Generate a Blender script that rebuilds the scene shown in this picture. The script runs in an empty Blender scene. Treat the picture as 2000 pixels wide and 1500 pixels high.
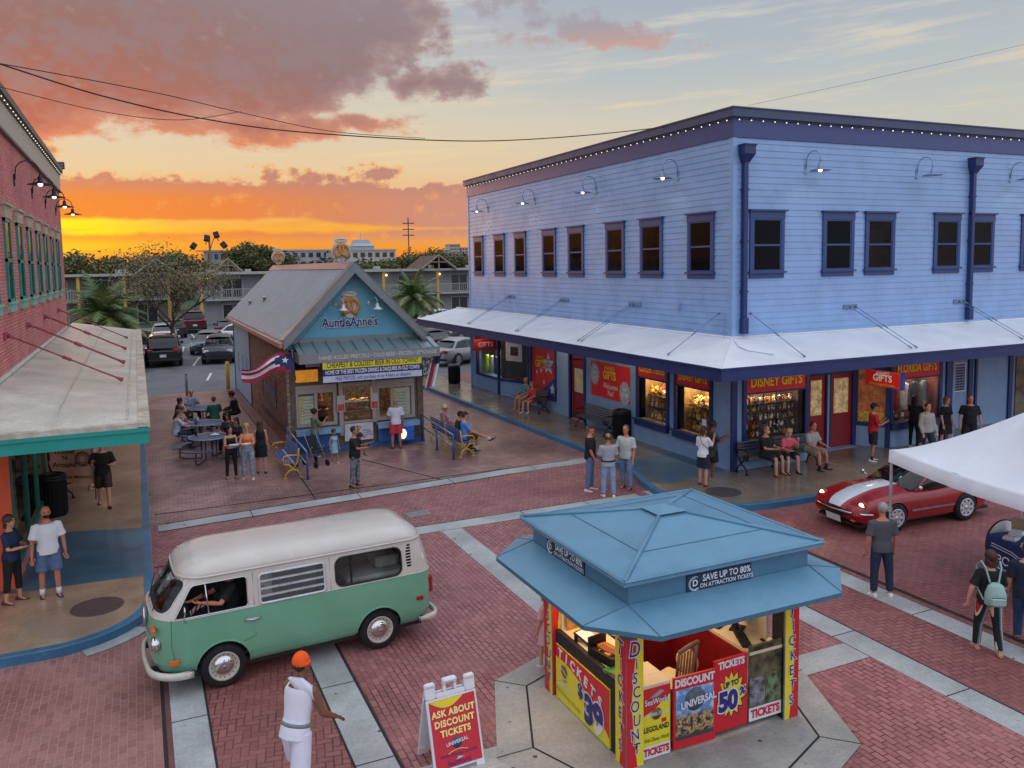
import bpy,bmesh,math,random
from mathutils import Vector,Matrix,Euler,noise
random.seed(7)
R=math.radians
PI=math.pi
SC=bpy.context.scene
# -- camera
cam=bpy.data.objects.new('camera',bpy.data.cameras.new('camera'))
SC.collection.objects.link(cam)
cam.data.sensor_width=36
cam.data.lens=28.72
cam.data.shift_y=-0.04186
cam.data.clip_start=0.1
cam.data.clip_end=6000
cam.matrix_world=Matrix(((0.9085445,0.0535371,-0.4143436,0),(-0.4174524,0.0765819,-0.9054660,0),(-0.0167448,0.9956249,0.0919272,6.05),(0,0,0,1)))
SC.camera=cam
# -- world: dusk sky with clouds
SUN_AZ,SUN_EL=-7.0,3.0
def lin(c):
 if isinstance(c,str):
  c=[int(c[i:i+2],16)/255 for i in (0,2,4)]
 return tuple(((v/12.92) if v<=.04045 else ((v+.055)/1.055)**2.4) for v in c[:3])+(1,)
class NT:
 """small helper to write node maths"""
 def __init__(s,tree):
  s.t=tree
  s.n=tree.nodes
  s.l=tree.links
 def add(s,typ,**kw):
  nd=s.n.new(typ)
  for k,v in kw.items():
   setattr(nd,k,v)
  return nd
 def plug(s,sock,v):
  if isinstance(v,bpy.types.NodeSocket):
   s.l.new(v,sock)
  elif v is not None:
   if isinstance(v,(tuple,list)) and len(v)==4 and sock.type=='VECTOR':
    v=v[:3]
   sock.default_value=v
 def m(s,op,a,b=None,c=None,clamp=False):
  nd=s.add('ShaderNodeMath',operation=op,use_clamp=clamp)
  s.plug(nd.inputs[0],a)
  if b is not None:
   s.plug(nd.inputs[1],b)
  if c is not None:
   s.plug(nd.inputs[2],c)
  return nd.outputs[0]
 def step(s,v,a,b,lo=0.0,hi=1.0):
  nd=s.add('ShaderNodeMapRange',interpolation_type='SMOOTHSTEP')
  for i,x in enumerate((v,a,b,lo,hi)):
   s.plug(nd.inputs[i],x)
  return nd.outputs[0]
 def mix(s,f,a,b,blend='MIX'):
  nd=s.add('ShaderNodeMix',data_type='RGBA',blend_type=blend)
  s.plug(nd.inputs[0],f)
  s.plug(nd.inputs[6],a)
  s.plug(nd.inputs[7],b)
  return nd.outputs[2]
 def ramp(s,v,stops,interp='LINEAR'):
  nd=s.add('ShaderNodeValToRGB')
  cr=nd.color_ramp
  cr.interpolation=interp
  while len(cr.elements)<len(stops):
   cr.elements.new(0.5)
  for e,(p,c) in zip(cr.elements,stops):
   e.position=p
   e.color=c if len(c)==4 else tuple(c)+(1,)
  s.plug(nd.inputs[0],v)
  return nd.outputs[0]
 def noise(s,vec,scale,detail=4,rough=.5,dist=0.0,out=0):
  nd=s.add('ShaderNodeTexNoise')
  s.plug(nd.inputs['Vector'],vec)
  nd.inputs['Scale'].default_value=scale
  nd.inputs['Detail'].default_value=detail
  nd.inputs['Roughness'].default_value=rough
  nd.inputs['Distortion'].default_value=dist
  return nd.outputs[out]
 def xyz(s,x,y,z=0.0):
  nd=s.add('ShaderNodeCombineXYZ')
  s.plug(nd.inputs[0],x)
  s.plug(nd.inputs[1],y)
  s.plug(nd.inputs[2],z)
  return nd.outputs[0]
 def sep(s,v):
  nd=s.add('ShaderNodeSeparateXYZ')
  s.plug(nd.inputs[0],v)
  return nd.outputs
W=bpy.data.worlds.new('World')
SC.world=W
W.use_nodes=True
def build_world():
 t=NT(W.node_tree)
 t.n.clear()
 d=t.add('ShaderNodeTexCoord').outputs['Generated']
 x,y,z=t.sep(d)
 az=t.m('DEGREES',t.m('ARCTAN2',x,y))
 el=t.m('DEGREES',t.m('ARCSINE',z))
 L=lambda h:lin(h)
 e01=t.m('DIVIDE',el,30.0,clamp=True)
 near=t.ramp(e01,[(0,L('f59a45')),(.05,L('fca52c')),(.09,L('fdb040')),(.15,L('f3ba7c')),(.22,L('ecceA4')),(.33,L('dfd3bb')),(.45,L('cccac6')),(.62,L('b6b9c4')),(1,L('a6aebf'))])
 far=t.ramp(e01,[(0,L('d9b9a0')),(.12,L('dcc9ae')),(.3,L('cbccc4')),(.42,L('bcc4c8')),(.6,L('abb4c2')),(1,L('9ca8be'))])
 daz=t.m('ABSOLUTE',t.m('ADD',az,4.0))
 f=t.m('MAXIMUM',t.step(daz,18.0,56.0),t.m('MULTIPLY',t.step(daz,14.0,40.0),t.step(el,7.0,13.0)))
 sky=t.mix(f,near,far)
 back=t.ramp(t.m('DIVIDE',el,60.0,clamp=True),[(0,L('b9bfcc')),(.3,L('bec8da')),(1,L('bcc7dc'))])
 sky=t.mix(t.step(daz,70.0,130.0),sky,back)
 zen=t.step(el,30.0,65.0)
 sky=t.mix(zen,sky,L('c9ccd4'))
 boost=t.m('MAXIMUM',t.step(el,24.0,50.0),t.step(daz,75.0,120.0))
 bst=t.m('ADD',1.0,t.m('MULTIPLY',boost,.95))
 gx=t.m('DIVIDE',t.m('ADD',az,4.5),5.5)
 gy=t.m('DIVIDE',t.m('SUBTRACT',el,2.7),1.9)
 g2=t.m('ADD',t.m('MULTIPLY',gx,gx),t.m('MULTIPLY',gy,gy))
 glow=t.m('EXPONENT',t.m('MULTIPLY',g2,-1.0))
 sky=t.mix(glow,sky,L('fff214'))
 uv=t.xyz(t.m('MULTIPLY',az,.09),t.m('MULTIPLY',t.m('ADD',el,t.m('MULTIPLY',az,-.06)),1.1),3.3)
 st=t.step(t.noise(uv,1.0,5,.6),.48,.72)
 stc=t.ramp(t.m('DIVIDE',el,16.0,clamp=True),[(0,L('e98a3a')),(.25,L('f3a04a')),(.45,L('f8d9a0')),(1,L('e3dccb'))])
 sky=t.mix(t.m('MULTIPLY',st,t.m('MULTIPLY',.65,t.step(el,45.0,20.0))),sky,stc)
 cuv=t.xyz(t.m('MULTIPLY',az,.13),t.m('MULTIPLY',el,.23),0.0)
 n1=t.noise(cuv,1.25,10,.62)
 n2=t.noise(t.xyz(t.m('MULTIPLY',az,.4),t.m('MULTIPLY',el,.55),9.0),1.4,8,.6)
 n1c=t.m('SUBTRACT',n1,.5)
 n2c=t.m('SUBTRACT',n2,.5)
 wob=t.m('ADD',t.m('MULTIPLY',n1c,9.0),t.m('MULTIPLY',n2c,3.2))
 def ell(cx,cy,rx,ry,rot=0.0):
  ca,sa=math.cos(R(rot)),math.sin(R(rot))
  dx=t.m('SUBTRACT',az,cx)
  dy=t.m('SUBTRACT',el,cy)
  u=t.m('DIVIDE',t.m('ADD',t.m('MULTIPLY',dx,ca),t.m('MULTIPLY',dy,sa)),rx)
  v=t.m('DIVIDE',t.m('SUBTRACT',t.m('MULTIPLY',dy,ca),t.m('MULTIPLY',dx,sa)),ry)
  r=t.m('SQRT',t.m('ADD',t.m('MULTIPLY',u,u),t.m('MULTIPLY',v,v)))
  return t.m('MULTIPLY',t.m('SUBTRACT',1.0,r),min(rx,ry))
 a=ell(-12,17.8,32,8.9,-3)
 a=t.m('MAXIMUM',a,ell(18.3,12.3,4.6,1.2,4))
 a=t.m('MAXIMUM',a,ell(14.6,9.7,4.2,.8,0))
 a=t.m('MAXIMUM',a,ell(9,12.9,10.5,3.4,8))
 a=t.m('MAXIMUM',a,ell(-8,9.8,7.5,2.3,-4))
 a=t.m('MAXIMUM',a,ell(8,9.2,8,1.1,0))
 a=t.m('ADD',a,t.m('MULTIPLY',wob,.42))
 m1=t.m('MULTIPLY',t.step(a,-.15,.5),t.step(n2,.15,.42,.72,1.0))
 lowf=t.step(a,0.0,1.3)
 top=t.ramp(t.m('DIVIDE',t.m('SUBTRACT',el,6.0),12.0,clamp=True),[(0,L('c4705a')),(.3,L('a8756c')),(.55,L('987a79')),(.8,L('968386')),(1,L('9a8f98'))])
 warm=t.mix(t.step(az,16.0,-4.0),top,t.ramp(t.m('DIVIDE',t.m('SUBTRACT',el,6.0),11.0,clamp=True),[(0,L('cf6b4e')),(.4,L('b86c5b')),(.75,L('a1726a')),(1,L('987a78'))]))
 edge=t.mix(t.step(el,8.0,12.0),L('f0986c'),L('b59c9a'))
 c1=t.mix(lowf,edge,warm)
 c1=t.mix(t.m('MULTIPLY',t.step(n2,.42,.62),.55),c1,t.mix(t.step(el,7.5,12.5),L('e08a6a'),L('998489')))
 sky=t.mix(m1,sky,c1)
 b=ell(2,4.75,24,1.5,0)
 b=t.m('MAXIMUM',b,ell(17,4.4,12,1.65,-3))
 b=t.m('MAXIMUM',b,ell(-6.5,4.9,7,1.15,-2))
 b=t.m('MAXIMUM',b,ell(15.8,6.3,1.6,.8,0))
 b=t.m('MAXIMUM',b,ell(8.2,6.1,3.0,.55,8))
 b=t.m('MAXIMUM',b,ell(12.3,6.0,3.2,.7,0))
 b=t.m('MAXIMUM',b,ell(-5,7.2,1.8,.5,0))
 b=t.m('MAXIMUM',b,ell(29,4.8,10,1.5,0))
 b=t.m('MAXIMUM',b,ell(40,1.5,70,1.2,0))
 b=t.m('ADD',b,t.m('ADD',t.m('MULTIPLY',n1c,1.0),t.m('MULTIPLY',n2c,t.m('MULTIPLY',3.6,t.step(el,3.5,5.2)))))
 m2=t.m('MULTIPLY',t.step(b,-.1,.22),t.step(el,1.2,2.6))
 bc=t.ramp(t.step(az,-6.0,24.0),[(0,L('f68a34')),(.35,L('ee8645')),(.7,L('dd8a63')),(1,L('cf9280'))])
 bc=t.mix(t.m('MULTIPLY',t.step(el,4.3,6.2),.75),bc,L('bd8a80'))
 bc=t.mix(t.m('MULTIPLY',t.step(n2,.55,.75),.6),bc,L('fbb15c'))
 bc=t.mix(t.m('MULTIPLY',t.step(b,.5,.05),t.step(el,5.3,6.0)),bc,L('f7c288'))
 sky=t.mix(m2,sky,bc)
 hz=t.m('MULTIPLY',t.step(el,2.1,.5),.55)
 sky=t.mix(t.m('MULTIPLY',hz,t.step(daz,60.0,20.0)),sky,L('f08238'))
 c=ell(30.5,15.4,6.5,1.3,-13)
 c=t.m('MAXIMUM',c,ell(24.5,17.6,3.5,1.0,0))
 c=t.m('MAXIMUM',c,ell(26.5,15.0,3.0,.6,0))
 c=t.m('MAXIMUM',c,ell(57,15.5,5.5,.5,12))
 c=t.m('ADD',c,t.m('ADD',t.m('MULTIPLY',n2c,3.4),t.m('MULTIPLY',n1c,2.0)))
 m3=t.m('MULTIPLY',t.step(c,-.05,.9),.85)
 sky=t.mix(m3,sky,t.mix(t.step(el,14.0,16.0),L('cf9f94'),L('a9a0a9')))
 nis=t.add('ShaderNodeTexSky',sky_type='NISHITA',sun_disc=False,sun_elevation=R(SUN_EL),sun_rotation=R(SUN_AZ))
 bg1=t.add('ShaderNodeBackground')
 t.plug(bg1.inputs[0],sky)
 t.plug(bg1.inputs[1],t.m('MULTIPLY',bst,.94))
 bg2=t.add('ShaderNodeBackground')
 t.plug(bg2.inputs[0],nis.outputs[0])
 bg2.inputs[1].default_value=0.003
 ad=t.add('ShaderNodeAddShader')
 t.l.new(bg1.outputs[0],ad.inputs[0])
 t.l.new(bg2.outputs[0],ad.inputs[1])
 out=t.add('ShaderNodeOutputWorld')
 t.l.new(ad.outputs[0],out.inputs[0])
build_world()
W.cycles.sampling_method='MANUAL'
W.cycles.sample_map_resolution=512
# -- sun (already at the horizon, soft and weak)
sl=bpy.data.lights.new('sun','SUN')
sl.energy=0.5
sl.angle=R(10)
sl.color=(1.0,.50,.28)
sun=bpy.data.objects.new('sun',sl)
SC.collection.objects.link(sun)
sd=Vector((math.sin(R(SUN_AZ))*math.cos(R(SUN_EL)),math.cos(R(SUN_AZ))*math.cos(R(SUN_EL)),math.sin(R(SUN_EL))))
sun.rotation_euler=sd.to_track_quat('Z','Y').to_euler()
# -- render settings
SC.view_settings.view_transform='Standard'
SC.view_settings.look='None'
SC.view_settings.exposure=0.0
SC.view_settings.gamma=1.0
SC.render.engine='CYCLES'
SC.cycles.use_denoising=True
SC.cycles.max_bounces=6
SC.cycles.diffuse_bounces=3
SC.cycles.glossy_bounces=3
SC.cycles.transmission_bounces=6
SC.cycles.transparent_max_bounces=8
SC.cycles.caustics_reflective=False
SC.cycles.caustics_refractive=False
SC.cycles.sample_clamp_indirect=4
COL=SC.collection
# -- objects
MW={}
def thing(name,label,cat,loc=(0,0,0),rz=0.0,group=None,kind=None,scale=1.0):
 o=bpy.data.objects.new(name,None)
 COL.objects.link(o)
 o.empty_display_size=.2
 o.location=loc
 o.rotation_euler=(0,0,rz)
 o.scale=(scale,)*3
 MW[o.name]=Matrix.Translation(loc)@Matrix.Rotation(rz,4,'Z')@Matrix.Scale(scale,4)
 tag(o,label,cat,group,kind)
 return o
def tag(o,label=None,cat=None,group=None,kind=None):
 if label:
  o['label']=label
 if cat:
  o['category']=cat
 if group:
  o['group']=group
 if kind:
  o['kind']=kind
 return o
def copy_tree(o,loc=None,rz=None,parent=None,label=None,scale=None,mats=None):
 c=o.copy()
 COL.objects.link(c)
 if parent is not None:
  c.parent=parent
 if mats and c.type=='MESH':
  for i,s in enumerate(c.material_slots):
   if s.material and s.material.name in mats:
    s.link='OBJECT'
    s.material=mats[s.material.name]
 if parent is None:
  if loc is not None:
   c.location=loc
  if rz is not None:
   c.rotation_euler=(0,0,rz)
  if scale is not None:
   c.scale=(scale,)*3
  MW[c.name]=Matrix.Translation(c.location)@Matrix.Rotation(c.rotation_euler[2],4,'Z')@Matrix.Scale(c.scale[0],4)
  if label:
   c['label']=label
 for ch in list(o.children):
  copy_tree(ch,parent=c,mats=mats)
 return c
def frame(o,r,u=(0,0,1)):
 """matrix: x=right, y=up, z=outwards"""
 r=Vector(r).normalized()
 u=Vector(u).normalized()
 n=r.cross(u)
 u=n.cross(r)
 return Matrix(((r.x,u.x,n.x,o[0]),(r.y,u.y,n.y,o[1]),(r.z,u.z,n.z,o[2]),(0,0,0,1)))
class MB:
 """collects shapes, builds ONE mesh object"""
 def __init__(s,T=None):
  s.v,s.f,s.mi,s.sm,s.mats=[],[],[],[],[]
  s.T=T
  s.cur=0
  s.smooth=False
 def use(s,m):
  if m not in s.mats:
   s.mats.append(m)
  s.cur=s.mats.index(m)
  return s
 def V(s,pts):
  b=len(s.v)
  if s.T is not None:
   s.v+=[tuple(s.T@Vector(p)) for p in pts]
  else:
   s.v+=[tuple(p) for p in pts]
  return b
 def F(s,faces,b=0,smooth=None):
  sm=s.smooth if smooth is None else smooth
  for f in faces:
   s.f.append([i+b for i in f])
   s.mi.append(s.cur)
   s.sm.append(sm)
 def quad(s,a,b,c,d):
  k=s.V((a,b,c,d))
  s.F([(0,1,2,3)],k)
 def poly(s,pts):
  k=s.V(pts)
  s.F([list(range(len(pts)))],k)
 def box(s,x0,y0,z0,x1,y1,z1):
  if x1<x0:x0,x1=x1,x0
  if y1<y0:y0,y1=y1,y0
  if z1<z0:z0,z1=z1,z0
  k=s.V([(x0,y0,z0),(x1,y0,z0),(x1,y1,z0),(x0,y1,z0),(x0,y0,z1),(x1,y0,z1),(x1,y1,z1),(x0,y1,z1)])
  s.F([(0,3,2,1),(4,5,6,7),(0,1,5,4),(1,2,6,5),(2,3,7,6),(3,0,4,7)],k,False)
  return s
 def rbox(s,x0,y0,z0,x1,y1,z1,r=.01):
  """box with bevelled long edges (vertical chamfer + top/bottom chamfer)"""
  if x1<x0:x0,x1=x1,x0
  if y1<y0:y0,y1=y1,y0
  rr=min(r,(x1-x0)*.45,(y1-y0)*.45,(z1-z0)*.45)
  def ring(i,z):
   a,b,c,d=x0+i,x1-i,y0+i,y1-i
   q=rr
   return [(a+q,c,z),(b-q,c,z),(b,c+q,z),(b,d-q,z),(b-q,d,z),(a+q,d,z),(a,d-q,z),(a,c+q,z)]
  s.loft([ring(rr*.7,z0),ring(0,z0+rr*.7),ring(0,z1-rr*.7),ring(rr*.7,z1)],True,True,False)
  return s
 def loft(s,rings,cap0=True,cap1=True,smooth=True,closed=True):
  n=len(rings[0])
  k=s.V([p for r in rings for p in r])
  fs=[]
  for i in range(len(rings)-1):
   for j in range(n if closed else n-1):
    j2=(j+1)%n
    fs.append((i*n+j,i*n+j2,(i+1)*n+j2,(i+1)*n+j))
  s.F(fs,k,smooth)
  if cap0:
   s.F([list(range(n))[::-1]],k,False)
  if cap1:
   s.F([[(len(rings)-1)*n+j for j in range(n)]],k,False)
  return s
 def tube(s,path,r,n=8,caps=True,closed=False,flat=None):
  """path of points; r number or list"""
  P=[Vector(p) for p in path]
  m=len(P)
  rs=r if isinstance(r,(list,tuple)) else [r]*m
  rings=[]
  up=None
  for i in range(m):
   if closed:
    d=P[(i+1)%m]-P[i-1]
   else:
    d=P[min(i+1,m-1)]-P[max(i-1,0)]
   d=d.normalized() if d.length>1e-9 else Vector((0,0,1))
   if up is None:
    up=Vector((0,0,1)) if abs(d.z)<.9 else Vector((1,0,0))
   a=d.cross(up)
   if a.length<1e-6:
    a=d.cross(Vector((0,1,0)))
   a.normalize()
   b=a.cross(d).normalized()
   up=b
   fx=rs[i]
   fy=rs[i]*(flat or 1)
   rings.append([P[i]+a*(math.cos(2*PI*j/n)*fx)+b*(math.sin(2*PI*j/n)*fy) for j in range(n)])
  if closed:
   rings.append(rings[0])
   s.loft(rings,False,False,n>5)
  else:
   s.loft(rings,caps,caps,n>5)
  return s
 def lathe(s,prof,c=(0,0,0),n=16,axis='z',a0=0,a1=2*PI,smooth=True,caps=True):
  rings=[]
  full=abs(a1-a0-2*PI)<1e-6
  cnt=n if full else n+1
  for (r,h) in prof:
   ring=[]
   for j in range(cnt):
    a=a0+(a1-a0)*j/n
    x,y=math.cos(a)*r,math.sin(a)*r
    p={'z':(x,y,h),'x':(h,x,y),'y':(y,h,x)}[axis]
    ring.append((p[0]+c[0],p[1]+c[1],p[2]+c[2]))
   rings.append(ring)
  s.loft(rings,caps and full and prof[0][0]>1e-6,caps and full and prof[-1][0]>1e-6,smooth,full)
  return s
 def ball(s,c,r,n=10,m=6,sq=(1,1,1)):
  rings=[]
  for i in range(m+1):
   a=-PI/2+PI*i/m
   rr,h=max(math.cos(a),1e-4)*r,math.sin(a)*r
   rings.append([(c[0]+math.cos(2*PI*j/n)*rr*sq[0],c[1]+math.sin(2*PI*j/n)*rr*sq[1],c[2]+h*sq[2]) for j in range(n)])
  s.loft(rings,True,True,True)
  return s
 def prism(s,pts,z0,z1,smooth=False):
  """extrude a polygon (x,y) from z0 to z1 in current frame"""
  s.loft([[(p[0],p[1],z0) for p in pts],[(p[0],p[1],z1) for p in pts]],True,True,smooth)
  return s
 def prismY(s,pts,y0,y1):
  s.loft([[(p[0],y1,p[1]) for p in pts],[(p[0],y0,p[1]) for p in pts]],True,True,False)
  return s
 def prismX(s,pts,x0,x1):
  s.loft([[(x0,p[0],p[1]) for p in pts],[(x1,p[0],p[1]) for p in pts]],True,True,False)
  return s
 def mesh(s,name):
  me=bpy.data.meshes.new(name)
  me.from_pydata(s.v,[],s.f)
  for m in s.mats:
   me.materials.append(m)
  me.polygons.foreach_set('material_index',s.mi)
  me.polygons.foreach_set('use_smooth',s.sm)
  me.update()
  return me
 def build(s,name,mat=None,parent=None,world=False,fix=True):
  if mat is not None and not s.mats:
   s.mats=[mat]
  if world and parent is not None:
   inv=MW[parent.name].inverted()
   s.v=[tuple(inv@Vector(p)) for p in s.v]
  me=s.mesh(name)
  if fix:
   bm=bmesh.new()
   bm.from_mesh(me)
   bmesh.ops.recalc_face_normals(bm,faces=bm.faces)
   bm.to_mesh(me)
   bm.free()
  o=bpy.data.objects.new(name,me)
  COL.objects.link(o)
  if parent is not None:
   o.parent=parent
   MW[o.name]=MW[parent.name] if parent.name in MW else Matrix()
  else:
   MW[o.name]=Matrix()
  return o
def finish(o,bev=0.0,seg=1,angle=40):
 if bev:
  b=o.modifiers.new('bevel','BEVEL')
  b.width=bev
  b.segments=seg
  b.limit_method='ANGLE'
  b.angle_limit=R(angle)
 return o
def smooth_by_angle(me,ang=35):
 pass
def circle(r,n=24,c=(0,0),a0=0.0):
 return [(c[0]+r*math.cos(a0+2*PI*i/n),c[1]+r*math.sin(a0+2*PI*i/n)) for i in range(n)]
def rrect(x0,y0,x1,y1,r,n=5):
 pts=[]
 for (cx,cy,a) in ((x1-r,y1-r,0),(x0+r,y1-r,90),(x0+r,y0+r,180),(x1-r,y0+r,270)):
  for i in range(n+1):
   t=R(a+90*i/n)
   pts.append((cx+r*math.cos(t),cy+r*math.sin(t)))
 return pts
# -- materials
MATS={}
def mat(name,base=None,rough=.6,metal=0.0,var=.12,vs=6.0,bump=0.0,bs=40.0,emit=None,es=0.0,alpha=None,trans=0.0,spec=.5,coat=0.0,dirt=None,ior=None,coords='Object',sheen=0.0):
 if name in MATS:
  return MATS[name]
 m=bpy.data.materials.new(name)
 m.use_nodes=True
 t=NT(m.node_tree)
 b=t.n['Principled BSDF']
 col=lin(base) if isinstance(base,str) else tuple(base)+((1,) if len(base)==3 else ())
 b.inputs['Roughness'].default_value=rough
 b.inputs['Metallic'].default_value=metal
 b.inputs['Specular IOR Level'].default_value=spec
 if coat:
  b.inputs['Coat Weight'].default_value=coat
  b.inputs['Coat Roughness'].default_value=.05
 if trans:
  b.inputs['Transmission Weight'].default_value=trans
 if ior:
  b.inputs['IOR'].default_value=ior
 tc=t.add('ShaderNodeTexCoord').outputs[coords]
 if var:
  nz=t.noise(tc,vs,5,.6)
  f=t.step(nz,.3,.7,1-var,1+var)
  c=t.mix(1.0,col,t.xyz(f,f,f),'MULTIPLY')
  if dirt:
   dn=t.noise(tc,dirt[1],6,.65)
   c=t.mix(t.m('MULTIPLY',t.step(dn,.52,.7),dirt[2]),c,lin(dirt[0]))
  t.plug(b.inputs['Base Color'],c)
  t.plug(b.inputs['Roughness'],t.m('MULTIPLY',rough,t.step(nz,.3,.7,.88,1.15),clamp=True))
 else:
  b.inputs['Base Color'].default_value=col
 if bump:
  bn=t.add('ShaderNodeBump')
  bn.inputs['Strength'].default_value=bump
  bn.inputs['Distance'].default_value=.01
  t.plug(bn.inputs['Height'],t.noise(tc,bs,4,.6))
  t.l.new(bn.outputs[0],b.inputs['Normal'])
 if emit:
  b.inputs['Emission Color'].default_value=lin(emit) if isinstance(emit,str) else emit
  b.inputs['Emission Strength'].default_value=es
 MATS[name]=m
 return m
# texts --
TEXTS=[]
def text(s,T,size,m,parent,align='CENTER',bold=0.0,shear=0.0,width=1.0,name='lettering',z=.004,spacing=1.0,ext=.0,world=True):
 c=bpy.data.curves.new(name,'FONT')
 c.body=s
 c.size=size
 c.align_x=align
 c.align_y='CENTER'
 c.offset=bold*size
 c.shear=shear
 c.space_character=spacing
 c.resolution_u=3
 c.extrude=ext
 c.materials.append(m)
 o=bpy.data.objects.new(name,c)
 COL.objects.link(o)
 M=T@Matrix.Translation((0,0,z))@Matrix.Diagonal((width,1,1,1))
 if parent is not None and world:
  M=MW[parent.name].inverted()@M
 TEXTS.append((o,M,parent,m,name))
 return o
def bake_texts():
 bpy.context.view_layer.update()
 dg=bpy.context.evaluated_depsgraph_get()
 for o,M,parent,m,name in TEXTS:
  me=bpy.data.meshes.new_from_object(o.evaluated_get(dg))
  me.transform(M)
  me.materials.clear()
  me.materials.append(m)
  n=bpy.data.objects.new(name+'.tmp',me)
  COL.objects.link(n)
  n.parent=parent
  bpy.data.objects.remove(o)
  n.name=name
 TEXTS.clear()
# -- GROUND
def brick_material(name,c1,c2,mortar,size=.205,kind='run',rot=0.0,rough=.55,stain=('6b5a58',.35,.5),mort=.035,blotch=.3):
 m=bpy.data.materials.new(name)
 m.use_nodes=True
 t=NT(m.node_tree)
 b=t.n['Principled BSDF']
 tc=t.add('ShaderNodeTexCoord').outputs['Object']
 mp=t.add('ShaderNodeMapping')
 t.plug(mp.inputs[0],tc)
 mp.inputs['Rotation'].default_value=(0,0,R(rot))
 v=mp.outputs[0]
 wob=t.noise(v,3.0,3,.5,out=1)
 va=t.add('ShaderNodeVectorMath',operation='MULTIPLY_ADD')
 t.plug(va.inputs[0],wob)
 va.inputs[1].default_value=(.012,.012,0)
 t.plug(va.inputs[2],v)
 v=va.outputs[0]
 x,y,z=t.sep(v)
 w=size/2
 u,vv=t.m('DIVIDE',x,w),t.m('DIVIDE',y,w)
 iu,iv=t.m('FLOOR',u),t.m('FLOOR',vv)
 fu,fv=t.m('FRACT',u),t.m('FRACT',vv)
 if kind=='herring':
  k=t.m('FLOORED_MODULO',t.m('SUBTRACT',iu,iv),4.0)
  is_=[t.m('COMPARE',k,float(i),.1) for i in range(4)]
  d=t.m('MINIMUM',t.m('ADD',fu,is_[1]),t.m('ADD',t.m('SUBTRACT',1.0,fu),is_[0]))
  d=t.m('MINIMUM',d,t.m('ADD',fv,is_[2]))
  d=t.m('MINIMUM',d,t.m('ADD',t.m('SUBTRACT',1.0,fv),is_[3]))
  idv=t.xyz(t.m('SUBTRACT',iu,is_[1]),t.m('SUBTRACT',iv,is_[2]),0.0)
 else:
  par=t.m('FLOORED_MODULO',iv,2.0)
  uu=t.m('ADD',t.m('DIVIDE',u,2.0),t.m('MULTIPLY',par,.5))
  fu=t.m('FRACT',uu)
  d=t.m('MINIMUM',t.m('MULTIPLY',2.0,t.m('MINIMUM',fu,t.m('SUBTRACT',1.0,fu))),t.m('MINIMUM',fv,t.m('SUBTRACT',1.0,fv)))
  idv=t.xyz(t.m('FLOOR',uu),iv,0.0)
 wn=t.add('ShaderNodeTexWhiteNoise',noise_dimensions='3D')
 t.plug(wn.inputs[0],idv)
 rnd=wn.outputs[0]
 col=t.mix(rnd,lin(c1),lin(c2))
 f1=t.noise(tc,.35,5,.6)
 f=t.step(f1,.3,.7,1-blotch,1+blotch*.6)
 col=t.mix(1.0,col,t.xyz(f,f,f),'MULTIPLY')
 f2=t.step(t.noise(tc,14.0,5,.7),.3,.75,.84,1.12)
 col=t.mix(1.0,col,t.xyz(f2,f2,f2),'MULTIPLY')
 col=t.mix(t.m('MULTIPLY',t.step(t.noise(tc,stain[1],6,.65),.5,.72),stain[2]),col,lin(stain[0]))
 spots=t.step(t.noise(tc,7.0,2,.5),.76,.80)
 col=t.mix(t.m('MULTIPLY',spots,.6),col,lin('3b3032'))
 wear=t.step(t.noise(tc,1.2,3,.5),.40,.6,.45,1.0)
 mf=t.m('MULTIPLY',t.step(d,mort,mort*2.6,1.0,0.0),wear)
 col=t.mix(mf,col,lin(mortar))
 t.plug(b.inputs['Base Color'],col)
 t.plug(b.inputs['Roughness'],t.m('MULTIPLY',rough,t.step(f1,.3,.7,.75,1.25)))
 bn=t.add('ShaderNodeBump')
 bn.inputs['Strength'].default_value=.9
 bn.inputs['Distance'].default_value=.006
 h=t.m('ADD',t.m('MULTIPLY',mf,-1.0),t.m('MULTIPLY',rnd,.25))
 h=t.m('ADD',h,t.m('MULTIPLY',t.noise(tc,25.0,3,.6),.5))
 t.plug(bn.inputs['Height'],h)
 t.l.new(bn.outputs[0],b.inputs['Normal'])
 return m
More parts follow.
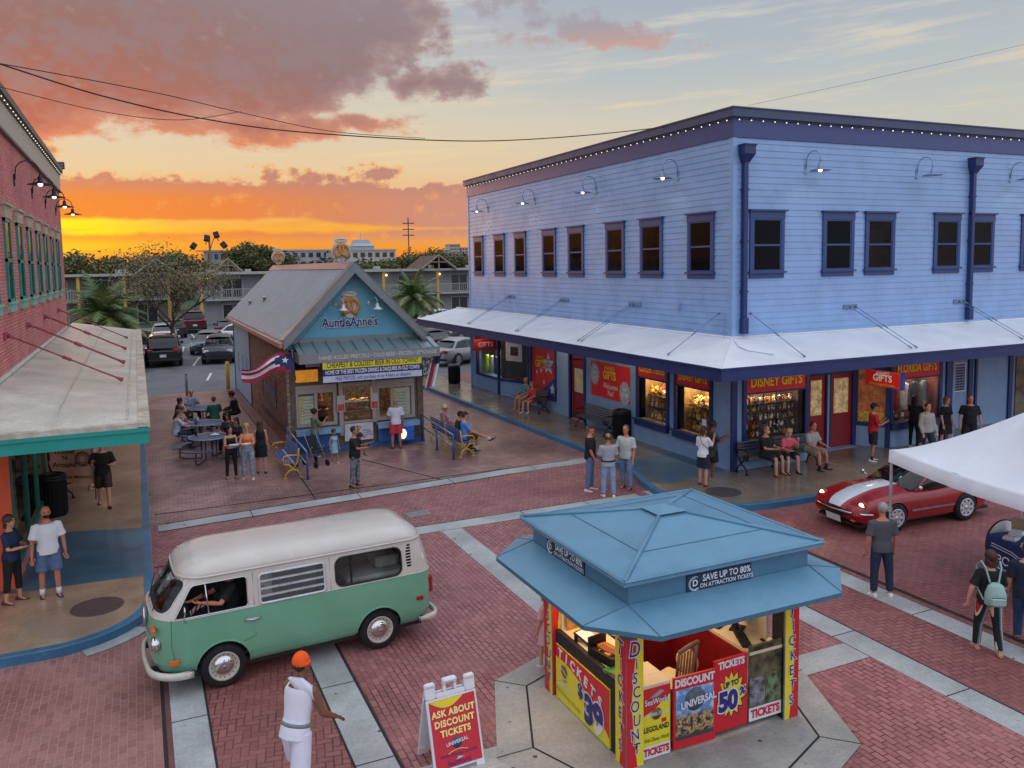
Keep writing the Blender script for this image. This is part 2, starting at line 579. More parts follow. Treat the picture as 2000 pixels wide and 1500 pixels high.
def concrete_material(name,base,rough=.7,speck=.0,stain=('3a3a38',.6,.4),tint=None,fine='2c2c2a'):
 m=bpy.data.materials.new(name)
 m.use_nodes=True
 t=NT(m.node_tree)
 b=t.n['Principled BSDF']
 tc=t.add('ShaderNodeTexCoord').outputs['Object']
 n1=t.noise(tc,.8,6,.65)
 f=t.step(n1,.3,.7,.78,1.15)
 col=t.mix(1.0,lin(base),t.xyz(f,f,f),'MULTIPLY')
 f2=t.step(t.noise(tc,22.0,5,.7),.3,.75,.86,1.12)
 col=t.mix(1.0,col,t.xyz(f2,f2,f2),'MULTIPLY')
 col=t.mix(t.m('MULTIPLY',t.step(t.noise(tc,stain[1],7,.7),.5,.7),stain[2]),col,lin(stain[0]))
 if tint:
  col=t.mix(t.step(t.noise(tc,.45,4,.6),.4,.65,0,.6),col,lin(tint))
 if speck:
  s=t.m('MULTIPLY',t.step(t.noise(tc,16.0,2,.5),.70,.74),t.step(t.noise(tc,1.1,3,.5),.40,.6,.15,1.0))
  col=t.mix(t.m('MULTIPLY',s,speck),col,lin(fine))
  vo=t.add('ShaderNodeTexVoronoi')
  t.plug(vo.inputs['Vector'],tc)
  vo.inputs['Scale'].default_value=2.6
  vr=t.sep(vo.outputs['Color'])[0]
  dots=t.m('MULTIPLY',t.m('LESS_THAN',vo.outputs['Distance'],t.m('MULTIPLY',vr,.10)),t.m('GREATER_THAN',vr,.45))
  col=t.mix(t.m('MULTIPLY',dots,.85),col,lin(fine))
 t.plug(b.inputs['Base Color'],col)
 t.plug(b.inputs['Roughness'],t.m('MULTIPLY',rough,t.step(n1,.3,.7,.7,1.2)))
 bn=t.add('ShaderNodeBump')
 bn.inputs['Strength'].default_value=.25
 bn.inputs['Distance'].default_value=.006
 t.plug(bn.inputs['Height'],t.noise(tc,30.0,5,.7))
 t.l.new(bn.outputs[0],b.inputs['Normal'])
 return m
M_ASPH=concrete_material('asphalt','6b6d72',.75,.3,('484a4e',.25,.6))
M_GRASS=mat('grass_ground','3d4a2a',.9,var=.35,vs=.4,bump=.5)
M_CONC=concrete_material('pale_concrete','a9adad',.6,.8,('82867f',.5,.5))
M_CONC2=concrete_material('octagon_concrete','a6a6a2',.5,.9,('8a8a80',.7,.5))
M_TAN=concrete_material('stained_tan_walk','b4967a',.22,0,('7a6650',.5,.6),tint='85786a')
M_TANR=concrete_material('stained_brown_walk','887a6c',.24,0,('655a4f',.5,.6),tint='6d675f')
M_BLUEW=concrete_material('blue_painted_walk','4a6c80',.38,0,('35536a',.5,.5))
M_KERB=concrete_material('blue_painted_kerb','3a7296',.45,0,('2a4a62',1.2,.6))
M_JOINT=mat('dark_joint','2b2426',.9,var=0)
M_BR_MAIN=brick_material('red_paver_running','aa7272','955f60','552c34',rot=90,size=.19,mort=.04)
M_BR_HER=brick_material('red_paver_herringbone','a97271','925e5f','47202a',kind='herring',rot=45,mort=.045)
M_BR_WEST=brick_material('mauve_paver','a5766f','93645e','b08c8a',rot=90,mort=.03)
M_BR_EAST=brick_material('dark_red_paver','9c625f','8b5451','4c2029',kind='herring',rot=10,mort=.035,blotch=.2)
M_BR_PLAZA=brick_material('brown_plaza_paver','a9857e','8f6d69','4f3a3b',rot=2,rough=.34,mort=.045,stain=('5f484b',.3,.5),blotch=.4)
M_BR_SQ=brick_material('orange_red_paver','b07370','9a605e','5c242c',rot=90,mort=.045)
def sheet(name,pts,z,m):
 b=MB()
 b.poly([(p[0],p[1],z) for p in pts])
 o=b.build(name,m,fix=False)
 o['kind']='structure'
 return o
def rect(x0,y0,x1,y1):
 return [(x0,y0),(x1,y0),(x1,y1),(x0,y1)]
def ngon(c,r,n=8,a=0):
 return [(c[0]+r*math.cos(R(a+360/n*i)),c[1]+r*math.sin(R(a+360/n*i))) for i in range(n)]
sheet('ground',rect(-3000,-300,3000,5000),-.06,M_GRASS)
sheet('parking_lot',rect(-60,43.3,130,97),-.02,M_ASPH)
sheet('brick_paving',rect(-30,-12,60,43.55),0.0,M_BR_MAIN)
sheet('plaza_paving',[(0,20.9),(12.9,22.0),(12.9,43.56),(0,43.56)],.004,M_BR_PLAZA)
sheet('herringbone_paving',[(0,17.9),(12.9,17.9),(12.9,21.5),(0,20.4)],.004,M_BR_HER)
sheet('west_paving',rect(-29,-11,0.0,14.6),.004,M_BR_WEST)
sheet('east_paving',rect(10.4,-11,59,17.0),.004,M_BR_EAST)
sheet('crossing_paving',rect(.6,-11,2.1,17.3),.004,M_BR_EAST)
sheet('square_paving',[(8.65,8.6),(9.9,8.6),(9.9,-8),(6.6,-8),(6.6,6.4),(7.96,7.02)],.004,M_BR_SQ)
z=.008
strips=[[(.17,20.35),(4.2,20.74),(9.7,21.31),(12.7,21.45),(12.7,22.0),(9.9,21.87),(4.3,21.3),(.17,20.9)],[(.57,17.35),(11.65,17.35),(11.65,17.87),(.57,17.87)],rect(11.95,17.4,12.6,17.95),rect(6.06,11.2,6.56,17.33),rect(.12,-8,.57,17.6),rect(2.12,-8,2.6,17.33),rect(9.9,-8,10.38,17.33),rect(11.72,-8,12.2,15.2),rect(8.5,8.65,9.88,9.16),rect(2.62,8.55,3.9,9.04),]
sheet('dark_band',rect(.005,-8,.12,13.5),.0075,mat('dark_brick_band','6e4446',.8,var=.2,vs=5))
joint=MB()
for s in strips:
 sheet('concrete_band',s,z,M_CONC)
for yy in [y*2.05-7 for y in range(12)]:
 for (a,b_) in ((.12,.57),(2.12,2.6),(9.9,10.38),(11.72,12.2)):
  joint.quad((a,yy,.011),(b_,yy,.011),(b_,yy+.018,.011),(a,yy+.018,.011))
for xx,yo in ((2.3,20.5),(5.1,20.8),(7.8,21.1),(10.5,21.4)):
 joint.quad((xx,yo-.02,.011),(xx+.02,yo-.02,.011),(xx+.02,yo+.6,.011),(xx,yo+.6,.011))
for xx in (3.5,5.3,8.3,10.1):
 joint.quad((xx,17.35,.011),(xx+.02,17.35,.011),(xx+.02,17.87,.011),(xx,17.87,.011))
for (a,b_,c,d) in ((0.0,-8,.05,13.5),(.57,-8,.60,17.3),(2.60,-8,2.64,17.3),(12.36,-8,12.46,15),(10.38,-8,10.41,17.3),(2.09,-8,2.12,17.3),(.04,17.87,11.6,17.90)):
 joint.quad((a,b_,.0105),(c,b_,.0105),(c,d,.0105),(a,d,.0105))
for (p,q) in (((.17,20.33),(9.7,21.29)),((.17,20.91),(9.9,21.89)),((.1,21.85),(11.9,21.93)),((4.0,21.4),(4.2,30)),((7.6,21.7),(6.2,25.2))):
 dv=(Vector(q)-Vector(p)).normalized()*.02
 joint.quad((p[0]-dv.y,p[1]+dv.x,.012),(p[0]+dv.y,p[1]-dv.x,.012),(q[0]+dv.y,q[1]-dv.x,.012),(q[0]-dv.y,q[1]+dv.x,.012))
oc,ic=ngon((6.2,8.8),2.47),ngon((6.2,8.8),1.96)
sheet('octagonal_pad',oc,.012,M_CONC2)
ic2=ngon((6.2,8.8),1.99)
for i in range(8):
 a,b_,c,d=ic[i],ic[(i+1)%8],ic2[(i+1)%8],ic2[i]
 joint.quad((a[0],a[1],.016),(b_[0],b_[1],.016),(c[0],c[1],.016),(d[0],d[1],.016))
 p,q=Vector(ic2[i]),Vector(oc[i])
 dv=(q-p).normalized()*.007
 joint.quad((p.x-dv.y,p.y+dv.x,.016),(p.x+dv.y,p.y-dv.x,.016),(q.x+dv.y,q.y-dv.x,.016),(q.x-dv.y,q.y+dv.x,.016))
j=joint.build('paving_joints',M_JOINT,fix=False)
j['kind']='structure'
# sidewalks --
arcL=[(-1.6+1.6*math.cos(R(a)),15.9+1.6*math.sin(R(a))) for a in range(0,-91,-9)]
sideL=[(0.0,43.5)]+arcL+[(-14,14.3)]
curveR=[(12.78,43.5),(12.82,26),(12.84,22),(12.76,20.4),(12.5,19.2),(12.2,18.3),(12.04,17.5),(12.05,16.9),(12.25,16.3),(12.6,15.75),(13.1,15.35),(13.8,15.18),(15,15.12),(45,15.12)]
def sidewalk(edge,back,m,name):
 b=MB()
 pts=edge+back
 b.poly([(p[0],p[1],.15) for p in pts])
 o=b.build(name,m,fix=False)
 o['kind']='structure'
 k=MB()
 inner=[]
 E_=[Vector(p) for p in edge]
 cen=Vector((sum(p[0] for p in back)/len(back),sum(p[1] for p in back)/len(back)))
 for i,p in enumerate(E_):
  d=(E_[min(i+1,len(E_)-1)]-E_[max(i-1,0)]).normalized()
  n=Vector((-d.y,d.x))
  if n.dot(cen-p)<0:
   n=-n
  inner.append(p+n*.17)
 for i in range(len(E_)-1):
  a,b_=E_[i],E_[i+1]
  c,d=inner[i+1],inner[i]
  k.quad((a.x,a.y,.142),(b_.x,b_.y,.142),(b_.x,b_.y,-.01),(a.x,a.y,-.01))
  k.quad((a.x,a.y,.142),(b_.x,b_.y,.142),(b_.x+(c.x-b_.x)*.1,b_.y+(c.y-b_.y)*.1,.156),(a.x+(d.x-a.x)*.1,a.y+(d.y-a.y)*.1,.156))
  k.quad((a.x+(d.x-a.x)*.1,a.y+(d.y-a.y)*.1,.156),(b_.x+(c.x-b_.x)*.1,b_.y+(c.y-b_.y)*.1,.156),(c.x,c.y,.155),(d.x,d.y,.155))
 kk=k.build('kerb',M_KERB,fix=False)
 kk['kind']='structure'
sidewalk(sideL,[(-14,17.6),(-2.6,17.6),(-2.6,43.5)],M_TAN,'sidewalk')
sidewalk(curveR,[(45,20.5),(15.05,20.5),(15.05,43.5)],M_TANR,'sidewalk')
sheet('sidewalk_blue_band',[(-2.6,17.25),(-.17,17.1),(-.15,20.4),(-2.6,21.1)],.1515,M_BLUEW)
sheet('sidewalk_blue_band',[(12.9,20.38),(15.02,20.85),(15.02,18.2),(12.7,17.85),(12.35,18.2),(12.6,19.1)],.1515,M_BLUEW)
gut=MB()
for i in range(4,8):
 a,b_=Vector(arcL[i]),Vector(arcL[i+1])
 ca=Vector((-1.6,15.9))
 gut.quad((a.x,a.y,.014),(b_.x,b_.y,.014),*[(q.x,q.y,.014) for q in (ca+(b_-ca)*1.17,ca+(a-ca)*1.17)])
g=gut.build('gutter',M_CONC,fix=False)
g['kind']='structure'
b=MB()
b.box(3.95,27.0,0.0,4.33,43.2,.10)
o=b.build('raised_walk',brick_material('walk_paver','8d625f','7a504f','4a3336',rot=0),None)
o['kind']='structure'
# parking lot markings --
M_PAINT=mat('white_road_paint','d8d8d4',.7,var=.15,vs=3)
mk=MB()
for (x,y,a,ln) in [(3.05,56,8,5.2),(3.3,48.0,8,3.4),(2.9,66,4,4.5),(-3.0,60,6,5),(8.9,60,0,5),(14.9,60,0,5),(17.2,50,10,5),(20.5,55,10,5),(26,60,10,5),(4.6,80,0,5),(.5,78,0,5),(7.4,80,0,5),(11,80,0,5),(20,80,0,5),(24,80,0,5),(14,80,0,5)]:
 ca,sa=math.cos(R(a)),math.sin(R(a))
 pts=[(-.06,0),(.06,0),(.06,ln),(-.06,ln)]
 mk.poly([(x+p[0]*ca+p[1]*sa,y-p[0]*sa+p[1]*ca,-.012) for p in pts])
for y in (70.5,72.5):
 mk.quad((-12,y,-.012),(60,y,-.012),(60,y+.15,-.012),(-12,y+.15,-.012))
o=mk.build('parking_markings',M_PAINT,fix=False)
o['kind']='structure'
# manholes --
M_IRON=mat('rusty_iron','5a4a46',.6,.3,var=.25,vs=20,bump=.4)
def manhole(x,y,z,r,label,c='5a4a46'):
 t_=MB(Matrix.Translation((x,y,z)))
 t_.lathe([(r,0),(r,.006),(r-.03,.009),(r-.05,.004),(.001,.004)],n=32)
 o=t_.build('manhole_cover',mat('iron_'+c,c,.6,.2,var=.25,vs=18,bump=.4))
 tag(o,label,'manhole cover')
 return o
manhole(-.93,15.83,.151,.43,'brown round manhole cover in the tan pavement corner by the green van','5e4a48')
manhole(13.47,16.5,.151,.46,'dark round manhole cover in the pavement corner by the blue building','4a4446')
b=MB(Matrix.Translation((6.0,18.85,.006))@Matrix.Rotation(.1,4,'Z'))
b.rbox(-.3,-.2,0,.3,.2,.012,.02)
for i in range(9):
 b.box(-.25+i*.06,-.15,.012,-.22+i*.06,.15,.016)
tag(b.build('utility_cover',mat('grey_cover','8b8a8a',.6,.3,bump=.3)),'small grey rectangular utility cover set in herringbone paving behind the van','utility cover')
# -- BLUE CORNER BUILDING
M_SID=mat('blue_siding','88a9d6',.30,var=.08,vs=1.2,dirt=('7f95bc',.8,.35))
M_NAVY=mat('navy_trim','30487c',.42,var=.08,vs=3)
M_NAVYD=mat('deep_navy_trim','1f3266',.4,var=.1,vs=4)
M_CORN=mat('frieze_navy','394780',.35,var=.08,vs=2)
M_CORNT=mat('cornice_slate','424c6c',.5,var=.08,vs=2)
M_PBR=mat('painted_blue_block','86a4ca',.5,var=.08,vs=2)
M_WHROOF=mat('white_membrane','dfe2e8',.5,var=.04,vs=1.0,dirt=('b4b4b8',.6,.25))
M_REDD=mat('dark_red_door','8c1a26',.4,var=.08,vs=3)
M_REDS=mat('red_sign','e0242c',.45,var=.04,vs=3)
M_YEL=mat('yellow_letters','ffd91a',.5,var=0)
M_WHT=mat('white_letters','e9e9ee',.5,var=0)
M_BLK=mat('black_letters','15151c',.5,var=0)
M_NAVL=mat('navy_letters','1e2a70',.5,var=0)
M_GLASSD=mat('dark_window_glass','0a0b10',.05,var=0,spec=.25,bump=.02,bs=2.0,ior=1.22)
M_STEEL=mat('grey_steel','8c9098',.4,.7,var=.1)
M_BLACKM=mat('black_metal','17181b',.45,.3,var=.1)
M_BULB=mat('lit_bulb','fff3da',.3,var=0,emit='ffe9c2',es=5)
M_BULBS=mat('string_bulb','fff3da',.3,var=0,emit='fff0d8',es=1.3)
M_CLEAR=bpy.data.materials.new('clear_glass')
M_CLEAR.use_nodes=True
_t=NT(M_CLEAR.node_tree)
_t.n.clear()
_tr=_t.add('ShaderNodeBsdfTransparent')
_tr.inputs[0].default_value=(.86,.9,.88,1)
_gl=_t.add('ShaderNodeBsdfGlossy')
_gl.inputs['Roughness'].default_value=.02
_fr=_t.add('ShaderNodeLayerWeight')
_fr.inputs[0].default_value=.5
_mx=_t.add('ShaderNodeMixShader')
_t.plug(_mx.inputs[0],_t.m('ADD',_t.m('MULTIPLY',_t.m('POWER',_fr.outputs[1],4.0),.75),.05))
_t.l.new(_tr.outputs[0],_mx.inputs[1])
_t.l.new(_gl.outputs[0],_mx.inputs[2])
_o=_t.add('ShaderNodeOutputMaterial')
_t.l.new(_mx.outputs[0],_o.inputs[0])
BX,BY,BZT=15.01,18.06,10.23
def area(name,loc,size,power,color=(1,.72,.42),parent=None,rot=(0,0,0),sy=None):
 l=bpy.data.lights.new(name,'AREA')
 l.energy=power
 l.color=color
 l.size=size
 if sy:
  l.shape='RECTANGLE'
  l.size_y=sy
 o=bpy.data.objects.new(name,l)
 COL.objects.link(o)
 o.location=loc
 o.rotation_euler=rot
 return o
def walled(b,x0,x1,y0,y1,holes,z=0.0,depth=.15):
 """wall panel in local x/y at height z with rectangular holes (x0,y0,x1,y1) and reveals going in by depth"""
 xs=sorted({x0,x1}|{h[0] for h in holes}|{h[2] for h in holes})
 ys=sorted({y0,y1}|{h[1] for h in holes}|{h[3] for h in holes})
 for i in range(len(xs)-1):
  for j in range(len(ys)-1):
   cx,cy=(xs[i]+xs[i+1])/2,(ys[j]+ys[j+1])/2
   if any(h[0]<cx<h[2] and h[1]<cy<h[3] for h in holes):
    continue
   b.quad((xs[i],ys[j],z),(xs[i+1],ys[j],z),(xs[i+1],ys[j+1],z),(xs[i],ys[j+1],z))
 for h in holes:
  b.quad((h[0],h[1],z),(h[0],h[3],z),(h[0],h[3],z-depth),(h[0],h[1],z-depth))
  b.quad((h[2],h[1],z),(h[2],h[3],z),(h[2],h[3],z-depth),(h[2],h[1],z-depth))
  b.quad((h[0],h[1],z),(h[2],h[1],z),(h[2],h[1],z-depth),(h[0],h[1],z-depth))
  b.quad((h[0],h[3],z),(h[2],h[3],z),(h[2],h[3],z-depth),(h[0],h[3],z-depth))
def lap_siding(b,x0,x1,y0,y1,sp=.18,lap=.018):
 y=y0
 while y<y1-.01:
  yt=min(y+sp,y1)
  b.quad((x0,y,lap),(x1,y,lap),(x1,yt,.004),(x0,yt,.004))
  b.quad((x0,y,0),(x1,y,0),(x1,y,lap),(x0,y,lap))
  y+=sp
FL=frame((BX,BY,0),(0,-1,0))
FR=frame((BX,BY,0),(1,0,0))
blue=thing('shop_building','large two-storey corner shop with pale blue lap siding, navy trim and a white awning roof','building',(BX,BY,0))
for T,x0,x1 in ((FL,-(37.7-BY),0),(FR,0,30)):
 b=MB(T)
 lap_siding(b,x0+.09 if x0<0 else x0,x1-.0,3.9,9.47)
 b.quad((x0,3.3,0),(x1,3.3,0),(x1,10.2,0),(x0,10.2,0))
 b.build('siding',M_SID,blue,True,fix=False)
b=MB()
b.box(BX-.03,BY-.03,3.9,BX+.10,BY+.0,9.47)
b.box(BX-.032,BY-.0005,3.9,BX,BY+.11,9.47)
b.build('corner_board',M_SID,blue,True)
b=MB()
b.box(BX-.03,37.62,.15,BX+.05,37.75,9.47)
b.build('corner_board',M_SID,blue,True)
b=MB()
b.box(BX-.05,BY-.05,9.44,45,BY+.15,9.93)
b.box(BX-.05,BY+.15,9.44,BX+.15,37.75,9.93)
b.build('frieze',M_CORN,blue,True)
b=MB()
for i,(o_,z0,z1) in enumerate(((.09,9.93,9.975),(.16,9.975,10.20),(.19,10.20,10.235))):
 b.box(BX-o_,BY-o_,z0,45,BY+.2,z1)
 b.box(BX-o_,BY+.2,z0,BX+.2,37.75+o_,z1)
b.build('cornice',M_CORNT,blue,True)
b=MB()
b.box(BX+.2,BY+.2,10.0,45,37.7,10.05)
b.quad((BX,37.7,0.1),(45,37.7,.1),(45,37.7,10.2),(BX,37.7,10.2))
b.build('roof',mat('grey_roofing','8d8d90',.8),blue,True,fix=False)
b=MB()
b.box(BX+1.5,BY+2.6,.1,44.9,37.6,9.9)
b.build('light_block_core',mat('dark_core','1b1a1c',.9,var=0),blue,True)  # added solid box inside the shell, unseen, blocks light through the building
PANES=[mat('window_pane_%d'%i,c,.05,var=v,vs=1.3,spec=.25,ior=1.22,bump=.03,bs=1.5) for i,(c,v) in enumerate((('0a0b10',0),('15100f',.9),('0c0d12',0),('1d1416',.8),('0b0b0e',.5)))]
NW=[]
def sash_window(T,x,w,parent,y0=5.58,y1=7.5,m=M_NAVY,group=True):
 """double-hung window with header cap, casings, sill"""
 b=MB(T)
 h=.26
 b.box(x-w/2-.09,y1-.05,.01,x+w/2+.09,y1,.14)
 b.box(x-w/2-.04,y1-h,.01,x+w/2+.04,y1-.05,.07)
 b.box(x-w/2-.03,y0+.19,.01,x-w/2+.09,y1-h,.06)
 b.box(x+w/2-.09,y0+.19,.01,x+w/2+.03,y1-h,.06)
 b.box(x-w/2-.08,y0+.14,.01,x+w/2+.08,y0+.19,.12)
 b.box(x-w/2-.03,y0,.01,x+w/2+.03,y0+.14,.05)
 gl,gr,gb,gt=x-w/2+.09,x+w/2-.09,y0+.19,y1-h
 mid=(gb+gt)/2
 b.box(gl,gb,.01,gr,gb+.05,.05)
 b.box(gl,mid-.025,.01,gr,mid+.03,.05)
 b.box(gl,gt-.04,.01,gr,gt,.05)
 b.box(gl,gb+.05,.01,gl+.04,gt-.04,.045)
 b.box(gr-.04,gb+.05,.01,gr,gt-.04,.045)
 f=b.build('window',m,parent,True)
 g=MB(T)
 g.box(gl+.04,gb+.05,.006,gr-.04,mid-.025,.03)
 g.box(gl+.04,mid+.03,.006,gr-.04,gt-.04,.036)
 NW.append(1)
 g.build('pane',PANES[len(NW)*3%5],f,False)
 g_o=f.children[0]
 g_o.data.transform(MW[parent.name].inverted())
 return f
for (a,c) in ((36.95,35.88),(34.5,33.4),(32.29,31.2),(29.62,28.5),(27.45,26.3),(24.7,23.55),(22.55,21.35),(20.03,18.85)):
 sash_window(FL,BY-(a+c)/2,a-c-.02,blue)
for (a,c) in ((15.6,16.78),(18.3,19.48),(20.0,21.18),(22.98,24.12),(24.62,25.76),(27.2,28.34),(29.0,30.2),(33,34.2)):
 sash_window(FR,(a+c)/2-BX,c-a,blue)
for dx in (15.33,24.6):
 b=MB(Matrix.Translation((dx,BY,0)))
 b.rbox(-.07,-.17,4.5,.07,-.03,9.0,.01)
 b.loft([[(-.09,-.03,8.75),(.09,-.03,8.75),(.09,-.17,8.75),(-.09,-.17,8.75)],[(-.17,-.02,8.98),(.2,-.02,8.98),(.2,-.3,8.98),(-.17,-.3,8.98)],[(-.17,-.02,9.2),(.2,-.02,9.2),(.2,-.3,9.2),(-.17,-.3,9.2)]],True,True,False)
 b.rbox(-.2,-.33,9.2,.23,-.02,9.24,.01)
 b.rbox(-.10,-.21,4.05,.10,-.03,4.5,.02)
 for zz in (5.2,6.6,8.0):
  b.box(-.09,-.175,zz,.09,-.0,zz+.05)
 b.build('downspout',M_NAVYD,blue,True)
# awning roof --
aL,aR=12.85,15.83
Yend=39.5
b=MB()
b.quad((BX,Yend,3.94),(BX,BY,3.94),(aL,aR,3.46),(aL,Yend,3.46))
b.quad((BX,BY,3.94),(45,BY,3.94),(45,aR,3.46),(aL,aR,3.46))
for (p,q) in (((BX,BY),(aL,aR)),):
 pass
b.build('awning_roof',M_WHROOF,blue,True,fix=False)
b=MB()
b.tube([(BX-.03,Yend,3.955),(BX-.03,BY-.03,3.955)],.035,6)
b.tube([(BX-.03,BY-.03,3.955),(45,BY-.03,3.955)],.035,6)
b.tube([(BX,BY,3.95),(aL+.05,aR+.05,3.475)],.014,5)
b.build('flashing',M_WHROOF,blue,True)
b=MB()
b.box(aL-.05,aR-.05,3.14,aL+.06,Yend,3.46)
b.box(aL+.06,aR-.05,3.14,45,aR+.06,3.46)
b.box(aL+.06,Yend-.1,3.14,BX,Yend,3.46)
b.box(aL-.09,aR-.09,3.43,aL-.05,Yend,3.475)
b.box(aL-.05,aR-.09,3.43,45,aR-.05,3.475)
b.build('fascia',M_NAVYD,blue,True)
b=MB()
b.quad((aL+.06,aR+.06,3.2),(BX+1,aR+.06,3.2),(BX+1,Yend-.1,3.2),(aL+.06,Yend-.1,3.2))
b.quad((BX+1,aR+.06,3.2),(45,aR+.06,3.2),(45,20.6,3.2),(BX+1,20.6,3.2))
b.build('soffit',mat('soffit_white','b9bdc6',.6),blue,True,fix=False)
def rod(b,p,q,m1,r=.010):
 p,q=Vector(p),Vector(q)
 d=(q-p).normalized()
 b.tube([p,q],r,6)
 mid=(p+q)/2
 b.tube([mid-d*.09,mid+d*.09],r*2.1,6)
 b.tube([q-d*.16,q],[r,r*3.0],6)
 b.tube([p,p+d*.16],[r*3.0,r],6)
M_RODB=mat('rod_blue_grey','7288a8',.45,.3,var=.1)
for yy in (32.9,27.96,23.05):
 b=MB()
 for dy in (-.11,.11):
  rod(b,(BX-.05,yy+dy,4.7),(aL+.24,yy+dy+.25,3.56),M_RODB)
 b.box(BX-.05,yy-.5,4.64,BX-.018,yy+.2,4.76)
 b.build('awning_rod',M_RODB,blue,True)
for xx in (19.5,24.3,29.2,34):
 b=MB()
 for dy in (-.11,.11):
  rod(b,(xx+dy,BY-.05,4.66),(xx+dy+.3,aR+.24,3.56),M_RODB)
 b.box(xx-.35,BY-.05,4.6,xx+.2,BY-.018,4.72)
 b.build('awning_rod',M_RODB,blue,True)
b=MB()
rod(b,(BX-.05,18.55,4.62),(aL+.24,18.4,3.56),M_RODB)
b.build('awning_rod',M_RODB,blue,True)
b=MB()
rod(b,(15.6,BY-.05,4.62),(15.75,aR+.24,3.56),M_RODB)
b.tube([(BX-.06,18.35,4.6),(BX-.09,18.3,3.98),(BX-.15,18.2,3.97)],.008,5)
b.tube([(BX-.1,17.9,3.9),(14.6,17.3,3.78),(14.5,16.8,3.72),(15.0,16.4,3.63)],.01,5)
b.build('awning_rod',M_RODB,blue,True)
b=MB()
b.box(BX-.1,20.4,4.66,BX-.0,20.55,4.82)
b.build('junction_box',M_PBR,blue,True)
# ground floor --
M_INT=mat('shop_interior','9a7a50',.7,var=.45,vs=6)
M_SHELF=mat('dark_shelf','3a2a20',.5)
JUNK=[mat('trinket_%d'%i,c,.35,metal=me,var=.2,vs=20) for i,(c,me) in enumerate((('d9a23c',0),('a8402c',0),('e8dcc0',0),('6a4a2c',0),('c8c0b0',.4),('2c3a5a',0),('b06a3c',0),('f0e6d0',0),('4a5a3a',0),('8c2a3a',0)))]
GOLD=[mat('gold_trinket_%d'%i,c,.3,metal=.2,var=.2,vs=20) for i,c in enumerate(('f0c860','e8b040','f6e0a0','c08030','9a6030'))]
def junk(b,x0,x1,y,z0,z1,n,smin=.04,smax=.1,pal=None):
 pal=pal or JUNK
 for i in range(n):
  b.use(random.choice(pal))
  s=random.uniform(smin,smax)
  x=random.uniform(x0,x1)
  zz=random.uniform(z0,z1)
  k=random.random()
  if k<.35:
   b.ball((x,y+s*.8,zz),s*.6,7,5,(1,1.4,1))
   b.ball((x,y+s*2.0,zz),s*.38,7,5)
  elif k<.65:
   h=s*random.uniform(1.5,3)
   b.lathe([(s*.5,y),(s*.25,y+h*.4),(s*.5,y+h*.7),(s*.1,y+h)],(x,0,zz),7,'y')
  elif k<.85:
   b.box(x-s*.5,y,zz-s*.2,x+s*.5,y+s*1.9,zz+s*.1)
  else:
   b.lathe([(.001,-.01),(s*1.0,-.01),(s*1.0,.01),(.001,.012)],(x,y+s*1.1,zz),12,'z')
def display(T,x0,y0,x1,y1,parent,depth=.9,shelves=(),pal=None,light=14,dense=26,frame_m=M_NAVYD,sign=None,tone=M_INT,smax=.1,lightcol=(1,.72,.42),front=.02,pane=True):
 """a lit shop window: navy frame, glass, interior box, shelves with goods, red band over it"""
 w=.12
 b=MB(T)
 b.box(x0-w,y0-.2,0.0,x1+w,y0,.14)
 b.box(x0-w-.04,y0-.02,0.0,x1+w+.04,y0+.03,.19)
 b.box(x0-w,y0,-.02,x0,3.13,.07)
 b.box(x1,y0,-.02,x1+w,3.13,.07)
 b.box(x0,y1,-.02,x1,y1+.05,.06)
 b.box(x0,2.95,-.02,x1,3.13,.065)
 fr=b.build('display_window',frame_m,parent,True)
 inv=MW[parent.name].inverted()
 def sub(mb,nm,m=None):
  o=mb.build(nm,m,fr)
  o.data.transform(inv)
  return o
 if pane:
  g=MB(T)
  g.quad((x0,y0,0),(x1,y0,0),(x1,y1,0),(x0,y1,0))
  sub(g,'pane',M_CLEAR)
 i=MB(T)
 d=-depth
 yb,yt=y0+.01,y1+.35
 i.use(tone)
 i.quad((x0,yb,d),(x1,yb,d),(x1,yt,d),(x0,yt,d))
 i.quad((x0,yb,-.02),(x0,yb,d),(x0,yt,d),(x0,yt,-.02))
 i.quad((x1,yb,-.02),(x1,yb,d),(x1,yt,d),(x1,yt,-.02))
 i.quad((x0,yb,-.02),(x1,yb,-.02),(x1,yb,d),(x0,yb,d))
 i.quad((x0,yt,-.02),(x1,yt,-.02),(x1,yt,d),(x0,yt,d))
 sub(i,'interior')
 s=MB(T)
 levels=[y0+.02]+list(shelves)
 for k,yy in enumerate(levels):
  if k:
   s.use(M_SHELF)
   s.box(x0+.1,yy-.02,-.25,x1-.05,yy,-depth+.05)
  junk(s,x0+.15,x1-.1,yy,-.3,-depth+.15,dense,.035,smax,pal)
 sub(s,'goods')
 if sign is not None:
  q=MB(T)
  q.box(x0,y1+.05,-.03,x1,2.95,.045)
  q.use(M_REDS)
  so=sub(q,'sign_band',M_REDS)
 lo=T@Vector(((x0+x1)/2,y1+.25,-.35))
 if light:
  ln=(x1-x0)*.7
  if abs(T[0][0])>.5:
   area('window_light',lo,ln,light,lightcol,sy=.3)
  else:
   area('window_light',lo,.3,light,lightcol,sy=ln)
 return fr
lx=lambda Y:BY-Y
b=MB(FL)
holes=[(lx(37.0),.62,lx(31.15),3.05),(lx(30.85),.8,lx(28.7),2.95),(lx(27.42),.17,lx(26.38),3.0),(lx(22.70),.92,lx(21.12),2.30),(lx(20.58),.90,lx(18.98),2.30)]
holes[0]=(lx(37.0),.15,lx(31.15),3.1)
walled(b,lx(37.7),lx(18.06),.14,3.25,holes,depth=.25)
b.build('ground_floor_wall',M_PBR,blue,True,fix=False)
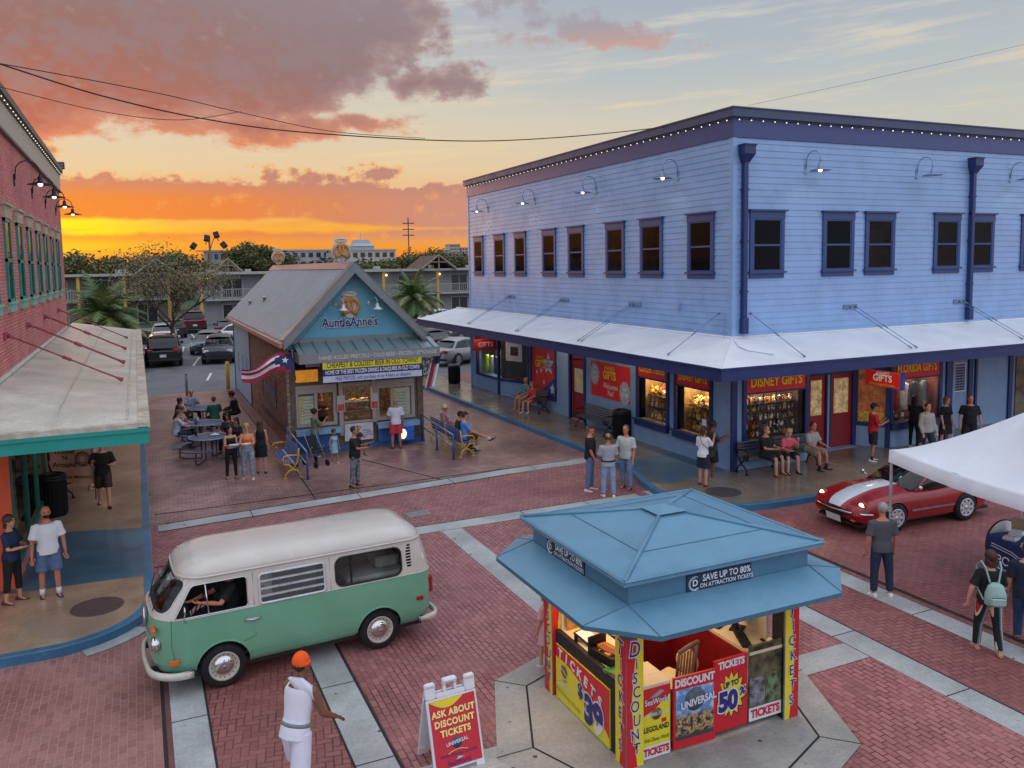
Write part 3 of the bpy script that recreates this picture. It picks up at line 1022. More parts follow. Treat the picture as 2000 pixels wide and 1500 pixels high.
display(FL,lx(22.70),.92,lx(21.12),2.30,blue,shelves=(1.32,1.72),pal=GOLD+JUNK[:4],light=42,sign=1,dense=110,smax=.13)
text('COLLECTIBLES',FL@Matrix.Translation((lx(21.91),2.62,.05)),.30,M_YEL,blue,bold=.02,width=.72)
display(FL,lx(20.58),.90,lx(18.98),2.30,blue,shelves=(1.28,1.70),pal=GOLD+JUNK[:3],light=46,sign=1,dense=110,smax=.13)
text('DISNEY GIFTS',FL@Matrix.Translation((lx(19.78),2.60,.05)),.30,M_YEL,blue,bold=.02,width=.74)
b=MB(FL)
b.box(lx(19.35),1.05,.01,lx(19.15),1.45,.02)
b.build('notice',M_WHT,blue,True)
b=MB(FL)
b.box(lx(27.42),.16,-.12,lx(26.38),2.45,-.06)
b.box(lx(27.30),2.50,-.1,lx(26.5),2.98,-.04)
d=b.build('door',M_REDD,blue,True)
b=MB(FL)
b.box(lx(27.54),.15,-.05,lx(27.42),3.1,.05)
b.box(lx(26.38),.15,-.05,lx(26.26),3.1,.05)
b.box(lx(27.42),2.98,-.05,lx(26.38),3.1,.05)
b.build('door_frame',M_NAVYD,blue,True)
b=MB(FL)
b.box(lx(27.20),1.22,-.06,lx(26.56),2.12,-.045)
b.build('door_panel',mat('cream_panel','cfc6ac',.6),blue,True)
star=[(lx(26.88)+.19*math.cos(R(90+36*i))*(1 if i%2==0 else .42),1.66+.19*math.sin(R(90+36*i))*(1 if i%2==0 else .42)) for i in range(10)]
b=MB(FL)
b.prism(star,-.045,-.04)
b.build('star',M_YEL,blue,True)
text('GIFTS',FL@Matrix.Translation((lx(26.9),2.74,-.04)),.34,M_WHT,blue,bold=.015,width=.8)
b=MB(FL)
b.use(M_PBR)
b.box(lx(37.0),.14,-1.5,lx(34.3),.78,0.0)
b.loft([[(lx(34.3),y,0),(lx(32.2),y,-.75),(lx(32.2),y,-1.5),(lx(34.3),y,-1.5)] for y in (.14,.78)],True,True,False)
b.build('bay_base',M_PBR,blue,True)
b=MB(FL)
b.box(lx(37.0),.78,-.05,lx(34.3),.88,.06)
b.loft([[(lx(34.3),y,.05),(lx(32.2),y,-.70),(lx(32.2),y,-.82),(lx(34.3),y,-.1)] for y in (.78,.88)],True,True,False)
for xx in (lx(37.0),lx(34.42)):
 b.box(xx,.88,-.08,xx+.14,3.1,.05)
b.box(lx(34.36),.15,-.05,lx(34.24),.88,.07)
b.box(lx(32.25),.15,-.85,lx(32.1),3.1,-.68)
b.box(lx(31.25),.15,-.85,lx(31.12),3.1,.05)
b.box(lx(37.0),2.1,-.08,lx(34.3),2.2,.04)
b.build('bay_frame',M_NAVYD,blue,True)
b=MB(FL)
b.box(lx(36.86),2.2,-.04,lx(34.42),3.05,.0)
b.build('sign_band',M_REDS,blue,True)
b=MB(FL)
b.box(lx(36.8),.9,-.9,lx(34.4),2.1,-.88)
b.build('interior',mat('dim_interior','6a6258',.8,var=.4,vs=3),blue,True)
b=MB(FL)
for i,c in enumerate(('c8f03c','c8ccd0','5a6a8a','d8d8d8')):
 b.use(mat('shirt_%s'%c,c,.8))
 x=lx(36.4)+i*.55
 b.loft([[(x-w_,y,-.3),(x,y,-.22),(x+w_,y,-.3),(x,y,-.4)] for y,w_ in ((.95,.2),(1.3,.17),(1.55,.19),(1.72,.2),(1.78,.06))],True,True,True)
b.build('goods',None,blue,True)
area('window_light',FL@Vector((lx(35.6),2.05,-.5)),.3,12,(1,.9,.75),sy=1.6)
T2=frame(FL@Vector((lx(34.24),0,0.0)),(FL.to_3x3()@Vector((2.1,0,-.75))))
b=MB(T2)
b.quad((.1,.9,-.02),(2.1,.9,-.02),(2.1,3.1,-.02),(.1,3.1,-.02))
b.build('bay_window_glass',mat('greyish_glass','3a3430',.15,var=.5,vs=2.5,spec=.8),blue,True,fix=False)
b=MB(T2)
b.box(.45,1.75,-.01,1.5,2.65,.01)
b.build('poster',mat('poster_white','d5d5da',.6),blue,True)
b=MB(T2)
b.box(.75,2.0,.01,1.25,2.4,.014)
b.build('poster_picture',mat('poster_dark','3a3a44',.6,var=.6,vs=8),blue,True)
b=MB(FL)
b.box(lx(32.1),.15,-.8,lx(31.25),2.5,-.74)
d2=b.build('door',M_REDD,blue,True)
b=MB(FL)
b.box(lx(31.9),1.2,-.74,lx(31.45),2.3,-.73)
b.build('door_glass',mat('pasted_glass','9a948c',.3,var=.7,vs=6),blue,True)
b=MB(FL)
b.quad((lx(37),3.05,-.9),(lx(31.15),3.05,-.9),(lx(31.15),3.05,0),(lx(37),3.05,0))
b.quad((lx(32.2),.15,-.86),(lx(31.15),.15,-.86),(lx(31.15),3.1,-.86),(lx(32.2),3.1,-.86))
b.quad((lx(31.15),.15,-.86),(lx(31.15),.15,0),(lx(31.15),3.1,0),(lx(31.15),3.1,-.86))
b.build('entry_lining',M_NAVYD,blue,True,fix=False)
b=MB(FL)
b.box(lx(30.97),.62,-.02,lx(28.6),.8,.08)
b.box(lx(30.97),.8,-.02,lx(30.85),3.1,.05)
b.box(lx(28.7),.8,-.02,lx(28.58),3.1,.05)
b.build('poster_frame',M_NAVYD,blue,True)
def flatsign(name,T,x0,y0,x1,y1,m,label,cat='sign',th=.03,z=0.0,group=None,border=None):
 o=T@Vector(((x0+x1)/2,y0,z))
 t_=thing(name,label,cat,o,0,group)
 b=MB(T)
 b.box(x0,y0,z,x1,y1,z+th)
 b.build('panel',m,t_,True)
 if border:
  e=MB(T)
  w=.035
  for q in ((x0,y0,x1,y0+w),(x0,y1-w,x1,y1),(x0,y0+w,x0+w,y1-w),(x1-w,y0+w,x1,y1-w)):
   e.box(q[0],q[1],z,q[2],q[3],z+th+.01)
  e.build('border',border,t_,True)
 return t_
s=flatsign('window_poster',FL,lx(30.85),.8,lx(28.7),2.95,M_REDS,'red and blue window poster with yellow GIFTS lettering and white stars behind the seated couple',z=-.06)
text("DISNEY • MINI GOLF",FL@Matrix.Translation((lx(29.8),2.72,-.03)),.26,M_YEL,s,bold=.01,width=.72)
text("ANNIE'S",FL@Matrix.Translation((lx(30.15),2.25,-.03)),.2,M_YEL,s,bold=.01)
text("GIFTS",FL@Matrix.Translation((lx(30.1),1.97,-.03)),.42,M_YEL,s,bold=.03,width=.85)
b=MB(FL)
b.prism([(lx(30.2),.8),(lx(28.7),1.6),(lx(28.7),.8)],-.03,-.026)
b.build('blue_field',mat('poster_blue','2a3a8c',.5),s,True)
for (yy,zz,r_) in ((29.35,2.05,.48),(30.0,1.72,.13),(30.4,1.62,.1),(29.0,1.05,.25),(29.75,1.25,.1)):
 b=MB(FL)
 b.prism([(lx(yy)+r_*math.cos(R(90+36*i))*(1 if i%2==0 else .5),zz+r_*math.sin(R(90+36*i))*(1 if i%2==0 else .5)) for i in range(10)],-.025,-.02)
 b.build('star',mat('poster_star','c9d2de',.5),s,True)
text("Florida's\nBiggest\nSouvenirs",FL@Matrix.Translation((lx(29.32),2.08,-.016)),.15,M_NAVL,s,bold=.005)
s=flatsign('wall_banner',FL,lx(25.84),1.30,lx(23.24),2.56,M_REDS,'red wall banner reading GIFTS Welcomes You beside the dark red door',z=.01,th=.015)
text("ANNIE'S",FL@Matrix.Translation((lx(24.55),2.38,.026)),.19,M_YEL,s,bold=.01)
text("GIFTS",FL@Matrix.Translation((lx(24.55),2.12,.026)),.40,M_YEL,s,bold=.03,width=.85)
text("Welcomes",FL@Matrix.Translation((lx(24.5),1.74,.026)),.28,M_WHT,s,bold=.005,shear=.3,width=.8)
text("You!",FL@Matrix.Translation((lx(24.5),1.5,.026)),.28,M_WHT,s,bold=.005,shear=.3,width=.8)
M_BUR=mat('burst_grey','a8b4bc',.5)
for (yy,zz,w_,h_,tx) in ((25.55,2.1,.32,.42,"sale\n50%\nOFF"),(23.55,1.62,.36,.44,"sale\n$5.00")):
 b=MB(FL)
 b.prism([(lx(yy)+w_*math.cos(2*PI*i/32)*(1 if i%2 else .86),zz+h_*math.sin(2*PI*i/32)*(1 if i%2 else .86)) for i in range(32)],.026,.03)
 b.build('price_burst',M_BUR,s,True)
 text(tx,FL@Matrix.Translation((lx(yy),zz+.05,.033)),.21,M_WHT,s,bold=.01,width=.85)
# right face --
rx=lambda X:X-BX
b=MB(FR)
walled(b,0,rx(17.86),.14,3.25,[(rx(15.5),.95,rx(17.7),2.30)],depth=.25)
b.quad((rx(23.6),.14,0),(rx(24.2),.14,0),(rx(24.2),3.25,0),(rx(23.6),3.25,0))
b.quad((rx(24.2),.14,0),(rx(24.2),.14,-1),(rx(24.2),3.25,-1),(rx(24.2),3.25,0))
b.quad((rx(24.2),.14,-1),(rx(45),.14,-1),(rx(45),3.25,-1),(rx(24.2),3.25,-1))
b.build('ground_floor_wall',M_PBR,blue,True,fix=False)
b=MB(FR)
b.box(rx(14.97),.15,.0,rx(15.17),3.2,.06)
b.build('corner_trim',M_NAVYD,blue,True)
b=MB(FR)
b.box(rx(23.72),.15,.0,rx(24.0),3.2,.07)
b.build('corner_trim',M_NAVYD,blue,True)
display(FR,rx(15.5),.95,rx(17.7),2.30,blue,depth=.8,shelves=(1.2,1.45,1.7,1.95),pal=JUNK,light=30,sign=1,dense=130,smax=.075,tone=mat('dark_interior','5a4636',.7,var=.3),lightcol=(1,.75,.5))
text('DISNEY GIFTS',FR@Matrix.Translation((rx(16.6),2.62,.05)),.38,M_YEL,blue,bold=.025,width=.82)
b=MB(FR)
for xx in (15.9,16.4,16.9,17.3):
 b.box(rx(xx),.97,-.3,rx(xx)+.02,2.3,-.28)
b.build('rack',M_BLACKM,blue,True)
b=MB(FR)
b.quad((rx(17.86),.14,0),(rx(18.5),.14,-.84),(rx(18.5),3.2,-.84),(rx(17.86),3.2,0))
b.build('entry_wall',M_NAVYD,blue,True,fix=False)
for (a,c) in ((18.62,19.38),(19.58,20.5)):
 b=MB(FR)
 b.box(rx(a),.16,-.9,rx(c),2.5,-.84)
 dd=b.build('door',M_REDD,blue,True)
 b=MB(FR)
 b.box(rx(a)+.16,1.25,-.84,rx(c)-.16,2.35,-.83)
 o=b.build('door_glass',mat('lit_door_glass','b9a883',.2,var=.8,vs=5,emit='c9a870',es=.25),dd)
 o.data.transform(MW[blue.name].inverted())
 b=MB(FR)
 b.box(rx(a),2.6,-.86,rx(c),3.1,-.82)
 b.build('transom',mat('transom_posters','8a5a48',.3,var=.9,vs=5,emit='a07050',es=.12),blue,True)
b=MB(FR)
for (a,c) in ((18.48,18.62),(19.38,19.43),(19.53,19.58),(20.5,20.66)):
 b.box(rx(a),.15,-.88,rx(c),3.15,-.78)
b.box(rx(18.5),2.5,-.88,rx(20.6),2.6,-.79)
b.build('door_frame',M_NAVYD,blue,True)
b=MB(FR)
b.box(rx(19.43),.15,-.86,rx(19.53),3.15,-.80)
b.box(rx(18.6),.15,-.92,rx(20.5),.17,-.6)
b.build('mullion',M_PBR,blue,True)
T3=frame(FR@Vector((rx(20.66),0,-.84)),(FR.to_3x3()@Vector((.52,0,.84))))
b=MB(T3)
b.box(0,.14,-.1,1.0,.88,0)
b.build('bay_base',M_PBR,blue,True)
b=MB(T3)
for q in ((0,.8,1.0,.92),(0,.92,.08,3.15),(.9,.15,1.04,3.15),(0,2.6,1.0,3.15)):
 b.box(q[0],q[1],-.1,q[2],q[3],.03)
b.build('bay_frame',M_NAVYD,blue,True)
b=MB(T3)
b.box(.08,.92,-.05,.9,2.6,-.04)
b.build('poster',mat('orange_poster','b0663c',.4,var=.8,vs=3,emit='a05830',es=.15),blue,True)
b=MB(T3)
b.box(.12,.96,-.04,.86,1.25,-.036)
b.build('poster_text_block',mat('poster_yellow','d8b040',.5,var=.5,vs=12),blue,True)
T4=FR
b=MB(T4)
b.box(rx(21.2),.14,-.9,rx(23.5),.8,-.02)
b.build('bay_base',M_PBR,blue,True)
display(T4,rx(21.32),.92,rx(23.4),2.28,blue,depth=.8,shelves=(1.0,),pal=[JUNK[1],JUNK[2],JUNK[9],JUNK[5]],light=14,sign=1,dense=16,smax=.12,tone=mat('redwhite_interior','8a5048',.7,var=.5,vs=2),lightcol=(1,.85,.65))
b=MB(T4)
for i,c in enumerate(('b02030','e8e4e0','3a4a58','7a8a90')):
 b.use(mat('shirt_%s'%c,c,.8))
 x=rx(21.75)+i*.45
 b.loft([[(x-w_,y,-.3),(x,y,-.22),(x+w_,y,-.3),(x,y,-.4)] for y,w_ in ((1.25,.2),(1.5,.17),(1.85,.19),(2.05,.22),(2.12,.06))],True,True,True)
b.build('goods',None,blue,True)
text('FLORIDA GIFTS',FR@Matrix.Translation((rx(22.36),2.62,.05)),.36,M_YEL,blue,bold=.02,width=.72)
b=MB(FR)
for (a,c) in ((24.4,24.5),(26.15,26.35),(26.5,26.6),(28.3,28.5),(30.4,30.6)):
 b.box(rx(a),.15,-1.0,rx(c),3.1,-.93)
b.box(rx(24.4),2.55,-1.0,rx(30.6),2.62,-.93)
b.box(rx(24.4),2.9,-1.0,rx(30.6),3.1,-.93)
b.build('panel_frame',M_NAVYD,blue,True)
for (a,c,col) in ((24.55,26.1,'3a4a80'),(26.65,28.2,'a06a58'),(28.6,30.2,'8a7a5a')):
 b=MB(FR)
 b.box(rx(a),2.62,-.98,rx(c),2.9,-.96)
 b.build('transom',mat('transom_'+col,col,.4,var=.8,vs=4),blue,True)
b=MB(FR)
b.box(rx(28.7),.16,-.98,rx(30.2),2.5,-.955)
b.build('shop_door',mat('brown_shop_glass','6a5a48',.2,var=.6,vs=2),blue,True)
s=flatsign('notice_board',FR,rx(25.2),1.45,rx(26.0),2.45,mat('notice_navy','24376c',.4),'white framed navy notice board on the blue wall right of the shop windows',z=-.99,border=M_WHT)
for i in range(9):
 text('OLD TOWN RULES' if i==0 else 'no smoking no pets in shops',FR@Matrix.Translation((rx(25.6),2.33-i*.095,-.955)),.085 if i==0 else .055,M_WHT,s)
P1=frame((20.0,17.85,0),(0,-1,0))
s=flatsign('hanging_sign',P1,0,2.30,1.28,2.78,M_REDS,"red hanging sign reading ANNIE'S GIFTS under the awning right of the doors",z=0,th=.1,border=mat('sign_pink_rim','b85a60',.5))
text("ANNIE'S",P1@Matrix.Translation((.64,2.69,.10)),.13,M_WHT,s,bold=.01,z=.014)
text("GIFTS",P1@Matrix.Translation((.64,2.55,.10)),.27,M_WHT,s,bold=.03,z=.014)
text("Florida's Biggest Souvenirs",P1@Matrix.Translation((.64,2.37,.10)),.085,M_YEL,s,z=.014)
for x_ in (.2,1.06):
 b=MB(P1)
 b.box(x_,2.78,.04,x_+.02,3.2,.06)
 b.build('hanger',M_BLACKM,s,True)
b=MB(P1)
b.box(1.28,2.28,.0,1.34,2.8,.12)
b.build('side_panel',mat('sign_blue','2450a0',.5),s,True)
P2=frame((13.85,34.6,0),(1,0,0))
s=flatsign('hanging_sign',P2,0,2.2,1.15,2.72,mat('dark_red_sign','8a1c2c',.5),'dark red hanging sign reading GIFTS under the far end of the awning',z=0,th=.1)
text("GIFTS",P2@Matrix.Translation((.6,2.46,.10)),.3,mat('pale_rose','c9a0a8',.5),s,bold=.02)
for x_ in (.2,.9):
 b=MB(P2)
 b.box(x_,2.72,.04,x_+.02,3.2,.06)
 b.build('hanger',M_BLACKM,s,True)
def gooseneck(T,x,y,label,m,lit=True,group='gooseneck lamps along the blue building',reach=.42,s=1.0):
 """lamp in wall frame T, wall plate at (x,y)"""
 o=T@Vector((x,y,0))
 t_=thing('gooseneck_lamp',label,'wall lamp',o,0,group)
 F=T@Matrix.Translation((x,y,0))@Matrix.Scale(s,4)
 b=MB(F)
 b.rbox(-.05,-.15,0,.05,.15,.03,.01)
 pts=[(0,0,.03),(0,.22,.05)]+[(0,.22+.26*math.sin(R(a)),.05+.26-.26*math.cos(R(a))) for a in range(20,181,20)]+[(0,.08,.57)]
 b.tube(pts,.014,7)
 b.build('arm',m,t_,True)
 b=MB(F)
 b.lathe([(.02,.12),(.05,.10),(.055,.0),(.10,-.04),(.30,-.09),(.30,-.10),(.09,-.05),(.04,-.02)],(0,0,.57),20,'y')
 b.build('shade',m,t_,True)
 b=MB(F)
 b.ball((0,-.085,.57),.055,10,6)
 b.build('bulb',M_BULB if lit else mat('unlit_bulb','d8d8d0',.2),t_,True)
 if lit:
  l=bpy.data.lights.new('lamp_glow','SPOT')
  l.energy=6
  l.color=(1,.88,.7)
  l.spot_size=R(140)
  l.spot_blend=.6
  l.shadow_soft_size=.06
  lo=bpy.data.objects.new('lamp_glow',l)
  COL.objects.link(lo)
  lo.location=F@Vector((0,-.16,.57))
 return t_
M_LAMPB=mat('lamp_blue_grey','7c94b4',.4,.4)
nm=['far end lamp over the leftmost upper window of the long blue wall','second gooseneck lamp from the far end of the long blue wall','third gooseneck lamp from the far end of the long blue wall','gooseneck lamp on the long blue wall nearest the building corner']
for k,yy in enumerate((35.21,30.3,25.38,20.56)):
 gooseneck(FL,lx(yy),8.66,nm[k],M_LAMPB)
nm=['lit gooseneck lamp beside the corner downspout on the right face','unlit gooseneck lamp left of the second downspout','lit gooseneck lamp at the right edge of the photo']
for k,xx in enumerate((17.59,22.11,26.52)):
 gooseneck(FR,rx(xx),8.66,nm[k],M_LAMPB,lit=(k!=1))
def string_lights(label,p,q,n,sag,parts=True,r=.017,m=None):
 p,q=Vector(p),Vector(q)
 t_=thing('string_lights',label,'string lights',p,0)
 b=MB()
 pts=[]
 for i in range(n+1):
  f=i/n
  pts.append(p.lerp(q,f))
  if i<n:
   pts.append(p.lerp(q,f+.5/n)-Vector((0,0,sag)))
 b.tube(pts,.006,4)
 b.build('cable',M_BLACKM,t_,True)
 d=(q-p).normalized()
 bb=MB()
 bb.ball((0,0,0),r,8,5)
 me=None
 inv=MW[t_.name].inverted()
 for i in range(n):
  pos=inv@(p.lerp(q,(i+.5)/n)-Vector((0,0,sag+r)))
  if me is None:
   o=bb.build('bulb',m or M_BULBS,t_)
   me=o.data
  else:
   o=bpy.data.objects.new('bulb',me)
   COL.objects.link(o)
   o.parent=t_
  o.location=pos
 return t_
string_lights('string of tiny bulbs under the cornice of the long blue wall',(BX-.22,37.6,9.94),(BX-.22,17.9,9.94),54,.05)
string_lights('string of tiny bulbs under the cornice of the right blue face',(BX-.2,BY-.22,9.94),(33.0,BY-.22,9.94),44,.05)
for k,(x,y,lab) in enumerate(((14.0,34.2,'small round ceiling light under the awning by the far bay window'),(14.0,27.9,'round ceiling light under the awning left of the red gift door'),(13.9,23.1,'round ceiling light under the awning over the black bench'),(18.9,16.9,'glowing globe ceiling light under the awning in front of the red doors'))):
 t_=thing('ceiling_light',lab,'ceiling light',(x,y,3.2),0,'ceiling lights under the blue awning')
 b=MB()
 b.lathe([(.001,-.14),(.08,-.13),(.13,-.08),(.14,-.02)],n=16)
 b.build('globe',mat('lit_globe','ffe9b0',.3,var=0,emit='ffe2a0',es=3.0),t_)
 b=MB()
 b.lathe([(.15,-.025),(.16,0),(.001,0)],n=16)
 b.build('base',M_STEEL,t_)
 l=bpy.data.lights.new('globe_glow','POINT')
 l.energy=14
 l.color=(1,.82,.55)
 l.shadow_soft_size=.14
 lo=bpy.data.objects.new('globe_glow',l)
 COL.objects.link(lo)
 lo.location=(x,y,2.98)
# -- LEFT BRICK BUILDING
def brickwall_material(name,c1,c2,mortar,bw=.22,bh=.075,rough=.8,axis='YZ',blot=('8a3a48',.4,.5),mfac=.5,tint=None):
 m=bpy.data.materials.new(name)
 m.use_nodes=True
 t=NT(m.node_tree)
 b=t.n['Principled BSDF']
 tc=t.add('ShaderNodeTexCoord').outputs['Object']
 x,y,z_=t.sep(tc)
 h=t.m('ADD',x,y)
 v=t.xyz(h,z_,0.0)
 bt=t.add('ShaderNodeTexBrick')
 t.plug(bt.inputs['Vector'],v)
 bt.inputs['Color1'].default_value=lin(c1)
 bt.inputs['Color2'].default_value=lin(c2)
 bt.inputs['Mortar'].default_value=lin(mortar)
 bt.inputs['Scale'].default_value=1.0
 bt.inputs['Mortar Size'].default_value=.009
 bt.inputs['Mortar Smooth'].default_value=.4
 bt.inputs['Brick Width'].default_value=bw
 bt.inputs['Row Height'].default_value=bh
 f=t.step(t.noise(tc,.7,6,.65),.3,.7,.85,1.12)
 col=t.mix(1.0,bt.outputs[0],t.xyz(f,f,f),'MULTIPLY')
 f=t.step(t.noise(tc,18.0,4,.7),.3,.7,.82,1.14)
 col=t.mix(1.0,col,t.xyz(f,f,f),'MULTIPLY')
 col=t.mix(t.m('MULTIPLY',t.step(t.noise(tc,blot[1],6,.65),.5,.7),blot[2]),col,lin(blot[0]))
 t.plug(b.inputs['Base Color'],col)
 b.inputs['Roughness'].default_value=rough
 bn=t.add('ShaderNodeBump')
 bn.inputs['Strength'].default_value=.8
 bn.inputs['Distance'].default_value=.01
 t.plug(bn.inputs['Height'],t.m('ADD',t.m('MULTIPLY',bt.outputs[1],-1.0),t.m('MULTIPLY',t.noise(tc,30.0,3,.6),.4)))
 t.l.new(bn.outputs[0],b.inputs['Normal'])
 return m
M_PINK=brickwall_material('pink_painted_brick','e08a84','cc746f','a55c5c',blot=('b8858a',.5,.4))
M_ORNG=mat('orange_stucco','d9603f',.8,var=.1,vs=2,bump=.3,dirt=('b04a34',1.5,.4))
M_CREAM=mat('cream_frieze','b8b0a0',.6,var=.1,vs=2)
M_TEAL=mat('teal_fascia','178f86',.45,var=.06,vs=2)
M_TEALW=mat('teal_window','2c8c84',.45,var=.1,vs=4)
M_STONE=mat('stone_lintel','b3a793',.7,var=.12,vs=8)
M_MINT=mat('mint_sill','7cb8a4',.6,var=.12,vs=8)
M_GREENF=mat('green_frame','1f6a5c',.45,var=.1,vs=4)
LX,LY=-2.6,17.45
FB=frame((LX,0,0),(0,1,0))
LLX=-2.33
FBL=frame((LLX,0,0),(0,1,0))
left=thing('brick_building','pink painted brick building with teal sash windows and a flat white canopy','building',(LX,LY,0))
b=MB()
b.quad((LX,LY,3.2),(LX,37.5,3.2),(LX,37.5,9.35),(LX,LY,9.35))
b.quad((LX,LY,3.2),(-16,LY,3.2),(-16,LY,9.35),(LX,LY,9.35))
b.quad((LX,37.5,.1),(-16,37.5,.1),(-16,37.5,9.4),(LX,37.5,9.4))
b.build('brick_wall',M_PINK,left,True,fix=False)
b=MB(FBL)
walled(b,LY,37.5,.14,3.25,[(17.6,.55,23.3,2.75),(25.0,.9,28.5,2.6)],depth=.1)
b.build('lower_wall',M_PINK,left,True,fix=False)
b=MB()
b.quad((LLX,LY,.14),(-16,LY,.14),(-16,LY,3.25),(LLX,LY,3.25))
b.build('front_wall',M_ORNG,left,True,fix=False)
b=MB()
b.box(LX-.02,LY-.02,9.3,LX+.06,37.55,9.95)
b.build('frieze',M_CREAM,left,True)
b=MB()
b.box(LX-.2,LY-.05,9.95,LX+.12,37.6,10.03)
b.box(LX-.2,LY-.05,10.03,LX+.17,37.65,10.2)
b.box(LX-.2,LY-.05,9.24,LX+.09,37.6,9.3)
b.build('cornice',mat('dark_cornice','6a6258',.6),left,True)
b=MB()
b.quad((LX,LY,10.1),(-16,LY,10.1),(-16,37.5,10.1),(LX,37.5,10.1))
b.build('roof',mat('grey_roofing','8d8d90',.8),left,True,fix=False)
b=MB()
b.box(-15,LY+2,.1,LX-1.2,37.4,9.9)
b.build('light_block_core',mat('dark_core','1b1a1c',.9,var=0),left,True)  # unseen filler box added behind the brick walls to stop light passing
ys=[21.6,23.75,25.9,28.1,30.3,32.6,34.9,19.3]
for yy in ys:
 b=MB(FB)
 w=.92
 b.use(M_TEALW)
 for q in ((yy-w/2,5.42,yy-w/2+.08,7.3),(yy+w/2-.08,5.42,yy+w/2,7.3),(yy-w/2,5.42,yy+w/2,5.5),(yy-w/2,7.22,yy+w/2,7.3),(yy-w/2,6.32,yy+w/2,6.4)):
  b.box(q[0],q[1],-.06,q[2],q[3],.05)
 f=b.build('window',M_TEALW,left,True)
 inv=MW[left.name].inverted()
 g=MB(FB)
 g.box(yy-w/2+.08,5.5,-.05,yy+w/2-.08,6.32,.02)
 g.box(yy-w/2+.08,6.4,-.05,yy+w/2-.08,7.22,.025)
 o=g.build('pane',M_GLASSD,f)
 o.data.transform(inv)
 g=MB(FB)
 g.box(yy-w/2-.1,7.3,0,yy+w/2+.1,7.58,.07)
 g.box(yy-w/2-.14,7.58,0,yy+w/2+.14,7.64,.12)
 o=g.build('lintel',M_STONE,f)
 o.data.transform(inv)
 g=MB(FB)
 g.box(yy-w/2-.08,5.20,0,yy+w/2+.08,5.42,.06)
 g.box(yy-w/2-.1,5.38,0,yy+w/2+.1,5.43,.10)
 o=g.build('sill',M_MINT,f)
 o.data.transform(inv)
M_CANO=concrete_material('weathered_canopy','c2bdb0',.6,0,('9a8f7c',.35,.7),tint='a8a090')
cE,cN,cF=.06,15.17,40.3
b=MB()
b.quad((LX,LY,3.9),(LX,cF,3.9),(cE-.14,cF,3.47),(cE-.14,cN+.12,3.47))
b.quad((LX,LY,3.9),(-14,LY,3.9),(-14,cN+.12,3.47),(cE-.14,cN+.12,3.47))
b.build('canopy_roof',M_CANO,left,True,fix=False)
b=MB()
b.box(cE-.16,cN,3.40,cE+.03,cF,3.49)
b.box(cE-.34,cN+.3,3.495,cE-.31,cF,3.52)
b.box(-14,cN-.02,3.40,cE-.16,cN+.14,3.485)
b.build('canopy_edge',mat('stained_edge','b5ac9c',.7,var=.3,vs=3,dirt=('6a5c4c',2.0,.6)),left,True)
b=MB()
b.box(-14,cN,3.13,cE,cN+.1,3.41)
b.box(cE-.1,cN+.1,3.13,cE,cF,3.41)
b.box(-14,cN-.03,3.33,cE+.02,cN,3.40)
b.build('canopy_fascia',M_TEAL,left,True)
b=MB()
b.quad((-14,cN+.1,3.2),(cE-.1,cN+.1,3.2),(cE-.1,cF,3.2),(-14,cF,3.2))
b.build('canopy_soffit',mat('soffit_white','b9bdc6',.6),left,True,fix=False)
b=MB()
b.tube([(LX+.03,LY,3.93),(LX+.03,37.5,3.93)],.06,6)
b.box(-1.35,cN+.5,3.70,-1.33,cF,3.71)
b.build('canopy_flashing',mat('pale_flashing','b9b6ae',.6,dirt=('8a8a50',2,.4)),left,True)
M_RODR=mat('dull_red_rod','9c4a52',.6,var=.1)
for (yy,dbl) in ((20.3,0),(24.2,1),(28.6,1),(33.3,0)):
 b=MB()
 for dy in ((-.09,.09) if dbl else (0,)):
  rod(b,(LX+.05,yy+dy,4.75),(cE-.45,yy+dy+.1,3.62),M_RODR,.02)
 b.box(LX,yy-.28,4.68,LX+.04,yy+.22,4.82)
 b.build('canopy_rod',M_RODR,left,True)
b=MB(FBL)
for q in ((17.6,.45,23.3,.6),(17.6,2.7,23.3,2.85),(17.5,.45,17.62,2.85),(23.2,.45,23.35,2.85),(19.6,.5,19.7,2.8),(21.45,.5,21.55,2.8)):
 b.box(q[0],q[1],-.04,q[2],q[3],.03)
fr=b.build('shop_window',M_GREENF,left,True)
b=MB(FBL)
b.quad((17.62,.6,-.02),(23.2,.6,-.02),(23.2,2.7,-.02),(17.62,2.7,-.02))
o=b.build('pane',M_CLEAR,fr,fix=False)
o.data.transform(MW[left.name].inverted())
b=MB(FB)
b.box(17.8,.15,-1.15,24,3.0,-1.1)
b.quad((17.8,.5,-.05),(24,.5,-.05),(24,.5,-1.1),(17.8,.5,-1.1))
b.build('interior',mat('cafe_interior','6e655c',.8,var=.5,vs=1.5),left,True,fix=False)
b=MB(FB)
for i in range(3):
 x=18.4+i*1.8
 b.use(JUNK[5])
 b.lathe([(.3,1.05),(.32,1.08),(.001,1.09)],(x,0,-.6),14,'y')
 b.lathe([(.03,.5),(.03,1.05)],(x,0,-.6),8,'y')
 b.use(JUNK[3])
 b.box(x+.4,.5,-.8,x+.8,.95,-.45)
 b.box(x+.75,.95,-.8,x+.8,1.4,-.45)
b.build('cafe_furniture',None,left,True)
b=MB(FBL)
b.box(25.0,.9,-.08,28.5,2.6,-.05)
b.build('side_window',M_GLASSD,left,True)
area('cafe_light',(LX-.6,20.5,2.9),2.0,14,(1,.85,.65),sy=.5)
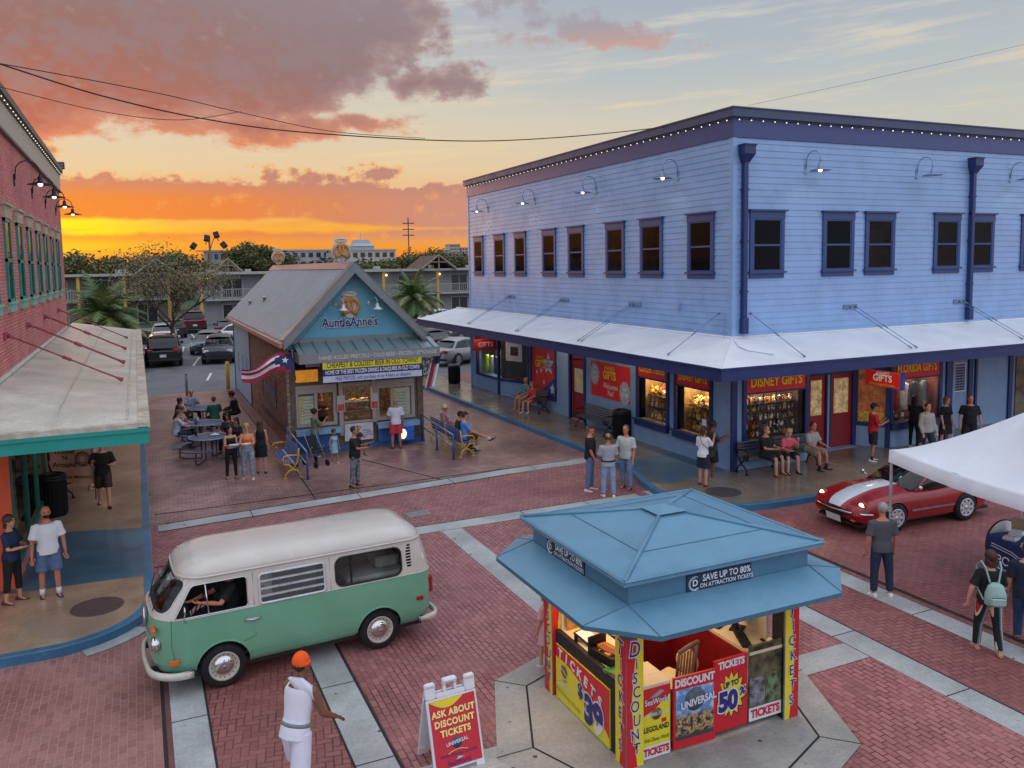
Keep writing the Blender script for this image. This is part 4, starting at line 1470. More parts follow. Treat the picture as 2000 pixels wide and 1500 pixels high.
for k,yy in enumerate((23.6,27.4,31.3,35.2)):
 gooseneck(FB,yy,8.35,['lit black gooseneck lamp on the pink brick wall, nearest the left edge','second black gooseneck lamp from the left on the pink brick wall','third black gooseneck lamp from the left, above the teal windows','black gooseneck lamp at the far corner of the pink brick wall'][k],M_BLACKM,group='gooseneck lamps along the pink brick wall',s=1.0)
string_lights('string of tiny bulbs along the cornice of the pink brick building',(LX+.22,18,9.86),(LX+.22,37.6,9.86),42,.04,r=.014)
t_=thing('flood_light','small black louvred flood light on the roof edge of the brick building','flood light',(LX,37.6,10.2))
b=MB()
b.rbox(-.25,-.05,.0,.25,.12,.28,.02)
b.build('housing',M_BLACKM,t_)
b=MB()
for i in range(4):
 b.box(-.22,-.07,.04+i*.06,.22,-.05,.06+i*.06)
b.build('louvre',M_STEEL,t_)
# -- PRETZEL SHOP
M_WOODB=brickwall_material('weathered_plank','93695b','73503f','35241f',bw=.42,bh=.15,blot=('a07868',.9,.45),rough=.75)
M_WOODC=mat('barn_post_wood','6b5a4c',.8,var=.3,vs=9,bump=.5)
M_SEAM=mat('seamed_metal_roof','a6aaad',.36,.35,var=.07,vs=1.5)
M_SEAMD=mat('metal_trim','7f8487',.45,.5,var=.08,vs=2)
M_COPP=mat('pinkish_ridge_metal','c49a90',.35,.4,var=.08)
M_SKYB=mat('sky_blue_gable','62a6bd',.5,var=.05,vs=1.5)
M_PALEB=mat('pale_blue_panel','93a9c2',.5,var=.06,vs=2)
M_GREYF=mat('taupe_window_frame','a39b93',.5,var=.06)
M_BLUEC=mat('royal_blue_base','2a5c96',.45,var=.1)
M_LIT=mat('warm_kitchen','5e4a3c',.7,var=.9,vs=14)
X0,X1,YF,YB=4.35,8.85,26.95,43.3
shop=thing('pretzel_shop','small gabled snack shop with grey metal roof, plank walls and blue gable sign','kiosk',(6.6,YF,0))
F=frame((X0,YF,0),(1,0,0))
W_=X1-X0
FLs=frame((X0,YF,0),(0,-1,0))
b=MB()
b.box(X0,37.0,0.02,X0+.1,YB,3.75)
b.build('pale_wall',M_PALEB,shop,True)
b=MB()
b.box(X0+.0,YF,.02,X0+.1,37.0,3.75)
b.build('plank_wall',M_WOODB,shop,True)
b=MB()
b.box(X1-.1,YF,.02,X1,YB,3.75)
b.box(X0+.1,YB-.1,.02,X1-.1,YB,3.75)
b.build('rear_wall',M_PALEB,shop,True)
b=MB()
for yy in (36.9,43.2):
 b.box(X0-.03,yy,.02,X0,yy+.12,3.7)
b.box(X0-.02,37.1,.02,X0,YB,.14)
b.build('wall_trim',mat('dark_slate','3a4652',.6),shop,True)
for yy in (38.3,39.7,41.4):
 b=MB()
 b.box(X0-.02,yy,1.2,X0,yy+.25,2.1)
 b.build('vent',mat('vent_blue','7f95b0',.5),shop,True)
s=thing('wall_sign','faded painted shop sign with blue lettering on the plank side wall','sign',(X0-.02,29.8,1.4))
Ts=frame((X0-.03,31.35,0),(0,-1,0))
b=MB(Ts)
b.tube([(p[0],p[1],.02) for p in rrect(-1.5,1.15,1.75,2.15,.18,4)],.02,5,closed=True)
b.build('outline',mat('outline_blue','3a4878',.6),s,True)
text("AuntieAnne's",Ts@Matrix.Translation((.12,1.64,.01)),.62,mat('faded_blue','64709a',.6),s,bold=.03,width=.82)
b=MB(Ts)
b.box(-2.6,.6,.0,4.2,.7,.02)
b.build('painted_stripe',mat('dark_stripe','3a3446',.7),s,True)
for xx in (X0-.02,X1-.18):
 b=MB()
 b.box(xx,YF-.06,.1,xx+.2,YF+.12,3.4)
 b.build('corner_post',M_WOODC,shop,True)
b=MB(F)
for k in range(22):
 b.box(-.10,.15+k*.15,.0,-.02,.28+k*.15,.12)
b.build('stone_quoin',mat('quoin_stone','8e8478',.8,var=.3,vs=6),shop,True)
b=MB(F)
b.box(-.02,0,-.02,W_+.02,.16,.10)
b.build('base_strip',M_BLUEC,shop,True)
def fx(x):return x-X0
b=MB(F)
walled(b,0,W_,.1,3.7,[(fx(4.62),.98,fx(5.12),1.9),(fx(5.22),.98,fx(5.72),1.95),(fx(6.05),.95,fx(7.05),2.15),(fx(7.28),.98,fx(7.72),2.05),(fx(7.80),.98,fx(8.42),2.0),(fx(4.55),2.35,fx(5.3),3.1)],depth=.1)
b.build('front_wall',M_WOODC,shop,True,fix=False)
for (a,c) in ((4.5,5.86),(7.2,8.56)):
 b=MB(F)
 b.box(fx(a),.88,.0,fx(c),.98,.06)
 b.box(fx(a),1.98,.0,fx(c),2.25,.06)
 b.box(fx(a),.98,.0,fx(a)+.1,1.98,.06)
 b.box(fx(c)-.12,.98,.0,fx(c),1.98,.06)
 m_=5.12 if a<6 else 7.72
 b.box(fx(m_),.98,.0,fx(m_)+.1,1.98,.06)
 w=b.build('window_frame',M_GREYF,shop,True)
 b=MB(F)
 b.box(fx(a)-.05,.78,.06,fx(c)+.05,.83,.42)
 b.box(fx(a)-.05,.66,.38,fx(c)+.05,.78,.42)
 b.build('counter_ledge',mat('blue_ledge','7ba4c8',.4),shop,True)
 b=MB(F)
 b.box(fx(a),.18,.02,fx(c)-(.45 if a>6 else 0),.74,.2)
 b.build('counter_base',M_BLUEC,shop,True)
b=MB(F)
b.box(fx(5.92),.5,.0,fx(6.05),2.7,.12)
b.box(fx(7.05),.85,.0,fx(7.18),2.7,.12)
b.box(fx(6.05),2.15,.0,fx(7.05),2.25,.1)
b.box(fx(6.05),.88,.0,fx(7.05),.95,.1)
b.build('window_frame',M_GREYF,shop,True)
b=MB(F)
b.box(fx(6.08),.28,.02,fx(7.05),.86,.10)
mb_=b.build('menu_board',mat('white_menu','c9c9cc',.5),shop,True)
text("PRETZEL\nNUGGETS\nDOGS & DIPS",F@Matrix.Translation((fx(6.82),.52,.10)),.075,M_NAVL,shop)
b=MB(F)
b.tube([(fx(6.55)+.07*math.sin(2*PI*i/14),.72+.045*math.cos(2*PI*i/14),.11) for i in range(14)],.014,6,closed=True)
b.build('printed_pretzel',mat('pretzel_brown','b8763c',.6),shop,True)
for (a,c) in ((4.62,5.12),(7.80,8.42)):
 b=MB(F)
 b.box(fx(a),.98,-.05,fx(c),1.93,-.03)
 b.build('menu_panel',mat('menu_paper','b9bca4',.5,var=.1,vs=3),shop,True)
 b=MB(F)
 for i in range(8):
  b.box(fx(a)+.04,1.1+i*.095,-.03,fx(a)+.17,1.16+i*.095,-.026)
 b.build('menu_photo',mat('menu_photos','b8b03c',.6,var=.6,vs=20),shop,True)
 for i in range(7):
  text(['SUPER PEACH','BAHAMA MAMA','PINA COLADA','HURRICANE','MANGO','LEMONADE','STRAWBERRY'][i],F@Matrix.Translation((fx(a)+.33,1.13+i*.105,-.026)),.055,M_NAVL,shop)
b=MB(F)
b.use(M_LIT)
b.quad((0.1,.9,-1.6),(W_-.1,.9,-1.6),(W_-.1,3.2,-1.6),(.1,3.2,-1.6))
b.quad((0.1,.9,-.1),(W_-.1,.9,-.1),(W_-.1,.9,-1.6),(.1,.9,-1.6))
b.build('interior',M_LIT,shop,True,fix=False)
b=MB(F)
food=[mat('baked_%d'%i,c,.5) for i,c in enumerate(('c87830','a85a20','e0a050','7a4018','d8c8a0'))]
b.use(M_STEEL)
b.box(fx(6.08),1.25,-.5,fx(7.02),1.27,-.1)
b.box(fx(6.08),1.55,-.5,fx(7.02),1.57,-.1)
for i in range(46):
 b.use(random.choice(food))
 xx,yy,zz=random.uniform(6.12,7.0),random.choice((.98,.98,1.0,1.28,1.58)),random.uniform(-.42,-.1)
 b.ball((fx(xx),yy+.04,zz),random.uniform(.03,.06),8,5,(1.4,.8,1))
b.build('pretzel_display',None,shop,True)
b=MB(F)
b.quad((fx(6.05),.95,-.02),(fx(7.05),.95,-.02),(fx(7.05),2.15,-.02),(fx(6.05),2.15,-.02))
b.build('pane',M_CLEAR,shop,True,fix=False)
area('kitchen_light',(6.55,YF+.6,2.6),3.4,26,(1,.76,.46),sy=.6)
area('kitchen_light',(6.55,YF+.25,2.1),.8,7,(1,.62,.3),sy=.1)
b=MB(F)
b.box(fx(4.55),2.35,-.12,fx(5.3),2.75,-.1)
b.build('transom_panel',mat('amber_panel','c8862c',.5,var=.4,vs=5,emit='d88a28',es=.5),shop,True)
b=MB(F)
b.box(fx(4.55),2.80,-.12,fx(5.3),3.1,-.1)
b.build('transom_dark',mat('dark_core','1b1a1c',.9,var=0),shop,True)
b=MB(F)
b.box(fx(4.88),2.86,.05,fx(5.35),3.1,.07)
b.build('notice',mat('lilac_notice','c6b4d8',.5),shop,True)
for xx in (5.98,7.12):
 b=MB(F)
 b.box(fx(xx)-.13,1.3,.12,fx(xx)+.13,1.85,.13)
 o=b.build('notice',mat('notice_white','b9b4b0',.5),shop,True)
 b=MB(F)
 b.box(fx(xx)-.11,1.33,.131,fx(xx)+.11,1.56,.134)
 b.build('notice_red',mat('notice_red','c05048',.5,var=.3,vs=12),shop,True)
cl=thing('drink_cooler','blue cooler box with a glowing pretzel emblem beside the customer in red shorts','cooler',(8.15,YF-.3,0))
b=MB(F)
b.rbox(fx(7.8),.18,.24,fx(8.38),.66,.50,.02)
b.build('case',mat('bright_blue_case','2f66c4',.35),cl,True)
b=MB(F)
b.prism([(fx(7.98)+.12*math.cos(R(a)),.42+.17*math.sin(R(a))) for a in range(0,360,20)],.50,.51)
b.build('emblem_glow',mat('emblem_glow','fff6d0',.4,var=0,emit='fff3c0',es=1.2),cl,True)
def pretzel(b,s=1.0,z=0.0):
 """twisted pretzel with a halo, in local x/y, unit about 1 high"""
 pts=[]
 for a in range(-60,241,15):
  pts.append((.36*math.cos(R(a))*s,(.08+.33*math.sin(R(a)))*s,z))
 L_=[(-.30*s,-.44*s,z+.02)]+[(.02*s,-.2*s,z+.03),(.16*s,0,z+.02),(.13*s,.22*s,z+.01),(.0,.30*s,z)]
 R_=[(.30*s,-.44*s,z+.03)]+[(-.02*s,-.2*s,z+.04),(-.16*s,0,z+.02),(-.13*s,.22*s,z+.01),(.0,.30*s,z)]
 arc=[(.40*s*math.cos(R(a)),(-.02+.34*math.sin(R(a)))*s,z) for a in range(-50,231,12)]
 b.tube([(.30*s,-.42*s,z)]+arc[0:]+[(-.30*s,-.42*s,z)],.075*s,8)
 b.tube([(-.31*s,-.42*s,z+.03*s),(-.05*s,-.22*s,z+.03*s),(.12*s,-.02*s,z+.03*s),(.10*s,.2*s,z),(0,.30*s,z)],.068*s,8)
 b.tube([(.31*s,-.42*s,z+.05*s),(.05*s,-.22*s,z+.06*s),(-.12*s,-.02*s,z+.05*s),(-.10*s,.2*s,z),(0,.30*s,z)],.068*s,8)
def halo(b,s=1.0,z=0.0,cy=.5):
 b.tube([(.27*s*math.cos(2*PI*i/20),(cy+.08*math.sin(2*PI*i/20))*s,z) for i in range(20)],.03*s,6,closed=True)
M_PRZ=mat('pretzel_gold','c8872e',.5,var=.1,vs=6)
M_HALO=mat('halo_cream','d9cfa0',.5,var=0)
M_PLATE=mat('logo_backing','c9ccd6',.5,var=0)
def plate(s,grow=.0):
 return [((.50+grow)*s*math.cos(R(a))*(1.0 if -30<a<210 else .92),((-.04)+(.52+grow)*math.sin(R(a)))*s) for a in range(0,360,15)]
# roof --
RX0,RX1,RZ,EZ,RYF,RYB=4.14,8.86,6.20,3.78,26.45,43.9
MX=(RX0+RX1)/2
b=MB()
th=.1
for (xa,sgn) in ((RX0,-1),(RX1,1)):
 b.loft([[(xa,yy,EZ),(MX,yy,RZ),(MX,yy,RZ-th),(xa,yy,EZ-th)] for yy in (RYF,RYB)],True,True,False)
nrib=46
for k in range(nrib):
 yy=RYF+.5+k*(RYB-RYF-.7)/nrib
 for xa in (RX0,RX1):
  nx=(RZ-EZ)
  nz=abs(MX-xa)
  l=math.hypot(nx,nz)
  ox=(-nx/l if xa<MX else nx/l)*.045
  oz=nz/l*.045
  b.loft([[(xa,yy-.025,EZ),(xa,yy+.025,EZ),(MX,yy+.025,RZ),(MX,yy-.025,RZ)][::1],[(xa+ox,yy-.018,EZ+oz),(xa+ox,yy+.018,EZ+oz),(MX+ox,yy+.018,RZ+oz),(MX+ox,yy-.018,RZ+oz)]],False,True,False)
b.build('roof',M_SEAM,shop,True)
b=MB()
b.loft([[(MX-.22,yy,RZ-.16),(MX,yy,RZ+.07),(MX+.22,yy,RZ-.16)] for yy in (RYF+.02,RYB)],False,False,False,closed=False)
b.build('ridge_cap',M_COPP,shop,True)
b=MB()
b.box(RX0-.1,RYF+.1,EZ-.22,RX0+.02,RYB,EZ-.08)
b.box(RX1-.02,RYF+.1,EZ-.22,RX1+.1,RYB,EZ-.08)
b.build('gutter',M_COPP,shop,True)
b=MB()
for xa in (RX0,RX1):
 for (dz0,dz1,y0_,y1_) in ((-.30,.04,RYF-.06,RYF+.04),):
  b.loft([[(xa,yy,EZ+dz0),(MX,yy,RZ+dz0),(MX,yy,RZ+dz1),(xa,yy,EZ+dz1)] for yy in (y0_,y1_)],True,True,False)
 l=math.hypot(RZ-EZ,MX-xa)
 ox=(-(RZ-EZ)/l if xa<MX else (RZ-EZ)/l)*.055
 oz=abs(MX-xa)/l*.055
 b.loft([[(xa+ox,yy,EZ+oz),(MX+ox,yy,RZ+oz),(MX+ox,yy,RZ+oz-.03),(xa+ox,yy,EZ+oz-.03)] for yy in (RYF-.07,RYF+.42)],True,True,False)
b.build('rake_board',M_SEAMD,shop,True)
b=MB()
b.poly([(X0-.02,YF-.02,3.45),(X1+.02,YF-.02,3.45),(X1+.02,YF-.02,EZ+.05),(MX,YF-.02,RZ-.1),(X0-.02,YF-.02,EZ+.05)])
b.build('gable_wall',M_SKYB,shop,True,fix=False)
b=MB()
b.box(X0,YF-.1,3.62,X1,YF-.02,3.8)
b.build('gable_sill',M_SEAMD,shop,True)
string_lights('thin string of unlit bulbs along the left rake of the gable',(4.35,RYF-.1,3.52),(MX,RYF-.1,RZ-.35),14,.03,r=.012,m=M_BLACKM)
string_lights('thin string of unlit bulbs along the right rake of the gable',(8.9,RYF-.1,3.52),(MX,RYF-.1,RZ-.35),14,.03,r=.012,m=M_BLACKM)
T=frame((MX-.1,YF-.03,0),(1,0,0))
s=thing('gable_sign','shop name in dark blue letters with a haloed pretzel on the sky blue gable','sign',(MX-.1,YF-.05,4.3))
b=MB(T@Matrix.Translation((0,4.82,.02))@Matrix.Scale(.72,4))
b.prism(plate(1.0),.0,.02)
b.prism([(.36*math.cos(R(a)),.52+.15*math.sin(R(a))) for a in range(0,360,20)],.0,.021)
b.build('backing',M_PLATE,s,True)
b=MB(T@Matrix.Translation((0,4.82,.08))@Matrix.Scale(.72,4))
pretzel(b)
b.build('pretzel',M_PRZ,s,True)
b=MB(T@Matrix.Translation((0,4.80,.08))@Matrix.Scale(.72,4))
halo(b,1.0,0,.56)
b.build('halo',M_HALO,s,True)
text("AuntieAnne's",T@Matrix.Translation((0,4.27,.03)),.43,M_PLATE,s,bold=.075,width=.78,z=.0,ext=.01,spacing=1.03)
text("AuntieAnne's",T@Matrix.Translation((0,4.27,.045)),.43,M_NAVL,s,bold=.018,width=.78,z=.004,spacing=1.03)
for k,xx in enumerate((5.95,7.08)):
 t_=thing('gable_lamp',['white gooseneck lamp left of the gable pretzel','white gooseneck lamp right of the gable pretzel'][k],'wall lamp',(xx,YF-.03,4.9),0,'lamps on the blue gable')
 M_WL=mat('pale_lamp','c0c4c8',.35,.3)
 b=MB(frame((xx,YF-.03,4.9),(1,0,0)))
 b.lathe([(.001,.04),(.08,.03),(.09,0)],n=14)
 b.tube([(0,0,.03),(.02,.12,.2),(.08,.2,.35),(.14,.12,.45),(.14,-.02,.47)],.014,6)
 b.build('arm',M_WL,t_,True)
 b=MB(frame((xx,YF-.03,4.9),(1,0,0)))
 b.lathe([(.03,.0),(.06,-.05),(.07,-.12),(.19,-.2),(.19,-.21),(.05,-.16)],(.14,0,.47),16,'y')
 b.build('shade',M_WL,t_,True)
for k,(yy,lab) in enumerate(((28.3,'large haloed pretzel sign standing on the front of the shop roof ridge'),(42.0,'smaller-looking haloed pretzel sign at the back end of the roof ridge'))):
 t_=thing('pretzel_sign',lab,'sign',(MX,yy,RZ),0,'pretzel signs on the roof ridge')
 for yo,flip in ((0,1),):
  T=frame((MX,yy,RZ+.48),(1,0,0))
  b=MB(T@Matrix.Scale(.62,4))
  b.prism(plate(1.0,.03),-.05,.03)
  b.prism([(.38*math.cos(R(a)),.55+.17*math.sin(R(a))) for a in range(0,360,20)],-.05,.031)
  b.build('backing',M_PLATE,t_,True)
  b=MB(T@Matrix.Translation((0,0,.07))@Matrix.Scale(.62,4))
  pretzel(b)
  b.build('pretzel',M_PRZ,t_,True)
  b=MB(T@Matrix.Translation((0,0,.05))@Matrix.Scale(.62,4))
  halo(b,1.0,0,.56)
  b.build('halo',M_HALO,t_,True)
  b=MB()
  b.box(MX-.03,yy-.03,RZ,MX+.03,yy+.03,RZ+.3)
  b.build('post',M_STEEL,t_,True)
for (yy,xx) in ((36.5,5.0),(39.5,4.75)):
 z_=EZ+(xx-RX0)/(MX-RX0)*(RZ-EZ)
 t_=MB(Matrix.Translation((xx,yy,z_)))
 t_.lathe([(.06,-.1),(.06,.2),(.1,.2),(.1,.26),(.001,.28)],n=12)
 o=t_.build('roof_vent',mat('vent_white','c9c5c0',.5),shop,False)
 o.data.transform(MW[shop.name].inverted())
AX0,AX1,AYF=4.5,9.15,25.85
b=MB()
b.quad((AX0,YF-.1,3.66),(AX1,YF-.1,3.66),(AX1,AYF,3.38),(AX0,AYF,3.38))
for k in range(11):
 xx=AX0+.2+k*(AX1-AX0-.4)/10
 b.loft([[(xx-.015,YF-.1,3.66),(xx+.015,YF-.1,3.66),(xx+.015,YF-.1,3.71),(xx-.015,YF-.1,3.71)],[(xx-.015,AYF,3.38),(xx+.015,AYF,3.38),(xx+.015,AYF,3.43),(xx-.015,AYF,3.43)]],True,True,False)
b.build('awning',mat('teal_grey_metal','8aa0a4',.4,.5,var=.08),shop,True)
b=MB()
b.box(AX0,AYF-.03,3.08,AX1,AYF+.04,3.40)
b.box(AX0,AYF+.04,3.08,AX0+.06,YF-.1,3.40)
b.box(AX1-.06,AYF+.04,3.08,AX1,YF-.1,3.40)
b.build('awning_fascia',mat('grey_fascia','85878b',.5,.2,var=.05),shop,True)
text('HAND-ROLLED PRETZELS • COLD BEER • FROZEN LEMONADE',frame(((AX0+AX1)/2+.25,AYF-.03,3.24),(1,0,0)),.175,mat('pale_grey_letters','c3c6ca',.5),shop,width=.80,bold=.01)
b=MB()
b.quad((AX0+.06,YF,3.1),(AX1-.06,YF,3.1),(AX1-.06,AYF+.05,3.1),(AX0+.06,AYF+.05,3.1))
b.build('awning_soffit',mat('soffit_white','b9bdc6',.6),shop,True,fix=False)
bn=thing('beer_banner','yellow, navy and white banner about cheapest beer under the shop awning','banner',(6.85,AYF,2.42))
Tb=frame((5.22,AYF-.0,2.45),(1,0,0))
for (y0_,y1_,mm) in ((.42,.66,mat('banner_yellow','d8cc30',.5,var=.04)),(.2,.42,mat('banner_navy','1c2a5c',.5,var=.04)),(0,.2,mat('banner_white','b9c4dc',.5,var=.04))):
 b=MB(Tb)
 b.box(0,y0_,0,3.28,y1_,.02)
 b.build('stripe',mm,bn,True)
text('CHEAPEST & COLDEST BEER IN OLD TOWN!!',Tb@Matrix.Translation((1.64,.54,.02)),.24,M_BLK,bn,width=.62,bold=.012)
text('HOME OF THE BEST FROZEN DRINKS & DAIQUIRIS IN OLD TOWN!',Tb@Matrix.Translation((1.64,.31,.02)),.185,M_WHT,bn,width=.56,bold=.01)
text('FREE PRETZEL with purchase of any 4 beers or daiquiris',Tb@Matrix.Translation((1.64,.1,.02)),.175,M_NAVL,bn,width=.62,bold=.006)
def flag_mesh(T,w,h,rows,amp=.12,droop=0.0,name='cloth'):
 pass
fl=thing('flag','waving red and white striped flag with a white star at the shop corner','flag',(4.35,26.0,3.2))
b=MB()
b.tube([(4.45,26.3,2.55),(4.28,25.75,3.5)],.014,6)
b.ball((4.28,25.75,3.53),.03,8,5)
b.build('pole',M_STEEL,fl,True)
N,Mv=30,10
b=MB()
b.mats=[mat('flag_red','a3243c',.7),mat('flag_white','d9d4da',.7),mat('flag_blue','23295c',.7)]
def fp(u,v):
 x=4.33-u*1.55
 y=25.8+.10*math.sin(u*7)+.1*u
 z_=3.43-.62*v*(1-.35*u)-.05*u+.16*math.sin(u*5.6+.4)*u**.5-.30*u*u+.06*math.sin(v*3)
 return (x,y+.05*math.sin(v*4+u*6),z_)
for i in range(N):
 for j in range(Mv):
  u,v=(i+.5)/N,(j+.5)/Mv
  c=2 if u*1.9<1-abs(v-.5)*2 else (0 if (j//2)%2==0 else 1)
  k=b.V([fp(i/N,j/Mv),fp((i+1)/N,j/Mv),fp((i+1)/N,(j+1)/Mv),fp(i/N,(j+1)/Mv)])
  b.cur=c
  b.F([(0,1,2,3)],k,True)
b.build('cloth',None,fl,True,fix=False)
b=MB()
c_=Vector(fp(.16,.5))
b.T=frame(c_+Vector((0,-.03,0)),(1,0,-.15))
b.prism([(.11*math.cos(R(90+36*i))*(1 if i%2==0 else .42),.11*math.sin(R(90+36*i))*(1 if i%2==0 else .42)) for i in range(10)],0,.004)
b.build('star',M_WHT,fl,True)
fl=thing('flag','furled red, white and blue striped flag hanging at the right shop corner','flag',(9.2,26.3,3.2))
b=MB()
b.tube([(8.85,26.6,2.6),(9.3,25.9,3.25)],.014,6)
b.build('pole',M_STEEL,fl,True)
b=MB()
b.mats=[mat('flag_red','a3243c',.7),mat('flag_white','d9d4da',.7),mat('flag_blue','23295c',.7)]
for i in range(9):
 for j in range(12):
  def gp(u,v):
   return (9.28-.22*u-v*.30+.03*math.sin(u*20),25.95+.5*u+.03*math.cos(u*18),3.2-.45*u*.3-v*1.15)
  u0,v0=i/9,j/12
  k=b.V([gp(u0,v0),gp(u0+1/9,v0),gp(u0+1/9,v0+1/12),gp(u0,v0+1/12)])
  b.cur=2 if (j<4 and i<5) else (0 if i%2==0 else 1)
  b.F([(0,1,2,3)],k,True)
b.build('cloth',None,fl,True,fix=False)
# -- MOTEL AND FAR BUILDINGS
M_MOT=mat('motel_wall','8c8d92',.8,var=.1,vs=.5)
M_MOTD=mat('motel_glass','2a2c30',.2,var=.3,vs=.6)
M_MOTW=mat('motel_trim','a3a29e',.7,var=.08)
M_OCH=mat('ochre_post','c09a50',.7,var=.1)
M_BRWN=mat('brown_shingle','5e4c44',.85,var=.2,vs=2)
def motel(name,label,x0,x1,y,ang,col,lit=True,z0=-.2,bays=6.2):
 t_=thing(name,label,'motel',((x0+x1)/2,y,0),ang)
 Wd=x1-x0
 H1,H2=2.9,5.75
 b=MB()
 b.box(-Wd/2,0,z0,Wd/2,10,H2-.05)
 b.build('wall',col,t_)
 b=MB()
 b.box(-Wd/2-.3,-2.0,H2-.15,Wd/2+.3,10.4,H2+.12)
 b.build('roof',M_MOTW,t_)
 b=MB()
 b.box(-Wd/2,-1.6,H1-.22,Wd/2,-.003,H1)
 b.build('balcony_floor',M_MOTW,t_)
 n=int(Wd/bays)
 for i in range(n+1):
  xx=-Wd/2+i*Wd/n
  b=MB()
  b.box(xx-.16,-1.75,z0,xx+.16,-1.6,H2-.15)
  b.build('post',M_OCH,t_)
  if i<n:
   b=MB()
   b.tube([(xx+.16,-1.66,H1+1.05),(xx+Wd/n-.16,-1.66,H1+1.05)],.04,4)
   b.box(xx+.16,-1.68,H1+.08,xx+Wd/n-.16,-1.64,H1+.12)
   m_=int(Wd/n/.26)
   for k in range(m_):
    xk=xx+.3+k*.26
    b.box(xk,-1.675,H1+.1,xk+.06,-1.645,H1+1.05)
   b.build('railing',M_MOTW,t_)
   for (zb,zt) in ((z0+.15,2.2),(H1+.05,H1+2.2)):
    xw=xx+Wd/n*.5
    b=MB()
    b.box(xw-1.2,-.07,zb,xw+1.2,-.01,zt+.08)
    f=b.build('window',M_MOTW,t_)
    b=MB()
    b.box(xw-1.05,-.09,zb+.1,xw-.05,-.075,zt-.05)
    b.box(xw+.05,-.09,zb+.1,xw+1.05,-.075,zt-.05)
    b.build('pane',M_MOTD,f)
   if lit:
    b=MB()
    b.ball((xx+.8,-.15,H1+2.25),.13,8,5)
    b.build('wall_light',mat('porch_bulb','ffe6a0',.4,var=0,emit='ffd98a',es=3),t_)
 for i in range(14):
  b=MB()
  xx=random.uniform(-Wd/2+1,Wd/2-1)
  b.rbox(xx-.3,random.uniform(0,5),H2+.12,xx+.3,5.6,H2+.12+random.uniform(.2,.6),.04)
  b.build('roof_unit',M_MOTW,t_)
 return t_
mt=motel('motel','long two-storey grey motel with white balcony railings and ochre posts beyond the parking lot',6.5,62,98.5,0.0,M_MOT)
mt2=motel('motel','dim left wing of the motel with pale balconies behind the palm',-30,3.5,108,0.0,mat('motel_wall_tan','787268',.8,var=.15),lit=False,bays=4.6)
for k,(xx,yy,lab) in enumerate(((2.2,104,'brown gabled roof dormer on the left motel roof'),(9.5,98,'small white gable frame on the motel roof'),(34.2,97,'brown gabled roof dormer on the right part of the motel roof'))):
 t_=thing('gable_dormer',lab,'roof dormer',(xx,yy,5.8),0,'gabled dormers on the motel roof')
 w,h,d=(2.3,1.7,6) if k!=1 else (1.6,1.6,.6)
 b=MB()
 for sx in (-1,1):
  b.loft([[(sx*w,yy_,0),(0,yy_,h),(0,yy_,h-.15),(sx*w,yy_,-.15)] for yy_ in (-.8,d)],True,True,False)
 b.build('roof',M_BRWN if k!=1 else M_MOTW,t_)
 b=MB()
 b.tube([(-w,-.9,0),(0,-.9,h),(w,-.9,0)],.13,4)
 b.tube([(0,-.9,0),(0,-.9,h)],.1,4)
 b.tube([(-w*.5,-.9,h*.5),(w*.5,-.9,h*.5)],.08,4)
 b.build('truss',mat('weathered_truss','8a7f70',.8),t_)
def hotel(name,label,cx,cy,w,h,d,floors,cols,mw,cap=None,z0=0.0,ww=.5,wh=.5):
 t_=thing(name,label,'building',(cx,cy,z0))
 b=MB()
 b.box(-w/2,0,0,w/2,d,h)
 b.build('wall',mw,t_)
 b=MB()
 b.box(-w/2-.3,-.3,h,w/2+.3,d,h+.5)
 b.build('parapet',M_MOTW,t_)
 fh=h/floors
 cw=w/cols
 for i in range(cols):
  for f in range(1,floors):
   b=MB()
   xx=-w/2+(i+.5)*cw
   b.box(xx-cw*ww*.55,-.15,f*fh+fh*.3,xx+cw*ww*.55,-.02,f*fh+fh*(.3+wh))
   b.build('window',M_MOTD,t_)
 return t_
hotel('hotel','low grey-roofed hotel wing behind the pretzel shop ridge',56,290,24,12.4,16,4,9,mat('hotel_grey','a4a4a6',.8,var=.05))
ht=hotel('hotel','cream hotel with a raised square tower behind the big roof pretzel',70,268,20,11.8,16,4,8,mat('hotel_cream','b8b2aa',.8,var=.05))
b=MB()
b.box(-3.3,2,11.8,3.3,12,13.4)
b.loft([[(-3.6,1.6,13.4),(3.6,1.6,13.4),(3.6,12.4,13.4),(-3.6,12.4,13.4)],[(-2.6,4,14.4),(2.6,4,14.4),(2.6,10,14.4),(-2.6,10,14.4)],[(-2.2,4.3,15.6),(2.2,4.3,15.6),(2.2,9.7,15.6),(-2.2,9.7,15.6)]],True,True,False)
b.tube([(0,7,15.6),(0,7,18.5)],.1,4)
b.build('tower',mat('tower_grey','9ea6ae',.7),ht)
for (cx,w,h) in ((256,8,21),(265,10,26),(279,15,23)):
 hotel('tower_block',{256:'pale high-rise block, leftmost of the far group by the blue building',265:'tallest pale high-rise block far away beside the blue building',279:'wide pale high-rise block half hidden by the blue building'}[cx],cx,700,w,h,12,9,5,mat('tower_pale','b0a49e',.8,var=.05))
hotel('office_block','small flat-roofed grey building among the trees behind the light mast',20.5,240,5,11.2,10,4,3,mat('office_grey','8a8a88',.8))
t_=thing('pylon','tall thin power pylon on the horizon right of the hotel','pylon',(126.5,400,0))
b=MB()
b.tube([(0,0,0),(0,0,31)],.3,5)
b.build('mast',mat('pylon_brown','5e4a48',.8),t_)
for zz in (22,25,28):
 b=MB()
 b.box(-3,-.2,zz,3,.2,zz+.5)
 b.build('crossarm',mat('pylon_brown','5e4a48',.8),t_)
t_=thing('light_mast','tall lot light mast with four floodlights against the sunset','lamp post',(8.2,104,0))
b=MB()
b.tube([(0,0,0),(0,0,10.2)],[.16,.11],8)
